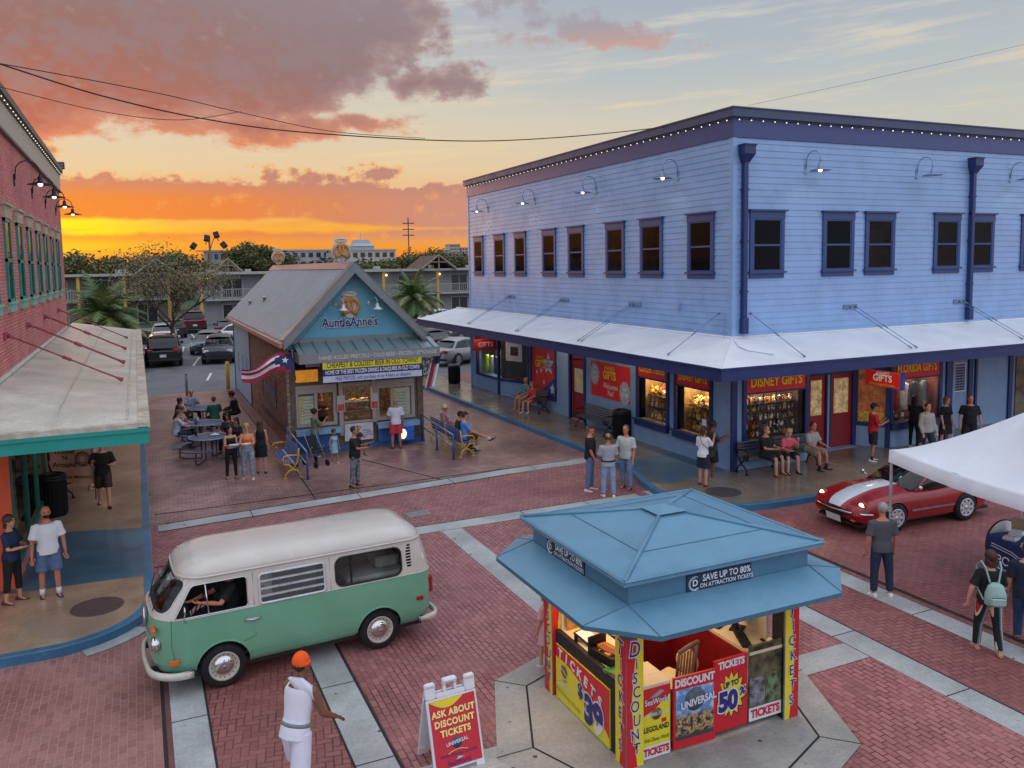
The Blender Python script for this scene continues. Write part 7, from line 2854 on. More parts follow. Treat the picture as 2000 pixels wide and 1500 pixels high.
flat(TS,[(5.28,.03),(5.69,.03),(5.69,.19),(5.28,.19)],M_WHP,'white_strip',.013)
text('TICKETS',TS@Matrix.Translation((5.485,.11,.013)),.125,M_REDP,booth,bold=.05,width=.78)
flat(TS,[(5.38,.80),(5.54,.88),(5.60,.85),(5.50,.80)],mat('fin_grey','8a98a8',.4),'fin_emblem',.015)
outlined('SeaWorld',TS@Matrix.Translation((5.485,.75,.013)),.105,M_WHP,M_PURP,bold=.015,out=.035,width=.82)
b=MB(TS@Matrix.Translation((5.485,.585,.014)))
b.lathe([(.001,0),(.075,0),(.075,.004),(.001,.006)],n=20)
b.build('globe_emblem',mat('emblem_brown','6a5a38',.4,var=.4,vs=30),booth,True)
text('UNIVERSAL STUDIOS',TS@Matrix.Translation((5.485,.59,.023)),.058,M_WHP,booth,bold=.02,width=.62)
text('LEGOLAND',TS@Matrix.Translation((5.485,.40,.013)),.095,M_BLK,booth,bold=.025,width=.74)
flat(TS,[(5.56,.455),(5.63,.455),(5.63,.505),(5.56,.505)],M_REDP,'red_square',.015)
text('Walt Disney World',TS@Matrix.Translation((5.485,.265,.013)),.075,M_BLK,booth,width=.6,shear=.25)
TD=frame((5.72,PY0+.04,0),(.62,-.02,0))
panel(TD,0,.06,.62,.98,M_REDP,'door_panel',0,.03)
text('DISCOUNT',TD@Matrix.Translation((.31,.90,.03)),.135,M_WHP,booth,bold=.05,width=.86)
M_POST=bpy.data.materials.new('photo_poster')
M_POST.use_nodes=True
_t=NT(M_POST.node_tree)
_tc=_t.add('ShaderNodeTexCoord').outputs['Object']
_x,_y,_z=_t.sep(_tc)
_sky=_t.mix(_t.step(_t.noise(_tc,9.0,4,.6),.45,.65),lin('5c8cc0'),lin('b8cce0'))
_crowd=_t.ramp(_t.noise(_tc,16.0,3,.6),[(.3,lin('2a2c3a')),(.45,lin('8a6a58')),(.55,lin('c8a83c')),(.62,lin('34507c')),(.75,lin('20222a'))],'CONSTANT')
_c=_t.mix(_t.step(_z,.42,.55),_crowd,_sky)
_c=_t.mix(_t.step(_z,.26,.20),_c,lin('3c3c40'))
_b=_t.n['Principled BSDF']
_t.plug(_b.inputs['Base Color'],_c)
_b.inputs['Roughness'].default_value=.4
b=MB(TD)
b.quad((.03,.17,.034),(.59,.17,.034),(.59,.82,.034),(.03,.82,.034))
b.build('photo_poster',M_POST,booth,True,fix=False)
b=MB(TD@Matrix.Translation((.31,.66,.036)))
b.lathe([(.001,0),(.15,0),(.15,.003),(.001,.004)],n=28)
b.build('globe_picture',mat('globe_grey','4a5868',.4,var=.4,vs=14),booth,True)
text('UNIVERSAL',TD@Matrix.Translation((.36,.63,.042))@Matrix.Rotation(R(6),4,'Z'),.13,M_WHP,booth,bold=.03,width=.8)
TE=frame((6.35,PY0+.05,0),(.55,.015,0))
panel(TE,0,.10,.54,1.05,M_REDP,'door_panel',0,.03)
text('TICKETS',TE@Matrix.Translation((.27,.97,.03)),.13,M_WHP,booth,bold=.05,width=.86)
b=MB(TE@Matrix.Translation((.28,.55,.031)))
b.poly([(.25*math.cos(2*PI*i/28)*(1 if i%2 else .70),.33*math.sin(2*PI*i/28)*(1 if i%2 else .70),0) for i in range(28)])
b.build('starburst_shadow',mat('burst_dark','5a1018',.5,var=0),booth,True,fix=False)
b=MB(TE@Matrix.Translation((.27,.56,.033)))
b.poly([(.23*math.cos(2*PI*i/28)*(1 if i%2 else .72),.30*math.sin(2*PI*i/28)*(1 if i%2 else .72),0) for i in range(28)])
b.build('starburst',M_YELP,booth,True,fix=False)
text('UP TO',TE@Matrix.Translation((.26,.70,.034))@Matrix.Rotation(R(5),4,'Z'),.10,M_PURP,booth,bold=.05,width=.85)
outlined('50',TE@Matrix.Translation((.21,.48,.034)),.34,M_PURP,M_WHP,bold=.06,out=.11,width=.9)
outlined('%',TE@Matrix.Translation((.45,.57,.034)),.15,M_PURP,M_WHP,bold=.03,out=.09)
panel(TS,6.92,.10,7.46,1.12,mat('poster_olive','5a5a3a',.45,var=.6,vs=7),'front_panel',-.01,.02)
flat(TS,[(6.92,.10),(7.46,.10),(7.46,.28),(6.92,.28)],M_WHP,'white_strip',.013)
text('TICKETS',TS@Matrix.Translation((7.19,.19,.013)),.15,M_REDP,booth,bold=.05,width=.84)
flat(TS,[(6.93,.30),(7.18,.30),(7.18,.68),(6.93,.68)],mat('poster_mix','6a6a70',.45,var=.9,vs=9),'small_photo',.013)
flat(TS,[(7.20,.30),(7.45,.30),(7.45,.68),(7.20,.68)],mat('poster_green','5a6a4a',.45,var=.9,vs=9),'small_photo',.013)
flat(TS,[(6.93,.70),(7.45,.70),(7.45,1.10),(6.93,1.10)],mat('poster_dark_olive','4c4a34',.45,var=.9,vs=6),'photo',.013)
for (T,lab) in ((frame((CX-1.36,CY+.42,0),(0,-1,0)),'navy band sign reading SAVE UP TO 80% on the left side of the booth roof'),(frame((CX+.0,CY-1.24,0),(1,0,0)),'navy band sign reading SAVE UP TO 80% on the front of the booth roof')):
 x0,x1=(-.36,.66) if T[0][0]<.5 else (-.55,.42)
 s=flatsign('roof_sign',T,x0,2.12,x1,2.34,mat('sign_navy','1d3350',.4),lab,z=0,th=.02)
 w=x1-x0
 text('SAVE UP TO 80%',T@Matrix.Translation((x0+w*.61,2.275,.02)),.115,M_WHT,s,bold=.02,width=.86)
 text('ON ATTRACTION TICKETS',T@Matrix.Translation((x0+w*.61,2.185,.02)),.075,M_WHT,s,bold=.01,width=.88)
 b=MB(T@Matrix.Translation((x0+.11,2.23,.024)))
 for rr,a0,a1 in ((.085,60,330),(.072,80,320)):
  b.tube([(rr*math.cos(R(a)),rr*math.sin(R(a)),0) for a in range(a0,a1,15)],.004,4)
 b.build('emblem',M_WHT,s,True)
 text('D',T@Matrix.Translation((x0+.115,2.235,.022)),.11,M_WHT,s,bold=.02)
area('booth_light',(CX-.2,CY+.1,1.90),1.9,26,(1,.66,.36),sy=1.3)
for k,(x,y) in enumerate(((4.78,9.1),(8.0,8.6))):
 b=MB()
 b.rbox(x-.05,y-.05,1.91,x+.05,y+.05,1.945,.01)
 b.build('eave_lamp',mat('tube_lamp','fff0d0',.3,var=0,emit='ffdca0',es=5),booth,True)
 area('eave_light',(x,y,1.9),.3,9,(1,.62,.36),sy=.3)
for k,(x,y) in enumerate(((5.5,9.2),(7.2,9.3))):
 b=MB()
 b.box(x-.3,y-.03,1.92,x+.3,y+.03,1.95)
 b.build('ceiling_lamp',mat('tube_lamp','fff0d0',.3,var=0,emit='ffdca0',es=5),booth,True)
t_=thing('cash_tray','open black cash tray with papers on the left booth counter','cash tray',(5.3,8.75,.97),R(10))
b=MB()
b.box(-.14,-.22,0,.14,.2,.10)
b.box(-.16,.2,0,.14,.22,.24)
b.box(-.16,-.24,0,-.14,.2,.12)
b.build('tray',M_BLACKM,t_)
b=MB()
for i in range(16):
 b.use(random.choice(food))
 b.box(random.uniform(-.12,.05),random.uniform(-.2,.12),.1,random.uniform(.02,.13),random.uniform(-.1,.18),.105+i*.002)
b.build('papers',None,t_)
t_=thing('document_stand','sloped white document stand on the left booth counter','stand',(5.30,9.25,.97),R(20))
b=MB()
b.loft([[(-.13,-.17,.01),(.13,-.17,.01),(.13,-.17,.02),(-.13,-.17,.02)],[(-.13,.17,.11),(.13,.17,.11),(.13,.17,.12),(-.13,.17,.12)]],True,True,False)
b.box(-.13,.1,0,-.11,.15,.1)
b.box(.11,.1,0,.13,.15,.1)
b.build('board',M_BLACKM,t_)
b=MB()
b.loft([[(-.11,-.15,.027),(.11,-.15,.027),(.11,-.15,.03),(-.11,-.15,.03)],[(-.11,.14,.122),(.11,.14,.122),(.11,.14,.125),(-.11,.14,.125)]],True,True,False)
b.build('paper',M_WHP,t_)
for k,(x,y,rz,c,lab) in enumerate(((5.18,8.38,.3,'3a8a4a','green and blue brochure on the corner of the booth counter'),(5.42,9.62,.5,'d8c84a','yellow leaflets at the back of the booth counter'),(5.60,9.60,.2,'d07a8a','pink leaflets beside the yellow ones on the booth counter'))):
 b=MB(Matrix.Translation((x,y,.972))@Matrix.Rotation(rz,4,'Z'))
 for i in range(4):
  b.box(-.1+i*.01,-.14+i*.01,i*.003,.1+i*.01,.12+i*.01,i*.003+.002)
 tag(b.build('leaflet',mat('leaflet_'+c,c,.5,var=.4,vs=20)),lab,'leaflet')
t_=thing('monitor','black computer monitor on the right booth counter','monitor',(7.25,8.55,1.04),R(35))
b=MB()
b.rbox(-.25,-.02,.12,.25,.02,.44,.01)
b.build('screen',M_BLACKM,t_)
b=MB()
b.box(-.03,.0,.0,.03,.03,.2)
b.rbox(-.12,-.08,0,.12,.10,.015,.005)
b.build('foot',M_BLACKM,t_)
t_=thing('keyboard','black keyboard on the right booth counter','keyboard',(7.08,8.25,1.04),R(65))
b=MB()
b.rbox(-.22,-.07,0,.22,.07,.02,.005)
b.build('base',M_BLACKM,t_)
b=MB()
for i in range(12):
 for j in range(4):
  b.box(-.205+i*.034,-.055+j*.03,.02,-.178+i*.034,-.032+j*.03,.026)
tag(b.build('keys',M_TRIMK,t_),None)
t_=MB(Matrix.Translation((7.30,8.12,1.04)))
t_.ball((0,0,.012),.045,10,6,(.7,1,.4))
tag(t_.build('computer_mouse',M_BLACKM),'black computer mouse near the front edge of the right booth counter','computer mouse')
t_=thing('card_reader','small black card terminal behind the monitor in the booth','card terminal',(7.02,8.75,1.04),R(20))
b=MB()
b.loft([[(-.06,-.09,0),(.06,-.09,0),(.06,.09,0),(-.06,.09,0)],[(-.05,-.08,.04),(.05,-.08,.04),(.05,.08,.10),(-.05,.08,.10)]],True,True,False)
b.build('case',M_BLACKM,t_)
b=MB()
b.box(-.16,.1,0,.10,.30,.16)
b.build('printer',M_TRIMK,t_)
t_=thing('desk_chair','wooden slat-back chair inside the ticket booth','chair',(6.15,8.55,.10),R(200))
for (x,y) in ((-.2,-.2),(.2,-.2),(-.2,.2),(.2,.2)):
 b=MB()
 b.box(x-.02,y-.02,0,x+.02,y+.02,.45)
 b.build('leg',M_CHAIR,t_)
b=MB()
b.rbox(-.23,-.22,.45,.23,.22,.50,.02)
b.build('seat',M_COUNT,t_)
b=MB()
for x in (-.21,.21):
 b.tube([(x,.20,.48),(x,.26,1.02)],.022,6)
for i in range(5):
 x=-.14+i*.07
 b.tube([(x,.205,.5),(x,.255,.95)],.012,5)
b.tube([(-.22,.26,1.0),(0,.29,1.04),(.22,.26,1.0)],.03,6)
b.build('backrest',M_CHAIR,t_)
t_=thing('side_table','black round barrel table with a white top inside the booth','table',(5.95,9.35,.10))
b=MB()
b.lathe([(.20,0),(.22,.3),(.20,.86)],n=22)
b.build('base',M_BLACKM,t_)
b=MB()
b.lathe([(.001,.86),(.27,.86),(.27,.90),(.001,.905)],n=26)
b.build('top',M_WHP,t_)
t_=MB(Matrix.Translation((6.45,8.62,.72))@Matrix.Rotation(R(50),4,'X'))
t_.lathe([(.001,0),(.16,0),(.17,.01),(.16,.02),(.001,.02)],n=24)
tag(t_.build('straw_tray',mat('straw','c9a878',.7,var=.3,vs=20)),'round tan straw disc leaning inside the booth beside the chair','tray')
# -- A-FRAME SIGN
M_PLAS=mat('white_plastic','d6d8de',.45,var=.04,vs=4)
af=thing('sandwich_board','white plastic sandwich board with a red ASK ABOUT DISCOUNT TICKETS poster','sandwich board',(3.22,9.06,0),R(3))
def af_panel(sgn,name):
 T=frame((-.33*sgn,-.30*sgn,0),(sgn,0,0),(0,sgn*.30,1.04))
 b=MB(T)
 w,h=.66,1.08
 b.rbox(0,.10,-.03,w,.88,.0,.01)
 b.rbox(0,0,-.035,.11,.12,.0,.01)
 b.rbox(w-.11,0,-.035,w,.12,.0,.01)
 b.rbox(.11,.05,-.03,w-.11,.12,.0,.01)
 b.rbox(0,.88,-.04,.14,h,.005,.02)
 b.rbox(w-.14,.88,-.04,w,h,.005,.02)
 b.rbox(.14,.88,-.03,w-.14,.94,.0,.01)
 b.rbox(.24,.94,-.04,.28,1.06,.0,.01)
 b.rbox(w-.28,.94,-.04,w-.24,1.06,.0,.01)
 b.rbox(.24,1.05,-.045,w-.24,1.10,.005,.015)
 o=b.build(name,M_PLAS,af)
 return T,o
T,o=af_panel(1,'front_board')
T2_,o2=af_panel(-1,'rear_board')
b=MB(T)
b.box(.03,.08,.001,.63,.86,.006)
b.build('poster',mat('poster_red','c02636',.4,var=.03),o)
b=MB(T)
pts=[(.03+.60*i/16,.86-.0-.10*math.sin(PI*min(1,i/12))*(1 if i<12 else 0)-(0 if i<12 else 0)) for i in range(17)]
b.poly([(.03,.86,.008)]+[(p[0],p[1],.008) for p in pts if p[0]<.5]+[(.60,.86,.008)])
b.build('yellow_swoosh',M_YELP,o,fix=False)
MA=T
for i,(s_,y,sz) in enumerate((('ASK ABOUT',.70,.105),('DISCOUNT',.585,.105),('TICKETS',.47,.105))):
 text(s_,MA@Matrix.Translation((.33,y,.007)),sz,mat('soft_yellow','f2e08a',.5,var=0),o,bold=.04,width=.92,spacing=1.1,world=False)
b=MB(MA@Matrix.Translation((.33,.34,.008)))
b.lathe([(.001,0),(.065,0),(.065,.003),(.001,.004)],n=22)
b.build('globe_emblem',mat('globe_blue','2c4a7c',.4,var=.3,vs=20),o)
text('UNIVERSAL',MA@Matrix.Translation((.33,.35,.013))@Matrix.Rotation(R(5),4,'Z'),.058,M_WHP,o,bold=.02,world=False)
text('Walt Disney World',MA@Matrix.Translation((.33,.215,.007)),.06,M_PURP,o,world=False,shear=.2)
b=MB(MA)
b.tube([(.2+.26*i/10,.235+.03*math.sin(PI*i/10),.008) for i in range(11)],.003,4)
b.build('arc_emblem',mat('soft_yellow','f2e08a',.5,var=0),o)
text('SeaWorld',MA@Matrix.Translation((.33,.12,.007)),.075,M_PURP,o,bold=.01,world=False)
b=MB(MA)
b.poly([(.29,.15,.008),(.33,.185,.008),(.40,.165,.008)])
b.build('fin_emblem',mat('fin_pale','b8c4c0',.4),o,fix=False)
# -- TENT, TABLE
M_TENT=mat('white_tent_canvas','dde1ea',.7,var=.04,vs=1.5,bump=.5,bs=2.2)
A_=Vector((13.3,11.3))
dX,dY=Vector((.97,-.24)),Vector((-.24,-.97))
tent=thing('canopy_tent','white pop-up canopy tent at the right edge of the photo','tent',(14.5,9.4,0))
SZ=3.55
cn=[A_,A_+dX*3.05,A_+dX*3.05+dY*SZ,A_+dY*SZ]
pk=(cn[0]+cn[2])/2
b=MB()
N=14
for e in range(4):
 p,q=cn[e],cn[(e+1)%4]
 for i in range(N):
  for j in range(N):
   def sp(u,v):
    base=p.lerp(q,u)
    xy=base.lerp(pk,v)
    edge_z=2.32+.05*math.sin(PI*u)*-1
    z_=edge_z+(3.46-2.32)*(v**1.35)*.9-.10*math.sin(PI*v)*math.sin(PI*u)
    return (xy.x,xy.y,z_)
   k=b.V([sp(i/N,j/N),sp((i+1)/N,j/N),sp((i+1)/N,(j+1)/N),sp(i/N,(j+1)/N)])
   b.F([(0,1,2,3)],k,True)
 for i in range(N):
  def vp(u,v):
   base=p.lerp(q,u)
   nrm=(base-pk).normalized()
   return (base.x+nrm.x*(.012*math.sin(u*40)*v),base.y+nrm.y*(.012*math.sin(u*40)*v),2.32-.05*math.sin(PI*u)-.25*v)
  k=b.V([vp(i/N,0),vp((i+1)/N,0),vp((i+1)/N,1),vp(i/N,1)])
  b.F([(0,1,2,3)],k,True)
o=b.build('canvas',M_TENT,tent,True,fix=False)
bm=bmesh.new()
bm.from_mesh(o.data)
bmesh.ops.remove_doubles(bm,verts=bm.verts,dist=.002)
bmesh.ops.recalc_face_normals(bm,faces=bm.faces)
bm.to_mesh(o.data)
bm.free()
for c_ in cn:
 ci=c_.lerp(pk,.02)
 b=MB()
 b.box(ci.x-.02,ci.y-.02,1.1,ci.x+.02,ci.y+.02,2.3)
 b.box(ci.x-.014,ci.y-.014,.01,ci.x+.014,ci.y+.014,1.12)
 b.rbox(ci.x-.05,ci.y-.05,0,ci.x+.05,ci.y+.05,.012,.005)
 b.box(ci.x-.027,ci.y-.027,1.08,ci.x+.027,ci.y+.027,1.16)
 b.build('leg',mat('pale_leg','b9bcc2',.4,.4),tent,True)
for e in range(4):
 p,q=cn[e].lerp(pk,.03),cn[(e+1)%4].lerp(pk,.03)
 b=MB()
 m_=p.lerp(q,.5)
 b.tube([(p.x,p.y,2.05),(m_.x,m_.y,2.28),(q.x,q.y,2.05)],.012,4)
 b.tube([(p.x,p.y,2.28),(m_.x,m_.y,2.05),(q.x,q.y,2.28)],.012,4)
 b.build('truss',mat('pale_leg','b9bcc2',.4,.4),tent,True)
M_CLOTH=mat('navy_tablecloth','23396e',.8,var=.08,vs=3)
tb=thing('folding_table','folding table covered by a navy cloth with white lettering','table',(14.9,9.2,0),R(-8))
b=MB()
b.rbox(-.36,-.88,.70,.36,.88,.735,.01)
b.build('tabletop',M_PLAS,tb)
for (x,y) in ((-.3,-.8),(.3,-.8),(-.3,.8),(.3,.8)):
 b=MB()
 b.tube([(x,y,0),(x,y,.7)],.014,6)
 b.build('leg',M_STEEL,tb)
b=MB()
hh=[(.39,.91),(-.39,.91),(-.39,-.91),(.39,-.91)]
ringt=[]
pts=[]
for i in range(4):
 p,q=Vector(hh[i]),Vector(hh[(i+1)%4])
 for k in range(14):
  pts.append(p.lerp(q,k/14))
rings=[[(p.x,p.y,.745) for p in pts]]
for lv in (.70,.5,.3,.12):
 f=(.745-lv)/.6
 rings.append([(p.x*(1+.05*f)+.014*math.sin(k*1.9)*f,p.y*(1+.02*f)+.014*math.cos(k*1.7)*f,lv) for k,p in enumerate(pts)])
b.loft(rings,True,False,True)
cl=b.build('tablecloth',M_CLOTH)
cl.location=(14.9,9.2,0)
cl.rotation_euler=(0,0,R(-8))
MW[cl.name]=MW[tb.name]
tag(cl,'navy blue cloth with white letters and lines draped over the folding table','tablecloth')
TC=frame((-.425,.88,0),(0,-1,0),(.05,0,1))
text('POLICE',TC@Matrix.Translation((.62,.36,.01)),.24,M_WHT,cl,world=False,bold=.01,z=.012)
b=MB(TC)
for off in (0,.05):
 b.tube([(.10,.62-off,.012),(.55,.58-off,.014),(.72,.52-off,.014),(.9,.60-off,.014),(1.5,.60-off,.014)],.008,4)
 b.tube([(.25,.20-off,.03),(1.4,.20-off,.03)],.008,4)
b.build('printed_lines',M_WHT,cl)
for k,(x,y,z_,rz,lab) in enumerate(((14.72,9.72,.75,.2,'white clamshell food box on the navy table'),(14.85,9.70,.83,.35,'white clamshell food box stacked askew on the other one'))):
 t_=thing('food_box',lab,'box',(x,y,z_),rz,'food boxes on the navy table')
 b=MB()
 b.loft([rc0 for rc0 in [[(-.10,-.10,0),(.10,-.10,0),(.10,.10,0),(-.10,.10,0)],[(-.12,-.12,.04),(.12,-.12,.04),(.12,.12,.04),(-.12,.12,.04)]]],True,True,False)
 b.build('base',M_PLAS,t_)
 b=MB()
 b.loft([[(-.12,-.12,.04),(.12,-.12,.04),(.12,.12,.04),(-.12,.12,.04)],[(-.09,-.09,.078),(.09,-.09,.078),(.09,.09,.078),(-.09,.09,.078)]],True,True,False)
 b.build('lid',M_PLAS,t_)
t_=MB(Matrix.Translation((14.66,9.38,.747))@Matrix.Rotation(.5,4,'Z'))
for i in range(3):
 t_.box(-.14+.02*i,-.1,.001+.003*i,.14,.1-.015*i,.003+.003*i)
tag(t_.build('paper_sheet',mat('cream_paper','d8c8b0',.6)),'cream sheets of paper on the front edge of the navy table','paper')
t_=thing('folding_chair','cream folding chair behind the navy table','chair',(15.6,9.9,0),R(80))
b=MB()
b.rbox(-.22,-.22,.43,.22,.2,.47,.02)
b.build('seat',mat('cream_chair','b8ab8c',.5),t_)
b=MB()
b.loft([[(-.24,.2,.62),(.24,.2,.62),(.24,.23,.62),(-.24,.23,.62)],[(-.25,.22,.92),(.25,.22,.92),(.25,.25,.92),(-.25,.25,.92)],[(-.15,.22,1.0),(.15,.22,1.0),(.15,.25,1.0),(-.15,.25,1.0)]],True,True,False)
b.build('backrest',mat('cream_chair','b8ab8c',.5),t_)
for x in (-.22,.22):
 b=MB()
 b.tube([(x,-.25,0),(x,.22,.9)],.014,6)
 b.tube([(x,.25,0),(x,-.1,.45)],.014,6)
 b.build('leg',M_STEEL,t_)
t_=thing('round_sign','white round sign with a dark rim leaning beside the navy table','sign',(15.34,10.27,-.09),R(0))
b=MB(frame((0,0,.5),(1,-.14,0),(0,.1,1)))
b.lathe([(.001,0),(.46,0),(.47,.015),(.46,.03),(.001,.03)],n=36)
b.build('disc',M_WHP,t_)
b=MB(frame((0,0,.5),(1,-.14,0),(0,.1,1)))
b.tube([(.47*math.cos(2*PI*i/36),.47*math.sin(2*PI*i/36),.015) for i in range(36)],.018,6,closed=True)
b.build('rim',M_BLACKM,t_)
# -- STREET FURNITURE
def bench(name,label,x,y,z,face,L_,slat_m,end_m,group=None,slats=6,pale=None):
 """park bench with cast ends; face = compass heading the sitter looks towards"""
 t_=thing(name,label,'bench',(x,y,z),R(-face),group)
 ends=[-L_/2,L_/2]+([0] if L_>2.4 else [])
 for ex in ends:
  b=MB()
  for pts,r in (([(0.22,0),(.20,.12),(.08,.24),(-.02,.26),(-.14,.2),(-.22,.0)],.022),([(.26,.42),(.1,.40),(-.02,.28),(-.05,.26)],.022),([(-.20,.86),(-.17,.6),(-.13,.44),(-.02,.28)],.022),([(-.16,.66),(.05,.68),(.22,.66),(.27,.58),(.24,.44)],.02),([(.08,.40),(.12,.52),(.2,.54),(.2,.46),(.15,.47)],.014)):
   b.tube([(ex,p[0],p[1]) for p in pts],r,6)
  for yy in (.22,-.22):
   b.rbox(ex-.035,yy-.05,0,ex+.035,yy+.05,.02,.01)
  b.build('end_frame',end_m,t_)
 b=MB()
 if pale:
  b.mats=[slat_m,pale]
 for i in range(slats):
  yy=.23-i*.40/slats
  b.cur=1 if pale and i==slats-2 else 0
  b.rbox(-L_/2,yy-.024,.42+.004*(i-2)**2*.5,L_/2,yy+.024,.445+.004*(i-2)**2*.5,.006)
 b.build('seat',slat_m,t_)
 b=MB()
 if pale:
  b.mats=[slat_m,pale]
 for i in range(slats-1):
  f=i/(slats-2)
  b.T=Matrix.Translation((0,-.13-.06*f,.50+.33*f))@Matrix.Rotation(R(14),4,'X')
  b.rbox(-L_/2,-.012,-.03,L_/2,.012,.03,.006)
 b.build('backrest',slat_m,t_)
 return t_
M_BSL=mat('blue_slat','3b5fa0',.4,var=.1,vs=6)
M_YEN=mat('yellow_cast_end','d9a41e',.45,var=.08)
M_BKS=mat('dark_slat','4a4c50',.45,var=.1)
bench('park_bench','empty blue slatted bench with yellow ends by the left shop railing',3.85,24.9,0,270,2.0,M_BSL,M_YEN,'blue benches with yellow ends',pale=mat('pale_slat','a9a8c4',.5))
bench('park_bench','occupied blue slatted bench with yellow ends right of the pretzel shop',9.3,25.4,0,90,2.9,M_BSL,M_YEN,'blue benches with yellow ends')
bench('park_bench','empty black bench against the blue wall beside the trash bin',14.55,24.85,.15,270,2.0,M_BKS,M_BLACKM)
bench('park_bench','black bench under the starry red poster with a couple on it',14.55,29.7,.15,270,1.7,M_BKS,M_BLACKM)
bench('park_bench','long black bench under the big lit shop window with three people on it',16.4,17.72,.15,180,2.6,M_BKS,M_BLACKM)
bench('park_bench','black bench half hidden behind the hanging banner',-2.02,24.9,.15,90,1.8,M_BKS,M_BLACKM)
def bin_(label,x,y,z,m=M_BLACKM,h=.95,r=.30):
 t_=thing('trash_bin',label,'trash bin',(x,y,z),0,'black trash bins')
 b=MB()
 b.lathe([(r*.92,0),(r,.03),(r,h-.12),(r*1.06,h-.1),(r*1.06,h-.05)],n=22)
 for k in range(22):
  a=2*PI*k/22
  b.box(r*math.cos(a)-.01,r*math.sin(a)-.01,.06,r*math.cos(a)+.01,r*math.sin(a)+.01,h-.14)
 b.build('body',m,t_)
 b=MB()
 b.lathe([(r*1.07,h-.05),(r*1.02,h+.01),(r*.62,h+.05),(r*.56,h+.02),(r*.54,h-.05)],n=22)
 b.build('lid',m if 'pale' not in label else mat('grey_lid','6a6c70',.5),t_)
bin_('round black trash bin beside the empty black bench on the blue wall',14.72,23.35,.15)
bin_('black trash bin with a pale ring lid at the far corner of the blue building',14.45,38.7,.15)
bin_('black slatted trash bin behind the bald man under the left canopy',-2.12,22.5,.15,h=1.0)
M_PBT=mat('blue_coated_steel','3d4c68',.45,var=.1)
def picnic(label,x,y,rz):
 t_=thing('picnic_table',label,'picnic table',(x,y,0),rz,'round blue picnic tables')
 b=MB()
 b.lathe([(.001,.76),(.60,.76),(.62,.745),(.60,.73),(.001,.73)],n=30)
 b.build('tabletop',M_PBT,t_)
 b=MB()
 b.tube([(.61*math.cos(2*PI*i/30),.61*math.sin(2*PI*i/30),.75) for i in range(30)],.014,5,closed=True)
 b.build('table_rim',mat('pale_rim','9aa8c0',.4),t_)
 for k in range(4):
  a0=PI/4+k*PI/2
  b=MB()
  arc=[]
  for i in range(9):
   a=a0-R(30)+R(60)*i/8
   arc.append((a,.82,1.10))
  b.loft([[(r0*math.cos(a),r0*math.sin(a),.44),(r1*math.cos(a),r1*math.sin(a),.44),(r1*math.cos(a),r1*math.sin(a),.47),(r0*math.cos(a),r0*math.sin(a),.47)] for a,r0,r1 in arc],True,True,False)
  b.build('seat',M_PBT,t_)
  b=MB()
  c,s=math.cos(a0),math.sin(a0)
  b.tube([(.95*c,.95*s,.44),(.98*c,.98*s,.08),(.8*c,.8*s,.03),(.25*c,.25*s,.05),(.25*c,.25*s,.73)],.025,6)
  b.build('leg',M_PBT,t_)
picnic('round blue picnic table nearest us with food on it, left of the pretzel shop',1.85,27.6,.3)
picnic('round blue picnic table behind the front one with drinks on it',1.95,30.2,.1)
picnic('round picnic table farthest back in the brick plaza',2.15,33.6,.5)
def small(name,label,cat,x,y,z,mb_,m=None):
 mb_.T=None
 mb_.v=[(v[0]+x,v[1]+y,v[2]+z) for v in mb_.v]
 return tag(mb_.build(name,m),label,cat)
b=MB()
b.lathe([(.001,0),(.10,.01),(.14,.025),(.13,.03),(.001,.02)],n=16)
b.ball((0,0,.04),.05,8,5,(1.4,1,.6))
small('food_plate','white plate with food on the nearest picnic table','plate',2.05,27.65,.765,b,M_PLAS)
for k,(x,y,c,h,lab) in enumerate(((1.62,30.05,'3a6a9a',.24,'blue bottle on the middle picnic table'),(1.72,30.3,'b8c4cc',.2,'clear cup on the middle picnic table'),(1.5,27.95,'2c2e34',.22,'dark bottle on the left of the nearest picnic table'))):
 b=MB()
 b.lathe([(.04,0),(.042,h*.6),(.018,h*.75),(.018,h),(.001,h)],n=12)
 small('bottle',lab,'bottle',x,y,.765,b,mat('bottle_'+c,c,.2))
M_RAIL=mat('blue_rail','2f568c',.4,.2)
def rail(label,x,pts):
 t_=thing('handrail',label,'handrail',(x,pts[0][0],0),0,'handrails at the pretzel shop')
 y0=pts[0][0]
 for i,(y,h) in enumerate(pts):
  b=MB()
  b.tube([(0,y-y0,0),(0,y-y0,h)],.028,8)
  b.rbox(-.06,y-y0-.06,0,.06,y-y0+.06,.012,.004)
  b.build('post',M_RAIL,t_)
 for f in (1.0,.55):
  b=MB()
  b.tube([(0,y-y0,h*f) for y,h in pts],.022,8)
  b.build('rail',mat('steel_rail','8c9cb4',.3,.5),t_)
rail('blue handrail beside the stroller at the left shop corner',4.2,[(23.5,.82),(25.2,.86),(26.85,.95)])
rail('blue handrail behind the occupied bench at the right shop corner',8.78,[(23.75,.8),(25.3,.85),(26.85,.95)])
t_=MB(Matrix.Translation((1.97,42.6,0)))
t_.lathe([(.06,0),(.06,.95),(.05,.97),(.05,1.03),(.06,1.04),(.055,1.1),(.001,1.12)],n=14)
tag(t_.build('bollard',M_STEEL),'slim grey steel bollard at the parking lot edge','bollard')
t_=MB(Matrix.Translation((4.02,43.9,0)))
t_.lathe([(.10,0),(.10,1.35),(.08,1.4),(.001,1.42)],n=14)
tag(t_.build('bollard',mat('yellow_bollard','d9ae3c',.5)),'thick yellow bollard at the back left corner of the pretzel shop','bollard')
t_=thing('hanging_banner',"cream banner reading 'N Around and Awaken the Memory under the left canopy",'banner',(-1.9,23.7,.15))
Tb=frame((-2.5,24.05,0),(1.25,-.45,0))
b=MB(Tb)
n_=12
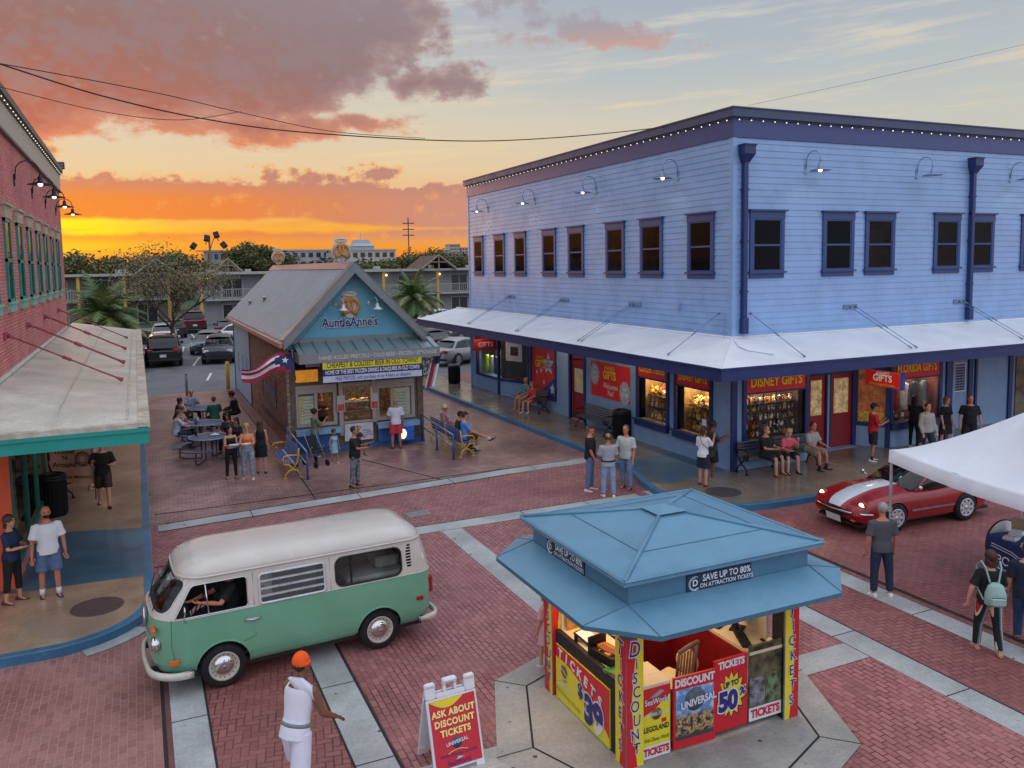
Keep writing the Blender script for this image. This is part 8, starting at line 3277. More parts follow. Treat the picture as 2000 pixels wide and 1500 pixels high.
k=b.V([(1.33*i/n_,.60+(.06 if i else 0)-.10*i/n_+(1.15 if j else 0),.03*math.sin(i*.9)) for j in (0,1) for i in range(n_+1)])
b.F([(i,i+1,n_+2+i,n_+1+i) for i in range(n_)],k,True)
b.build('cloth',mat('cream_banner','cfa890',.8,var=.05),t_,True,fix=False)
for s_,x_,y_,z_ in (('Wound',.62,1.44,.17),("'N",.62,1.28,.16),('Around',.62,1.10,.19),('Awaken the Memory',.72,.77,.13)):
 text(s_,Tb@Matrix.Translation((x_,y_,.05)),z_,mat('banner_brown','3a2420',.6),t_,bold=.015)
b=MB(Tb@Matrix.Translation((1.08,1.24,.05)))
for r_ in (.19,.15,.10):
 b.tube([(r_*math.cos(2*PI*i/24),r_*math.sin(2*PI*i/24),0) for i in range(24)],.012 if r_>.12 else .006,4,closed=True)
b.build('round_emblem',mat('banner_brown','3a2420',.6),t_,True)
b=MB(Tb@Matrix.Translation((.2,1.17,.045)))
b.poly([(-.05,.3,0),(.05,.3,0),(.07,.1,0),(.02,.0,0),(.10,-.25,0),(.05,-.26,0),(-.03,-.02,0),(-.08,.12,0)])
b.build('figure_print',mat('banner_brown','3a2420',.6),t_,True,fix=False)
for x_,y_ in ((-2.5,24.05),(-1.25,23.6)):
 b=MB()
 b.tube([(x_,y_,.15),(x_,y_,2.1)],.02,6)
 b.build('pole',M_STEEL,t_,True)
t_=thing('stroller','small dark folding stroller behind the left handrail','stroller',(4.75,25.2,0),R(20))
b=MB()
for x in (-.2,.2):
 b.tube([(x,-.38,.1),(x,.3,1.0),(x,.38,1.02)],.013,6)
 b.tube([(x,.3,.1),(x,-.2,.62)],.012,6)
b.tube([(-.2,.38,1.02),(.2,.38,1.02)],.014,6)
b.build('frame',M_STEEL,t_)
b=MB()
b.loft([[(-.18,-.2,.42),(.18,-.2,.42),(.18,-.2,.45),(-.18,-.2,.45)],[(-.18,.1,.40),(.18,.1,.40),(.18,.1,.43),(-.18,.1,.43)],[(-.18,.22,.85),(.18,.22,.85),(.18,.19,.85),(-.18,.19,.85)]],True,True,False)
b.build('seat',mat('stroller_fabric','20242c',.8),t_)
for (x,y) in ((-.2,-.38),(.2,-.38),(-.2,.3),(.2,.3)):
 b=MB(Matrix.Translation((x,y,.1)))
 b.lathe([(.001,-.02),(.1,-.02),(.1,.02),(.001,.02)],n=18,axis='x')
 b.build('wheel',M_TYRE,t_)
# -- PEOPLE
SKIN={'l':mat('skin_light','c68e74',.55,var=.06,vs=12),'m':mat('skin_mid','a8735a',.55,var=.06,vs=12),'d':mat('skin_dark','7a4e3a',.5,var=.06,vs=12),'r':mat('skin_ruddy','c07860',.55,var=.06,vs=12)}
M_EYE=mat('eye_dark','1c1412',.2,var=0)
M_LIP=mat('lip','9a4a44',.5,var=0)
PEND=[]
def cloth(c,var=.12):
 return mat('cloth_'+c,c,.85,var=var,vs=9,bump=.35,bs=14)
def pend(b,name,m,parent,vox,extra=None,sm=3):
 me=b.mesh(name)
 o=bpy.data.objects.new(name,me)
 COL.objects.link(o)
 o.parent=parent
 r=o.modifiers.new('r','REMESH')
 r.mode='VOXEL'
 r.voxel_size=vox
 s=o.modifiers.new('s','SMOOTH')
 s.factor=.5
 s.iterations=sm
 PEND.append((o,m,extra))
 return o
def bake_people():
 bpy.context.view_layer.update()
 dg=bpy.context.evaluated_depsgraph_get()
 res=[(o,m,ex,bpy.data.meshes.new_from_object(o.evaluated_get(dg))) for o,m,ex in PEND]
 for o,m,ex,me in res:
  o.modifiers.clear()
  me.materials.clear()
  mats=[m] if not isinstance(m,list) else m
  for q in mats:
   me.materials.append(q)
  me.polygons.foreach_set('use_smooth',[True]*len(me.polygons))
  me.polygons.foreach_set('material_index',[0]*len(me.polygons))
  if ex is not None and ex.f:
   bm=bmesh.new()
   bm.from_mesh(me)
   vs=[bm.verts.new(v) for v in ex.v]
   for f,mi in zip(ex.f,ex.mi):
    try:
     fc=bm.faces.new([vs[i] for i in f])
     fc.material_index=mi
     fc.smooth=True
    except ValueError:
     pass
   bm.to_mesh(me)
   bm.free()
  o.data=me
 PEND.clear()
def capsule(b,pts,rs,n=10,flat=1.0):
 """tube with rounded ends"""
 P=[Vector(p) for p in pts]
 d0,d1=(P[0]-P[1]).normalized(),(P[-1]-P[-2]).normalized()
 P2=[P[0]+d0*rs[0]*.9,P[0]+d0*rs[0]*.55]+P+[P[-1]+d1*rs[-1]*.55,P[-1]+d1*rs[-1]*.9]
 R2=[rs[0]*.3,rs[0]*.8]+list(rs)+[rs[-1]*.8,rs[-1]*.3]
 b.tube(P2,R2,n,flat=flat)
def person(label,x,y,z,face,H=1.75,sex='m',bw=1.0,skin='l',hair=('short','3a2a20'),top=('tee','303030'),bot=('pants','303848'),shoes='222222',lean=0.0,legs=None,arms=None,head=(0,0),vox=.015,group=None,socks=None,mask=None,hat=None,belt=None,cat='person',glasses=False):
 f=sex=='f'
 s=H/1.76
 t_=thing('person',label,cat,(x,y,z),R(-face),group)
 legs=legs or [(4,4,4),(-4,4,2)]
 arms=arms or [(4,9,14,0),(4,9,14,0)]
 ext=[]
 for (p,o_,k) in legs:
  ext.append((.43*math.cos(R(p))*math.cos(R(o_))+.41*math.cos(R(p-k)))+.085)
 ph=max(ext)*s
 lean=R(lean)
 C=Vector((0,0,ph))
 U=Vector((0,math.sin(lean),math.cos(lean)))
 Fw=Vector((0,math.cos(lean),-math.sin(lean)))
 Xv=Vector((1,0,0))
 T0=[(-.10,.09,.085,0),(-.05,.150,.118,-.01),(.02,.160,.120,-.008),(.12,.142,.108,0),(.22,.150,.112,.004),(.32,.168,.118,.006),(.40,.172,.112,0),(.455,.145,.092,-.006),(.50,.085,.068,-.012),(.53,.055,.056,-.012)]
 if f:
  T0=[(-.10,.09,.09,0),(-.05,.158,.122,-.012),(.02,.158,.118,-.01),(.12,.122,.095,0),(.22,.128,.100,.006),(.31,.142,.128,.022),(.39,.145,.102,0),(.445,.122,.084,-.006),(.49,.07,.06,-.012),(.52,.05,.05,-.012)]
 def trunk(b,t0,t1,inf,hemw=0.0):
  rows=[r for r in T0 if t0<=r[0]<=t1]
  def at(t):
   for a,c in zip(T0,T0[1:]):
    if a[0]<=t<=c[0]:
     q=(t-a[0])/(c[0]-a[0])
     return [a[i]+(c[i]-a[i])*q for i in range(4)]
   return list(T0[0] if t<T0[0][0] else T0[-1])
  rows=[at(t0)]+[list(r) for r in rows if t0+.01<r[0]<t1-.01]+[at(t1)]
  if t0<T0[0][0]:
   rows[0][0]=t0
  if hemw:
   rows[0]=[t0,T0[2][1]-.004,T0[2][2]-.002,-.008]
   rows[1:]=[r for r in rows[1:] if r[0]>t0+.04]
  rings=[]
  for i,(t,w,d,fo) in enumerate(rows):
   k=bw if -.04<t<.3 else (1+(bw-1)*.5)
   w2=(w*(1+(k-1)*.7)+inf)*s
   d2=(d*k+inf)*s
   fo2=fo+(k-1)*.05
   if hemw and i==0:
    w2+=hemw
    d2+=hemw
   c=C+U*(t*s)+Fw*(fo2*s)
   rings.append([c+Xv*(math.cos(2*PI*j/20)*w2)+Fw*(math.copysign(abs(math.sin(2*PI*j/20))**.9,math.sin(2*PI*j/20))*d2) for j in range(20)])
  b.loft(rings,True,True,True)
 hips,knees,anks,toes=[],[],[],[]
 for i,sd_ in enumerate((-1,1)):
  p,o_,k=legs[i]
  h=C+Vector((sd_*.088*s,0,-.02*s))
  d1=Vector((sd_*math.sin(R(o_)),math.sin(R(p))*math.cos(R(o_)),-math.cos(R(p))*math.cos(R(o_))))
  kn=h+d1*.43*s
  d2=Vector((sd_*math.sin(R(o_))*.35,math.sin(R(p-k)),-math.cos(R(p-k)))).normalized()
  an=kn+d2*.41*s
  hips.append(h)
  knees.append(kn)
  anks.append(an)
  toes.append(d2)
 shs,els,wrs,hdir=[],[],[],[]
 sw=(.150 if f else .178)*(1+(bw-1)*.35)
 for i,sd_ in enumerate((-1,1)):
  ra,ou,fl,inw=arms[i]
  sh=C+U*(.432*s)+Xv*(sd_*sw*s)-Fw*.01
  d1=(Vector((sd_*math.sin(R(ou)),0,0))+Vector((0,math.sin(R(ra)),-math.cos(R(ra))))*math.cos(R(ou))).normalized()
  el=sh+d1*.29*s
  a2=R(ra+fl)
  d2=(Vector((sd_*math.sin(R(ou))*.3-sd_*math.sin(R(inw)),math.sin(a2),-math.cos(a2)))).normalized()
  wr=el+d2*.25*s
  shs.append(sh)
  els.append(el)
  wrs.append(wr)
  hdir.append(d2)
 hs=s*(1.0 if H>1.3 else 1.22)
 neck0=C+U*(.49*s)
 hp=R(head[1])
 hc=C+U*(.60*s)+Vector((0,.015*s+math.sin(lean)*.0,.075*hs))
 lb=.058 if not f else .052
 b=MB()
 trunk(b,-.10,.53,-.006)
 capsule(b,[neck0-U*.02*s,hc-Vector((0,.01,.06*hs))],[.052*s,.05*s])
 for i in range(2):
  capsule(b,[hips[i],hips[i].lerp(knees[i],.5),knees[i],knees[i].lerp(anks[i],.35),anks[i]],[(.085+(bw-1)*.04)*s,.073*s,.052*s,.052*s,.034*s])
  capsule(b,[shs[i],els[i],els[i].lerp(wrs[i],.4),wrs[i]],[(lb-.004)*s,.040*s,.038*s,.026*s])
  capsule(b,[wrs[i],wrs[i]+hdir[i]*.075*s],[.026*s,.034*s],8,.62)
  capsule(b,[anks[i]+Vector((0,-.03,-.035))*s,anks[i]+Vector((0,.10,-.055))*s],[.038*s,.03*s],8)
 Rh=Matrix.Translation(hc)@Matrix.Rotation(R(-head[0]),4,'Z')@Matrix.Rotation(hp,4,'X')@Matrix.Scale(hs,4)
 hb=MB(Rh)
 hr=[]
 for (zz_,w,d,fo) in ((-.118,.02,.022,.045),(-.112,.034,.04,.038),(-.085,.052,.062,.022),(-.05,.064,.080,.008),(0,.073,.092,0),(.045,.074,.094,-.004),(.08,.064,.082,-.008),(.105,.044,.056,-.01),(.118,.015,.02,-.01)):
  hr.append([(math.cos(2*PI*j/18)*w,fo+math.sin(2*PI*j/18)*d,zz_) for j in range(18)])
 hb.loft(hr,True,True,True)
 hb.loft([[(-.008,.085,.03),(.008,.085,.03),(.005,.094,.03)],[(-.016,.085,-.025),(.016,.085,-.025),(0,.118,-.02)],[(-.008,.085,-.035),(.008,.085,-.035),(0,.095,-.032)]],True,True,True)
 for sd_ in (-1,1):
  hb.ball((sd_*.076,-.005,-.005),.026,8,6,(.45,.8,1.2))
 kb=len(b.v)
 b.v+=hb.v
 b.F([[i for i in fc] for fc in hb.f],kb,True)
 ex=MB(Rh)
 ex.mats=[0,1,2]
 ex.cur=1
 for sd_ in (-1,1):
  ex.ball((sd_*.030,.083,.008),.011,8,5,(1.3,.7,.7))
  ex.box(sd_*.018,.086,.026,sd_*.044,.094,.031)
 if glasses:
  ex.box(-.055,.092,-.004,.055,.100,.020)
 ex.cur=2
 ex.ball((0,.083,-.058),.02,8,5,(1.2,.6,.3))
 ex.T=None
 ex.cur=0
 for i,sd_ in enumerate((-1,1)):
  d=hdir[i]
  side=d.cross(Vector((0,0,1)) if abs(d.z)<.8 else Vector((0,1,0))).normalized()
  nrm=side.cross(d).normalized()
  if nrm.dot(-Xv*sd_)<0 and abs(d.z)>.5:
   nrm=-nrm
  base=wrs[i]+d*.085*s
  for q in range(4):
   o0=base+side*((q-1.5)*.019*s)
   l_=(.030,.034,.032,.024)[q]*s*1.0
   p1=o0+d*l_
   p2=p1+(d+nrm*.55).normalized()*l_*.9
   p3=p2+(d+nrm*1.3).normalized()*l_*.6
   ex.tube([o0-d*.02,p1,p2,p3],[.0095*s,.009*s,.008*s,.006*s],6)
  o0=wrs[i]+d*.03*s-side*.03*s*sd_
  ex.tube([o0-d*.0+side*.012*s*sd_,o0+(d*.7-side*sd_*.8).normalized()*.03*s,o0+(d-side*sd_*.35).normalized()*.058*s+nrm*.012],[.011*s,.010*s,.007*s],6)
 pend(b,'body',[SKIN[skin],M_EYE if not glasses else M_EYE,M_LIP],t_,vox*.85,ex,2)
 kind,colr=top[0],top[1]
 cm=cloth(colr,top[2] if len(top)>2 else .12)
 if kind!='none':
  b=MB()
  low=-.09 if kind not in ('crop','dress') else (.17 if kind=='crop' else -.1)
  trunk(b,low,.475 if kind in ('tee','long','hoodie') else (.40 if kind in ('crop',) else .44),.014 if kind!='hoodie' else .028,.012)
  ln={'tee':.62,'long':1.0,'hoodie':1.0,'tank':0,'crop':0,'dress':0}[kind]
  for i in range(2):
   inf=.024 if kind!='hoodie' else .032
   if ln==.62:
    b.tube([shs[i]+Vector((-(-1,1)[i]*.05,0,.012))*s,shs[i],shs[i].lerp(els[i],.45),shs[i].lerp(els[i],.80)],[(.045+.012)*s,(lb+inf*.6)*s,(lb+inf*.55)*s,(lb+inf)*s],12)
   elif ln:
    capsule(b,[shs[i],els[i],els[i].lerp(wrs[i],.5),wrs[i]],[(lb+inf*.5)*s,(.040+inf*.75)*s,(.036+inf*.7)*s,(.028+inf*.6)*s])
   elif kind=='tank':
    capsule(b,[shs[i]+Vector((-(-1,1)[i]*.06,0,.01))*s,shs[i]+Vector((-(-1,1)[i]*.05,0,-.04))*s],[.045*s,.05*s])
  if kind=='hoodie':
   capsule(b,[C+U*(.49*s)+Vector((-.07,-.05,.0))*s,C+U*(.47*s)+Vector((0,-.10,.0))*s,C+U*(.49*s)+Vector((.07,-.05,.0))*s],[.045*s]*3)
  pend(b,{'tee':'shirt','long':'shirt','hoodie':'hoodie','tank':'tank_top','crop':'top','dress':'dress'}[kind],cm,t_,vox)
 bk,bc=bot[0],bot[1]
 if bk!='none':
  b=MB()
  trunk(b,-.11,.07,.008)
  if bk=='skirt':
   r0=[C+Vector((math.cos(2*PI*j/20)*.175*s,math.sin(2*PI*j/20)*.135*s,-.02)) for j in range(20)]
   mid=(knees[0]+knees[1])/2
   cz=C.lerp(mid,.88)
   r1=[Vector((cz.x+math.cos(2*PI*j/20)*.20*s,cz.y+math.sin(2*PI*j/20)*.17*s,cz.z)) for j in range(20)]
   b.loft([r0,r1],True,True,True)
  else:
   ln={'pants':1.92,'capri':1.6,'shorts':.92,'short':.5,'leggings':1.95}[bk]
   gi={'pants':.020,'capri':.014,'shorts':.034,'short':.022,'leggings':.006}[bk]
   for i in range(2):
    pts,rs=[hips[i],hips[i].lerp(knees[i],.5)],[(.092+(bw-1)*.04+gi*.4)*s,(.075+gi)*s]
    if ln<1:
     e=hips[i].lerp(knees[i],ln)
     pts.append(e)
     rs.append((.066+gi*1.3)*s)
     b.tube(pts,rs,14)
    else:
     pts+=[knees[i],knees[i].lerp(anks[i],.45),knees[i].lerp(anks[i],min(.97,ln-1))]
     rs+=[(.054+gi)*s,(.050+gi)*s,(.038+gi*1.2)*s]
     b.tube(pts,rs,14)
  pend(b,{'pants':'trousers','capri':'trousers','shorts':'shorts','short':'shorts','skirt':'skirt','leggings':'leggings'}[bk],cloth(bc,bot[2] if len(bot)>2 else .15),t_,vox)
 if belt:
  b=MB()
  rings=[]
  for t in (.045,.085):
   c=C+U*(t*s)
   rings.append([c+Xv*(math.cos(2*PI*j/20)*.178*s*(1+(bw-1)*.7))+Fw*(math.sin(2*PI*j/20)*.14*s*bw) for j in range(20)])
  b.loft(rings,True,True,True)
  b.build('belt',cloth(belt),t_)
 for i in range(2):
  a=anks[i]
  fwd=Vector((.12*(-1,1)[i],1,0)).normalized()
  dn=toes[i]
  tilt=max(-.6,min(.6,dn.y))*.8
  fwd=(fwd+Vector((0,0,tilt))).normalized()
  sd_=fwd.cross(Vector((0,0,1))).normalized()
  up=sd_.cross(fwd)
  rings=[]
  for (q,w,h0,h1) in ((-.085,.022,-.062,-.03),(-.07,.036,-.078,.0),(-.02,.040,-.08,.01),(.05,.042,-.08,-.02),(.11,.046,-.08,-.04),(.155,.036,-.08,-.05),(.175,.018,-.075,-.058)):
   rings.append([a+fwd*(q*s)+sd_*(math.cos(2*PI*j/10)*w*s)+up*(((h0+h1)/2+math.sin(2*PI*j/10)*(h1-h0)/2)*s) for j in range(10)])
  b=MB()
  b.loft(rings,True,True,True)
  b.build('shoe',mat('shoe_'+shoes,shoes,.6,var=.1),t_)
  if socks:
   b=MB()
   b.tube([a-dn*.10*s,a+Vector((0,0,-.02*s))],[.046*s,.042*s],10)
   b.build('sock',cloth(socks),t_)
 ht,hcol=hair
 hcol=hcol or '2a2018'
 hm=mat('hair_'+hcol,hcol,.6,var=.25,vs=30,bump=.4,bs=60)
 if ht!='bald':
  b=MB(Rh)
  if ht=='balding':
   b.lathe([(.079,-.04),(.082,0),(.080,.035),(.07,.06)],(0,-.012,0),16,'z',R(175),R(365))
   hmod=.9
  else:
   k_=1.0 if ht in ('short','cap') else 1.1
   b.ball((0,-.022,.03),.1,16,10,(.85*k_,1.0*k_,1.04 if ht!='short' else 1.0))
   if ht in ('long','bun','pony','bob'):
    L_={'long':.36,'bob':.17,'bun':.05,'pony':.10}[ht]
    rings=[]
    for i in range(7):
     q=i/6
     rings.append([(math.cos(2*PI*j/14)*(.086+.02*math.sin(q*3))*(1-.35*q*q),-.045-.03*q+math.sin(2*PI*j/14)*(.058-.02*q),.03-L_*q) for j in range(14)])
    b.loft(rings,True,True,True)
    if ht=='bun':
     b.ball((0,-.12,.07),.045,10,6)
  b.build('hair',hm,t_)
 if ht=='beard' or 'beard' in label:
  b=MB(Rh)
  b.ball((0,.035,-.08),.06,12,7,(1.0,1.0,.75))
  b.build('beard',mat('beard_dark','1e1613',.8),t_)
 if hat:
  hk,hcl=hat
  m_=cloth(hcl,.08)
  b=MB(Rh)
  if hk=='cap':
   b.ball((0,-.01,.055),.1,16,8,(.86,1.02,.80))
   b.loft([[(-.06,.07,.055),(.06,.07,.055),(.06,.07,.062),(-.06,.07,.062)],[(-.045,.155,.04),(.045,.155,.04),(.045,.155,.047),(-.045,.155,.047)]],True,True,False)
  elif hk=='beanie':
   b.ball((0,-.024,.05),.1,18,10,(.88,1.0,1.08))
   b.lathe([(.090,0),(.096,.02),(.090,.04)],(0,-.005,.012),18)
  elif hk=='brim':
   b.lathe([(.15,.05),(.155,.056),(.09,.07),(.085,.13),(.06,.15),(.001,.145)],(0,-.005,-.005),22)
   b.lathe([(.093,.068),(.093,.088)],(0,-.005,-.005),22)
  b.build('hat',m_,t_)
 if mask:
  b=MB(Rh)
  b.ball((0,.05,-.055),.055,12,8,(1.05,.95,.85))
  b.build('face_mask',cloth(mask),t_)
 t_['_w']=0
 del t_['_w']
 P=dict(root=t_,wr=wrs,el=els,sh=shs,C=C,hc=hc,s=s,U=U,hd=hdir,M=MW[t_.name])
 return P
def at_hand(P,i,off=(0,0,0)):
 return P['M']@(P['wr'][i]+P['hd'][i]*.1+Vector(off))
def phone(P,i,label):
 p=at_hand(P,i)
 b=MB(Matrix.Translation(p)@Matrix.Rotation(P['root'].rotation_euler[2],4,'Z')@Matrix.Rotation(R(30),4,'X'))
 b.rbox(-.036,-.006,-.02,.036,.006,.12,.004)
 tag(b.build('phone',M_BLACKM),label,'phone')
SIT=[(86,8,84),(84,8,80)]
FOLD=[(18,14,98,38),(18,14,92,38)]
HOLD=[(20,10,78,22),(20,10,80,22)]
WALK=[(20,2,10),(-14,2,12)]
REST=[(22,12,55,12),(22,12,55,12)]
p=person('woman at the left edge in a navy top and black cropped trousers, holding a phone',-2.3,16.75,.15,115,1.66,'f',1.1,'l',('bob','4a3426'),('tee','1d2c4c',.4),('capri','18181c'),'5a2a2c',arms=HOLD)
phone(p,1,'dark phone held by the woman at the left edge')
person('bald man in a white T-shirt, denim shorts and black face mask, left pavement',-1.72,16.74,.15,165,1.74,'m',1.12,'r',('bald',''),('tee','dcdde2',.04),('shorts','566c8c'),'2c3858',socks='e0e0e4',mask='18181c',arms=[(2,14,8,0),(2,14,8,0)],vox=.014)
person('man in black T-shirt, cap and brown shorts walking towards us under the left canopy',-1.02,22.75,.15,178,1.78,'m',1.12,'l',('short','2a2018'),('tee','141416',.2),('shorts','3a2c26'),'16161a',hat=('cap','1a1a1c'),arms=[(15,16,85,25),(25,12,100,10)],legs=WALK)
person('person mostly hidden behind the cream banner, bare legs showing below it',-1.85,24.8,.15,90,1.68,'f',1.1,'l',('bob','6a5038'),('tee','6a5a58'),('short','4a4a50'),'b08a80',legs=SIT,arms=REST,vox=.018)
p=person('young woman in black crop top and black jeans, long dark hair, holding food',2.24,24.68,0,170,1.62,'f',.95,'l',('long','1c1416'),('crop','141418'),('leggings','15151a',.5),'26262a',arms=HOLD)
p2=person('blonde young woman in an orange top and pale ripped jeans beside the dark haired girl',2.68,24.46,0,190,1.68,'f',1.0,'l',('pony','b08a5a'),('crop','e07a3c'),('pants','8a9aac',.3),'d8d8dc',arms=HOLD)
for q,lab in ((p,'white food tray held by the dark haired young woman'),(p2,'white paper food tray held by the blonde young woman')):
 b=MB(Matrix.Translation((at_hand(q,0)+at_hand(q,1))/2))
 b.loft([[(-.11,-.07,0),(.11,-.07,0),(.11,.07,0),(-.11,.07,0)],[(-.13,-.09,.03),(.13,-.09,.03),(.13,.09,.03),(-.13,.09,.03)]],True,False,False)
 b.ball((0,0,.015),.05,8,5,(1.6,1,.5))
 tag(b.build('food_tray',M_PLAS),lab,'food tray')
person('woman in a short black dress with long auburn hair seen from behind',3.12,24.95,0,15,1.66,'f',.98,'l',('long','4a2c20'),('tank','141418'),('skirt','121216'),'3a2420',vox=.016)
person('dark haired woman in black seated at the right of the nearest picnic table, facing us',2.75,27.9,0,215,1.64,'f',1.0,'m',('long','161212'),('tee','1c1a20'),('pants','1c1e26'),'1c1c1e',legs=SIT,arms=REST,vox=.018)
person('person with hand at face in black seated behind the nearest picnic table',2.55,28.7,0,200,1.68,'f',1.0,'m',('bob','201614'),('tee','26222a'),('pants','1c1e26'),'1c1c1e',legs=SIT,arms=[(40,8,110,10),(22,12,55,12)],vox=.018)
person('man in pale T-shirt and navy trousers seated left at the middle picnic table',.98,30.0,0,80,1.76,'m',1.08,'l',('short','4a4038'),('tee','b8bac8',.05),('pants','2a3044'),'26262a',legs=SIT,arms=[(42,8,40,12),(42,8,40,12)],lean=10,vox=.018)
person('dark haired person in a black hooded top seated at the far left table',1.15,33.2,0,100,1.70,'f',1.05,'m',('bob','15100f'),('hoodie','131316'),('pants','1c1e26'),'1c1c1e',legs=SIT,arms=REST,lean=12,vox=.02)
person('woman in a pink floral top seated facing right behind the man in pale T-shirt',1.25,31.4,0,110,1.6,'f',1.05,'l',('bob','5a3a2c'),('tee','b08a84',.6),('pants','3a3c46'),'4a3a36',legs=SIT,arms=REST,vox=.02)
person('older grey haired man in a plaid shirt seated at the back table, facing us',1.75,34.7,0,165,1.78,'m',1.15,'r',('short','9a928c'),('tee','8a94a8',.6),('pants','3a3c46'),'3a3a3c',legs=SIT,arms=REST,vox=.02)
person('person in a dark green shirt seen from behind at the back table',2.45,32.5,0,350,1.74,'m',1.1,'l',('short','5a3a24'),('tee','1c5a48',.08),('pants','20242c'),'26262a',legs=SIT,arms=REST,lean=8,vox=.02)
person('person in black with a wide black hat at the right of the back table',3.3,33.2,0,285,1.80,'m',1.15,'m',('short','1c1614'),('long','131316'),('pants','17171a'),'1c1c1e',legs=SIT,arms=REST,lean=14,hat=('brim','141416'),vox=.02)
person('woman in an olive T-shirt and blue jeans leaning by the shop counter, eating',4.95,26.1,0,75,1.66,'f',1.0,'m',('bun','16100e'),('tee','6a6e5a',.06),('pants','4a6690',.25),'c8ccd0',arms=[(10,8,60,10),(35,6,105,8)],legs=[(8,3,4),(-6,4,2)])
person('little girl in a pale blue dress and white shoes in front of the shop',5.35,25.15,0,165,1.08,'f',1.0,'m',('bun','2a1a14'),('tank','8ab4d0',.08),('skirt','8ab4d0',.08),'d8d8dc',arms=[(2,16,10,0),(10,25,20,0)],vox=.013)
p=person('man with dark hair in a black T-shirt and camouflage trousers carrying a small child',5.26,22.12,0,120,1.74,'m',1.2,'m',('short','15100f'),('tee','131316',.1),('pants','6a7078',.7),'141416',arms=[(35,6,75,15),(38,10,60,5)],vox=.014)
phone(p,1,'dark phone in the hand of the man carrying a child')
person('small child in a dark top carried on the arm of the man in camouflage trousers',5.44,22.42,.80,150,.92,'m',1.05,'m',('short','1c1412'),('tee','20202a',.2),('shorts','3a3a44'),'1c1c1e',legs=[(50,14,60),(50,14,60)],arms=[(40,10,70,15),(40,10,70,15)],vox=.012)
person('customer in a white T-shirt and coral red shorts at the shop window, back to us',7.66,26.2,0,5,1.76,'m',1.05,'m',('short','9a8f84'),('tee','d0d0de',.04),('shorts','c23c44',.06),'4a3028',arms=[(20,12,60,10),(4,12,12,0)],legs=[(2,4,2),(-2,4,2)])
person('shop worker in a dark shirt visible through the left counter window',5.5,27.7,.25,185,1.7,'f',1.0,'l',('bun','3a2418'),('tee','4a2c34'),('pants','20202a'),'20202a',arms=HOLD,vox=.018)
person('older man in a straw hat and pink checked shirt on the right blue bench',9.45,26.35,0,80,1.72,'m',1.1,'r',('short','a09890'),('tee','b08a8c',.4),('pants','6a5a50'),'5a4a40',legs=SIT,arms=REST,hat=('brim','c8b48c'),vox=.017)
person('person in a dark green top and cap on the blue bench, hand at chin',9.42,25.1,0,95,1.7,'m',1.0,'m',('short','201612'),('tee','2c3834'),('pants','2a2c34'),'202022',legs=SIT,arms=[(48,6,100,12),(22,12,55,12)],hat=('cap','18181a'),lean=12,vox=.017)
person('man in bright blue T-shirt and cap on the blue bench with one leg crossed',9.45,24.45,0,100,1.80,'m',1.12,'l',('short','3a2c24'),('tee','5a8ad0',.05),('shorts','4a4438'),'2c2826',legs=[(84,8,86),(98,-2,28)],arms=[(36,8,30,10),(36,8,30,10)],socks='dcdce0',hat=('cap','2c241c'),vox=.016)
person('man in a teal floral shirt and beige shorts seated under the starry red poster',14.35,30.05,.15,262,1.76,'m',1.15,'r',('balding','a8a09a'),('tee','4a8a90',.6),('shorts','b08a6c'),'a87a5c',legs=SIT,arms=REST,vox=.017)
person('woman in red T-shirt and red shorts seated beside the man in floral shirt',14.32,29.4,.15,250,1.62,'f',1.15,'l',('bob','8a6a4c'),('tee','c23038',.3),('short','b8323c'),'c8c8cc',legs=SIT,arms=REST,vox=.017)
person('tall man in black shirt, dark cap and jeans in the group of three',10.8,18.7,0,120,1.84,'m',1.15,'r',('short','6a5a50'),('tee','15171c',.1),('pants','5a7494',.15),'d8d8da',hat=('cap','33302e'),arms=[(0,8,16,0),(6,8,20,0)],vox=.014)
person('balding man in grey T-shirt and pale jeans, back to us, group of three',10.92,17.97,0,18,1.72,'m',1.1,'m',('balding','2c2420'),('tee','9a9ca4',.05),('pants','7c98bc',.15),'d8d8da',belt='18181a',arms=[(14,10,70,20),(14,10,70,20)],vox=.014)
person('man in pale shirt and faded jeans at the right of the group of three',11.73,18.38,0,240,1.79,'m',1.12,'r',('short','5a4636'),('tee','b4bab8',.08),('pants','6c86a8',.2),'2a2a2c',arms=[(2,10,20,0),(4,12,24,0)],vox=.014)
p=person('woman in white T-shirt and navy shorts raising a hand by the building corner',13.42,17.26,.15,70,1.64,'f',1.05,'l',('bob','4a2c1c'),('tee','dcdce0',.03),('shorts','1c2438'),'4a3028',mask='c8a0a4',arms=[(8,6,20,4),(38,6,118,4)])
b=MB(p['M'])
b.rbox(.16,.0,.78,.24,.2,.95,.02)
tag(b.build('shoulder_bag',mat('dark_leather','26282a',.5)),'dark grey shoulder bag worn by the woman in the white T-shirt','bag')
b=MB(p['M'])
b.tube([(.20,.1,.95),(.1,.14,1.2),(-.1,.05,1.42),(-.12,-.05,1.40),(.05,-.14,1.15),(.2,.05,.95)],.008,5)
tag(b.build('bag_strap',mat('dark_leather','26282a',.5)),'thin dark crossbody strap on the woman in the white T-shirt','strap')
person('masked woman in dark blouse and black skirt beside the woman in white',14.0,17.6,.15,105,1.68,'f',1.08,'d',('bun','1c1412'),('tee','34363a',.7),('skirt','15151a'),'8a7a68',mask='2a1c20',arms=[(25,8,85,15),(30,10,90,8)])
person('masked grey haired man in black shirt, left end of the long black bench',15.75,17.5,.15,165,1.78,'m',1.25,'l',('short','6a5e58'),('tee','1a1a20',.1),('shorts','1e1e24'),'8a2a30',legs=SIT,arms=[(30,8,62,24),(34,8,60,24)],mask='b8ccd0',vox=.015)
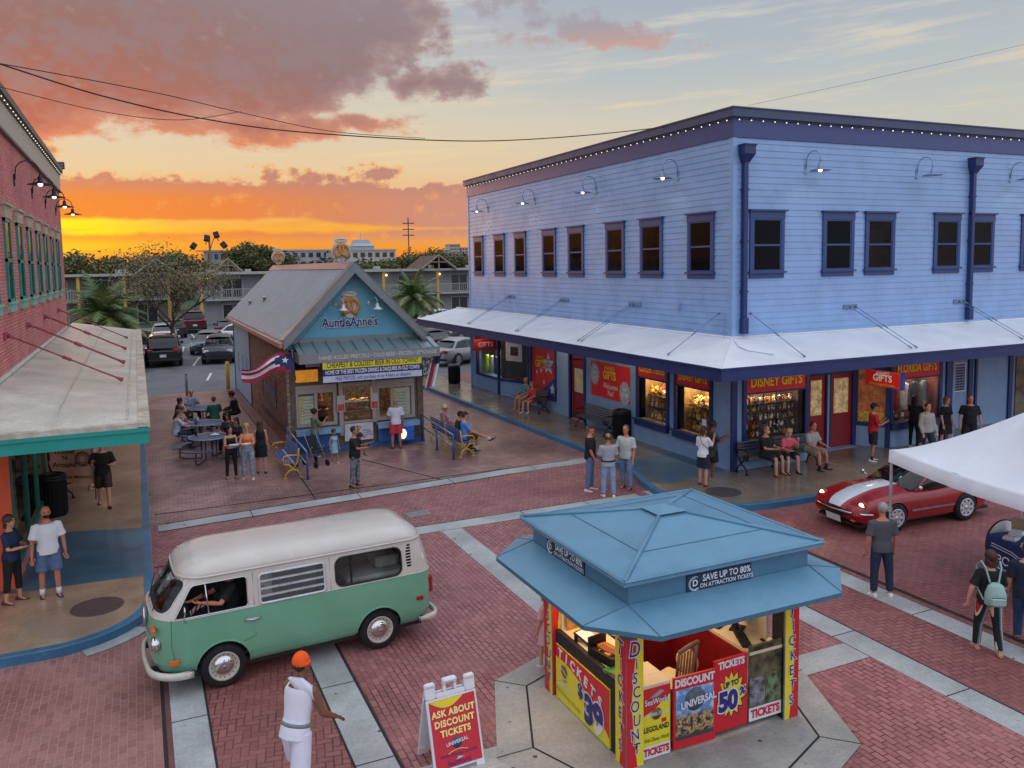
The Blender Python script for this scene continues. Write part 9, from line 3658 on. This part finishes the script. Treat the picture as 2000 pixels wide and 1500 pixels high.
person('laughing blonde woman in a coral pink top leaning forward on the long black bench',16.45,17.45,.15,195,1.66,'f',1.18,'l',('bob','b8a080'),('tee','d85a68',.08),('shorts','18181c'),'1c1c1e',legs=SIT,arms=[(45,8,105,16),(30,12,60,20)],lean=16,vox=.015)
person('man in grey T-shirt and khaki shorts, right end of the long black bench',17.3,17.4,.15,172,1.76,'m',1.1,'r',('short','3a2a22'),('tee','9ca09e',.08),('shorts','8a8272'),'17171a',legs=SIT,arms=REST,socks='1c1c1e',lean=8,vox=.015)
person('man in red T-shirt, dark shorts and cap with folded arms by the gift windows',19.45,17.1,.15,120,1.76,'m',1.08,'m',('short','1c1412'),('tee','b01c28',.06),('shorts','1a1c26'),'c8c8cc',socks='201c20',hat=('cap','1c1418'),arms=FOLD)
person('person all in black with arms raised at the gift window under the hanging sign',21.85,17.65,.15,70,1.72,'f',1.15,'l',('long','141012'),('tee','121216'),('leggings','121216'),'b8b4b0',arms=[(50,8,95,10),(50,8,95,10)])
person('child or woman in dark clothes half hidden behind the grey hoodie',21.75,17.1,.15,200,1.55,'f',1.0,'l',('long','6a4a34'),('tee','1a1a20'),('leggings','16161c'),'222226',vox=.018)
person('young man in a light grey hoodie and dark shorts walking by the gift shop',21.08,16.6,.15,190,1.72,'m',1.08,'l',('short','4a2c1e'),('hoodie','a09e98',.06),('shorts','2a2e3a'),'2a2a2c',legs=WALK,arms=[(4,10,24,4),(0,10,24,4)])
person('woman with brown hair in a black top at the far right of the gift windows',22.55,17.1,.15,185,1.70,'f',1.05,'l',('bob','6a4a36'),('tee','141418'),('shorts','2a2622'),'3a2c26')
person('broad man in black T-shirt and shorts standing rightmost by the gift windows',22.95,16.6,.15,215,1.78,'m',1.3,'r',('short','6a4c38'),('tee','12141c'),('shorts','1c1c22'),'222226',arms=[(0,16,16,0),(0,16,16,0)])
person('grey haired man in charcoal T-shirt and dark jeans, back to us, near the red car',11.94,10.25,0,22,1.76,'m',1.12,'r',('short','9a9694'),('tee','4c5058',.08),('pants','1f2c44',.12),'d4d8dc',arms=[(0,12,16,0),(0,12,16,0)],legs=[(0,5,2),(-2,6,2)],vox=.012)
M_STRP=bpy.data.materials.new('cloth_striped')
M_STRP.use_nodes=True
_t=NT(M_STRP.node_tree)
_x,_y,_z=_t.sep(_t.add('ShaderNodeTexCoord').outputs['Object'])
_u=_t.m('FRACT',_t.m('MULTIPLY',_t.m('ADD',_x,_t.m('MULTIPLY',_y,.6)),7.0))
_t.plug(_t.n['Principled BSDF'].inputs['Base Color'],_t.ramp(_u,[(0,lin('15151a')),(.3,lin('2c7c98')),(.5,lin('d8c89a')),(.58,lin('a02c28')),(.8,lin('cfc0a0')),(.88,lin('15151a'))],'CONSTANT'))
_t.n['Principled BSDF'].inputs['Roughness'].default_value=.85
MATS['cloth_striped']=M_STRP
p=person('woman in a black top and multicoloured striped trousers with a mint backpack, back to us',11.62,7.98,0,35,1.66,'f',1.18,'l',('bob','3a1c1c'),('tee','131316',.1),('pants','striped'),'b08070',arms=[(-6,24,22,0),(10,14,70,10)],legs=[(12,4,8),(-8,4,4)],vox=.012)
t_=thing('backpack','small mint green backpack worn by the woman in striped trousers','backpack',p['M']@Vector((0,-.22,1.02)),R(-35))
M_BP=mat('mint_leather','8fb0aa',.5,var=.08)
b=MB()
b.loft([[(x*w,y*d-.01,z_) for x,y in circle(1,16)] for z_,w,d in ((-.18,.13,.08),(-.15,.155,.10),(0,.15,.10),(.12,.11,.08),(.16,.06,.05))],True,True,True)
b.build('bag_body',M_BP,t_)
b=MB()
b.rbox(-.11,-.15,-.15,.11,-.09,-.03,.025)
b.build('pocket',M_BP,t_)
for sx in (-1,1):
 b=MB()
 b.tube([(sx*.06,.05,.15),(sx*.11,.10,.36),(sx*.13,.22,.42),(sx*.15,.34,.3),(sx*.17,.25,.0),(sx*.13,.08,-.14)],.014,5)
 b.build('strap',M_BP,t_)
person('person in navy T-shirt and jeans cut off by the right edge',12.3,7.85,0,60,1.74,'m',1.1,'l',('short','3a2a20'),('tee','1a2438',.1),('pants','2c4468',.2),'2c3038',legs=WALK,vox=.012)
person('man in orange beanie, white tank top and white shorts stepping towards the van',1.36,8.98,0,48,1.80,'m',.98,'d',('short','201410'),('tank','d8dae6',.03),('shorts','d4d4e4',.03),'d0d0d4',hat=('beanie','ee5a20'),belt='7c8488',lean=14,arms=[(14,10,24,0),(12,16,44,0)],legs=[(18,3,26),(-14,4,8)],head=(20,-4),vox=.010)
b=MB()
b.loft([[(1.36+.10,8.98-.02,1.50),(1.36-.03,8.98+.08,1.50),(1.36-.06,8.98+.0,1.52),(1.36+.06,8.98-.1,1.52)],[(1.36+.22,8.98-.06,1.38),(1.36+.06,8.98+.12,1.36),(1.36+.02,8.98+.02,1.36),(1.36+.16,8.98-.14,1.38)],[(1.36+.24,8.98-.06,1.26),(1.36+.10,8.98+.12,1.24),(1.36+.06,8.98+.02,1.24),(1.36+.2,8.98-.12,1.26)]],True,True,True)
tag(b.build('towel',cloth('d8dae6')),'white towel over the right shoulder of the man in the orange beanie','towel')
vp_=MW[van.name]@Vector((-1.0,-.40,0))
person('van driver in black T-shirt and white cap, arm in the open window',vp_.x,vp_.y,.43,265,1.78,'m',1.1,'r',('short','2a2018'),('tee','131318'),('pants','20242c'),'202022',legs=SIT,arms=[(45,22,60,6),(48,12,30,10)],hat=('cap','b8b8bc'),lean=4,vox=.014)
person('person in a pale pink dress mostly hidden behind the left post of the ticket booth',5.34,10.62,0,340,1.2,'f',1.0,'l',('bob','8a6a50'),('tee','d8a8a8',.05),('skirt','d8a8a8',.05),'c8b0b0',vox=.014)
bake_people()
bake_texts()
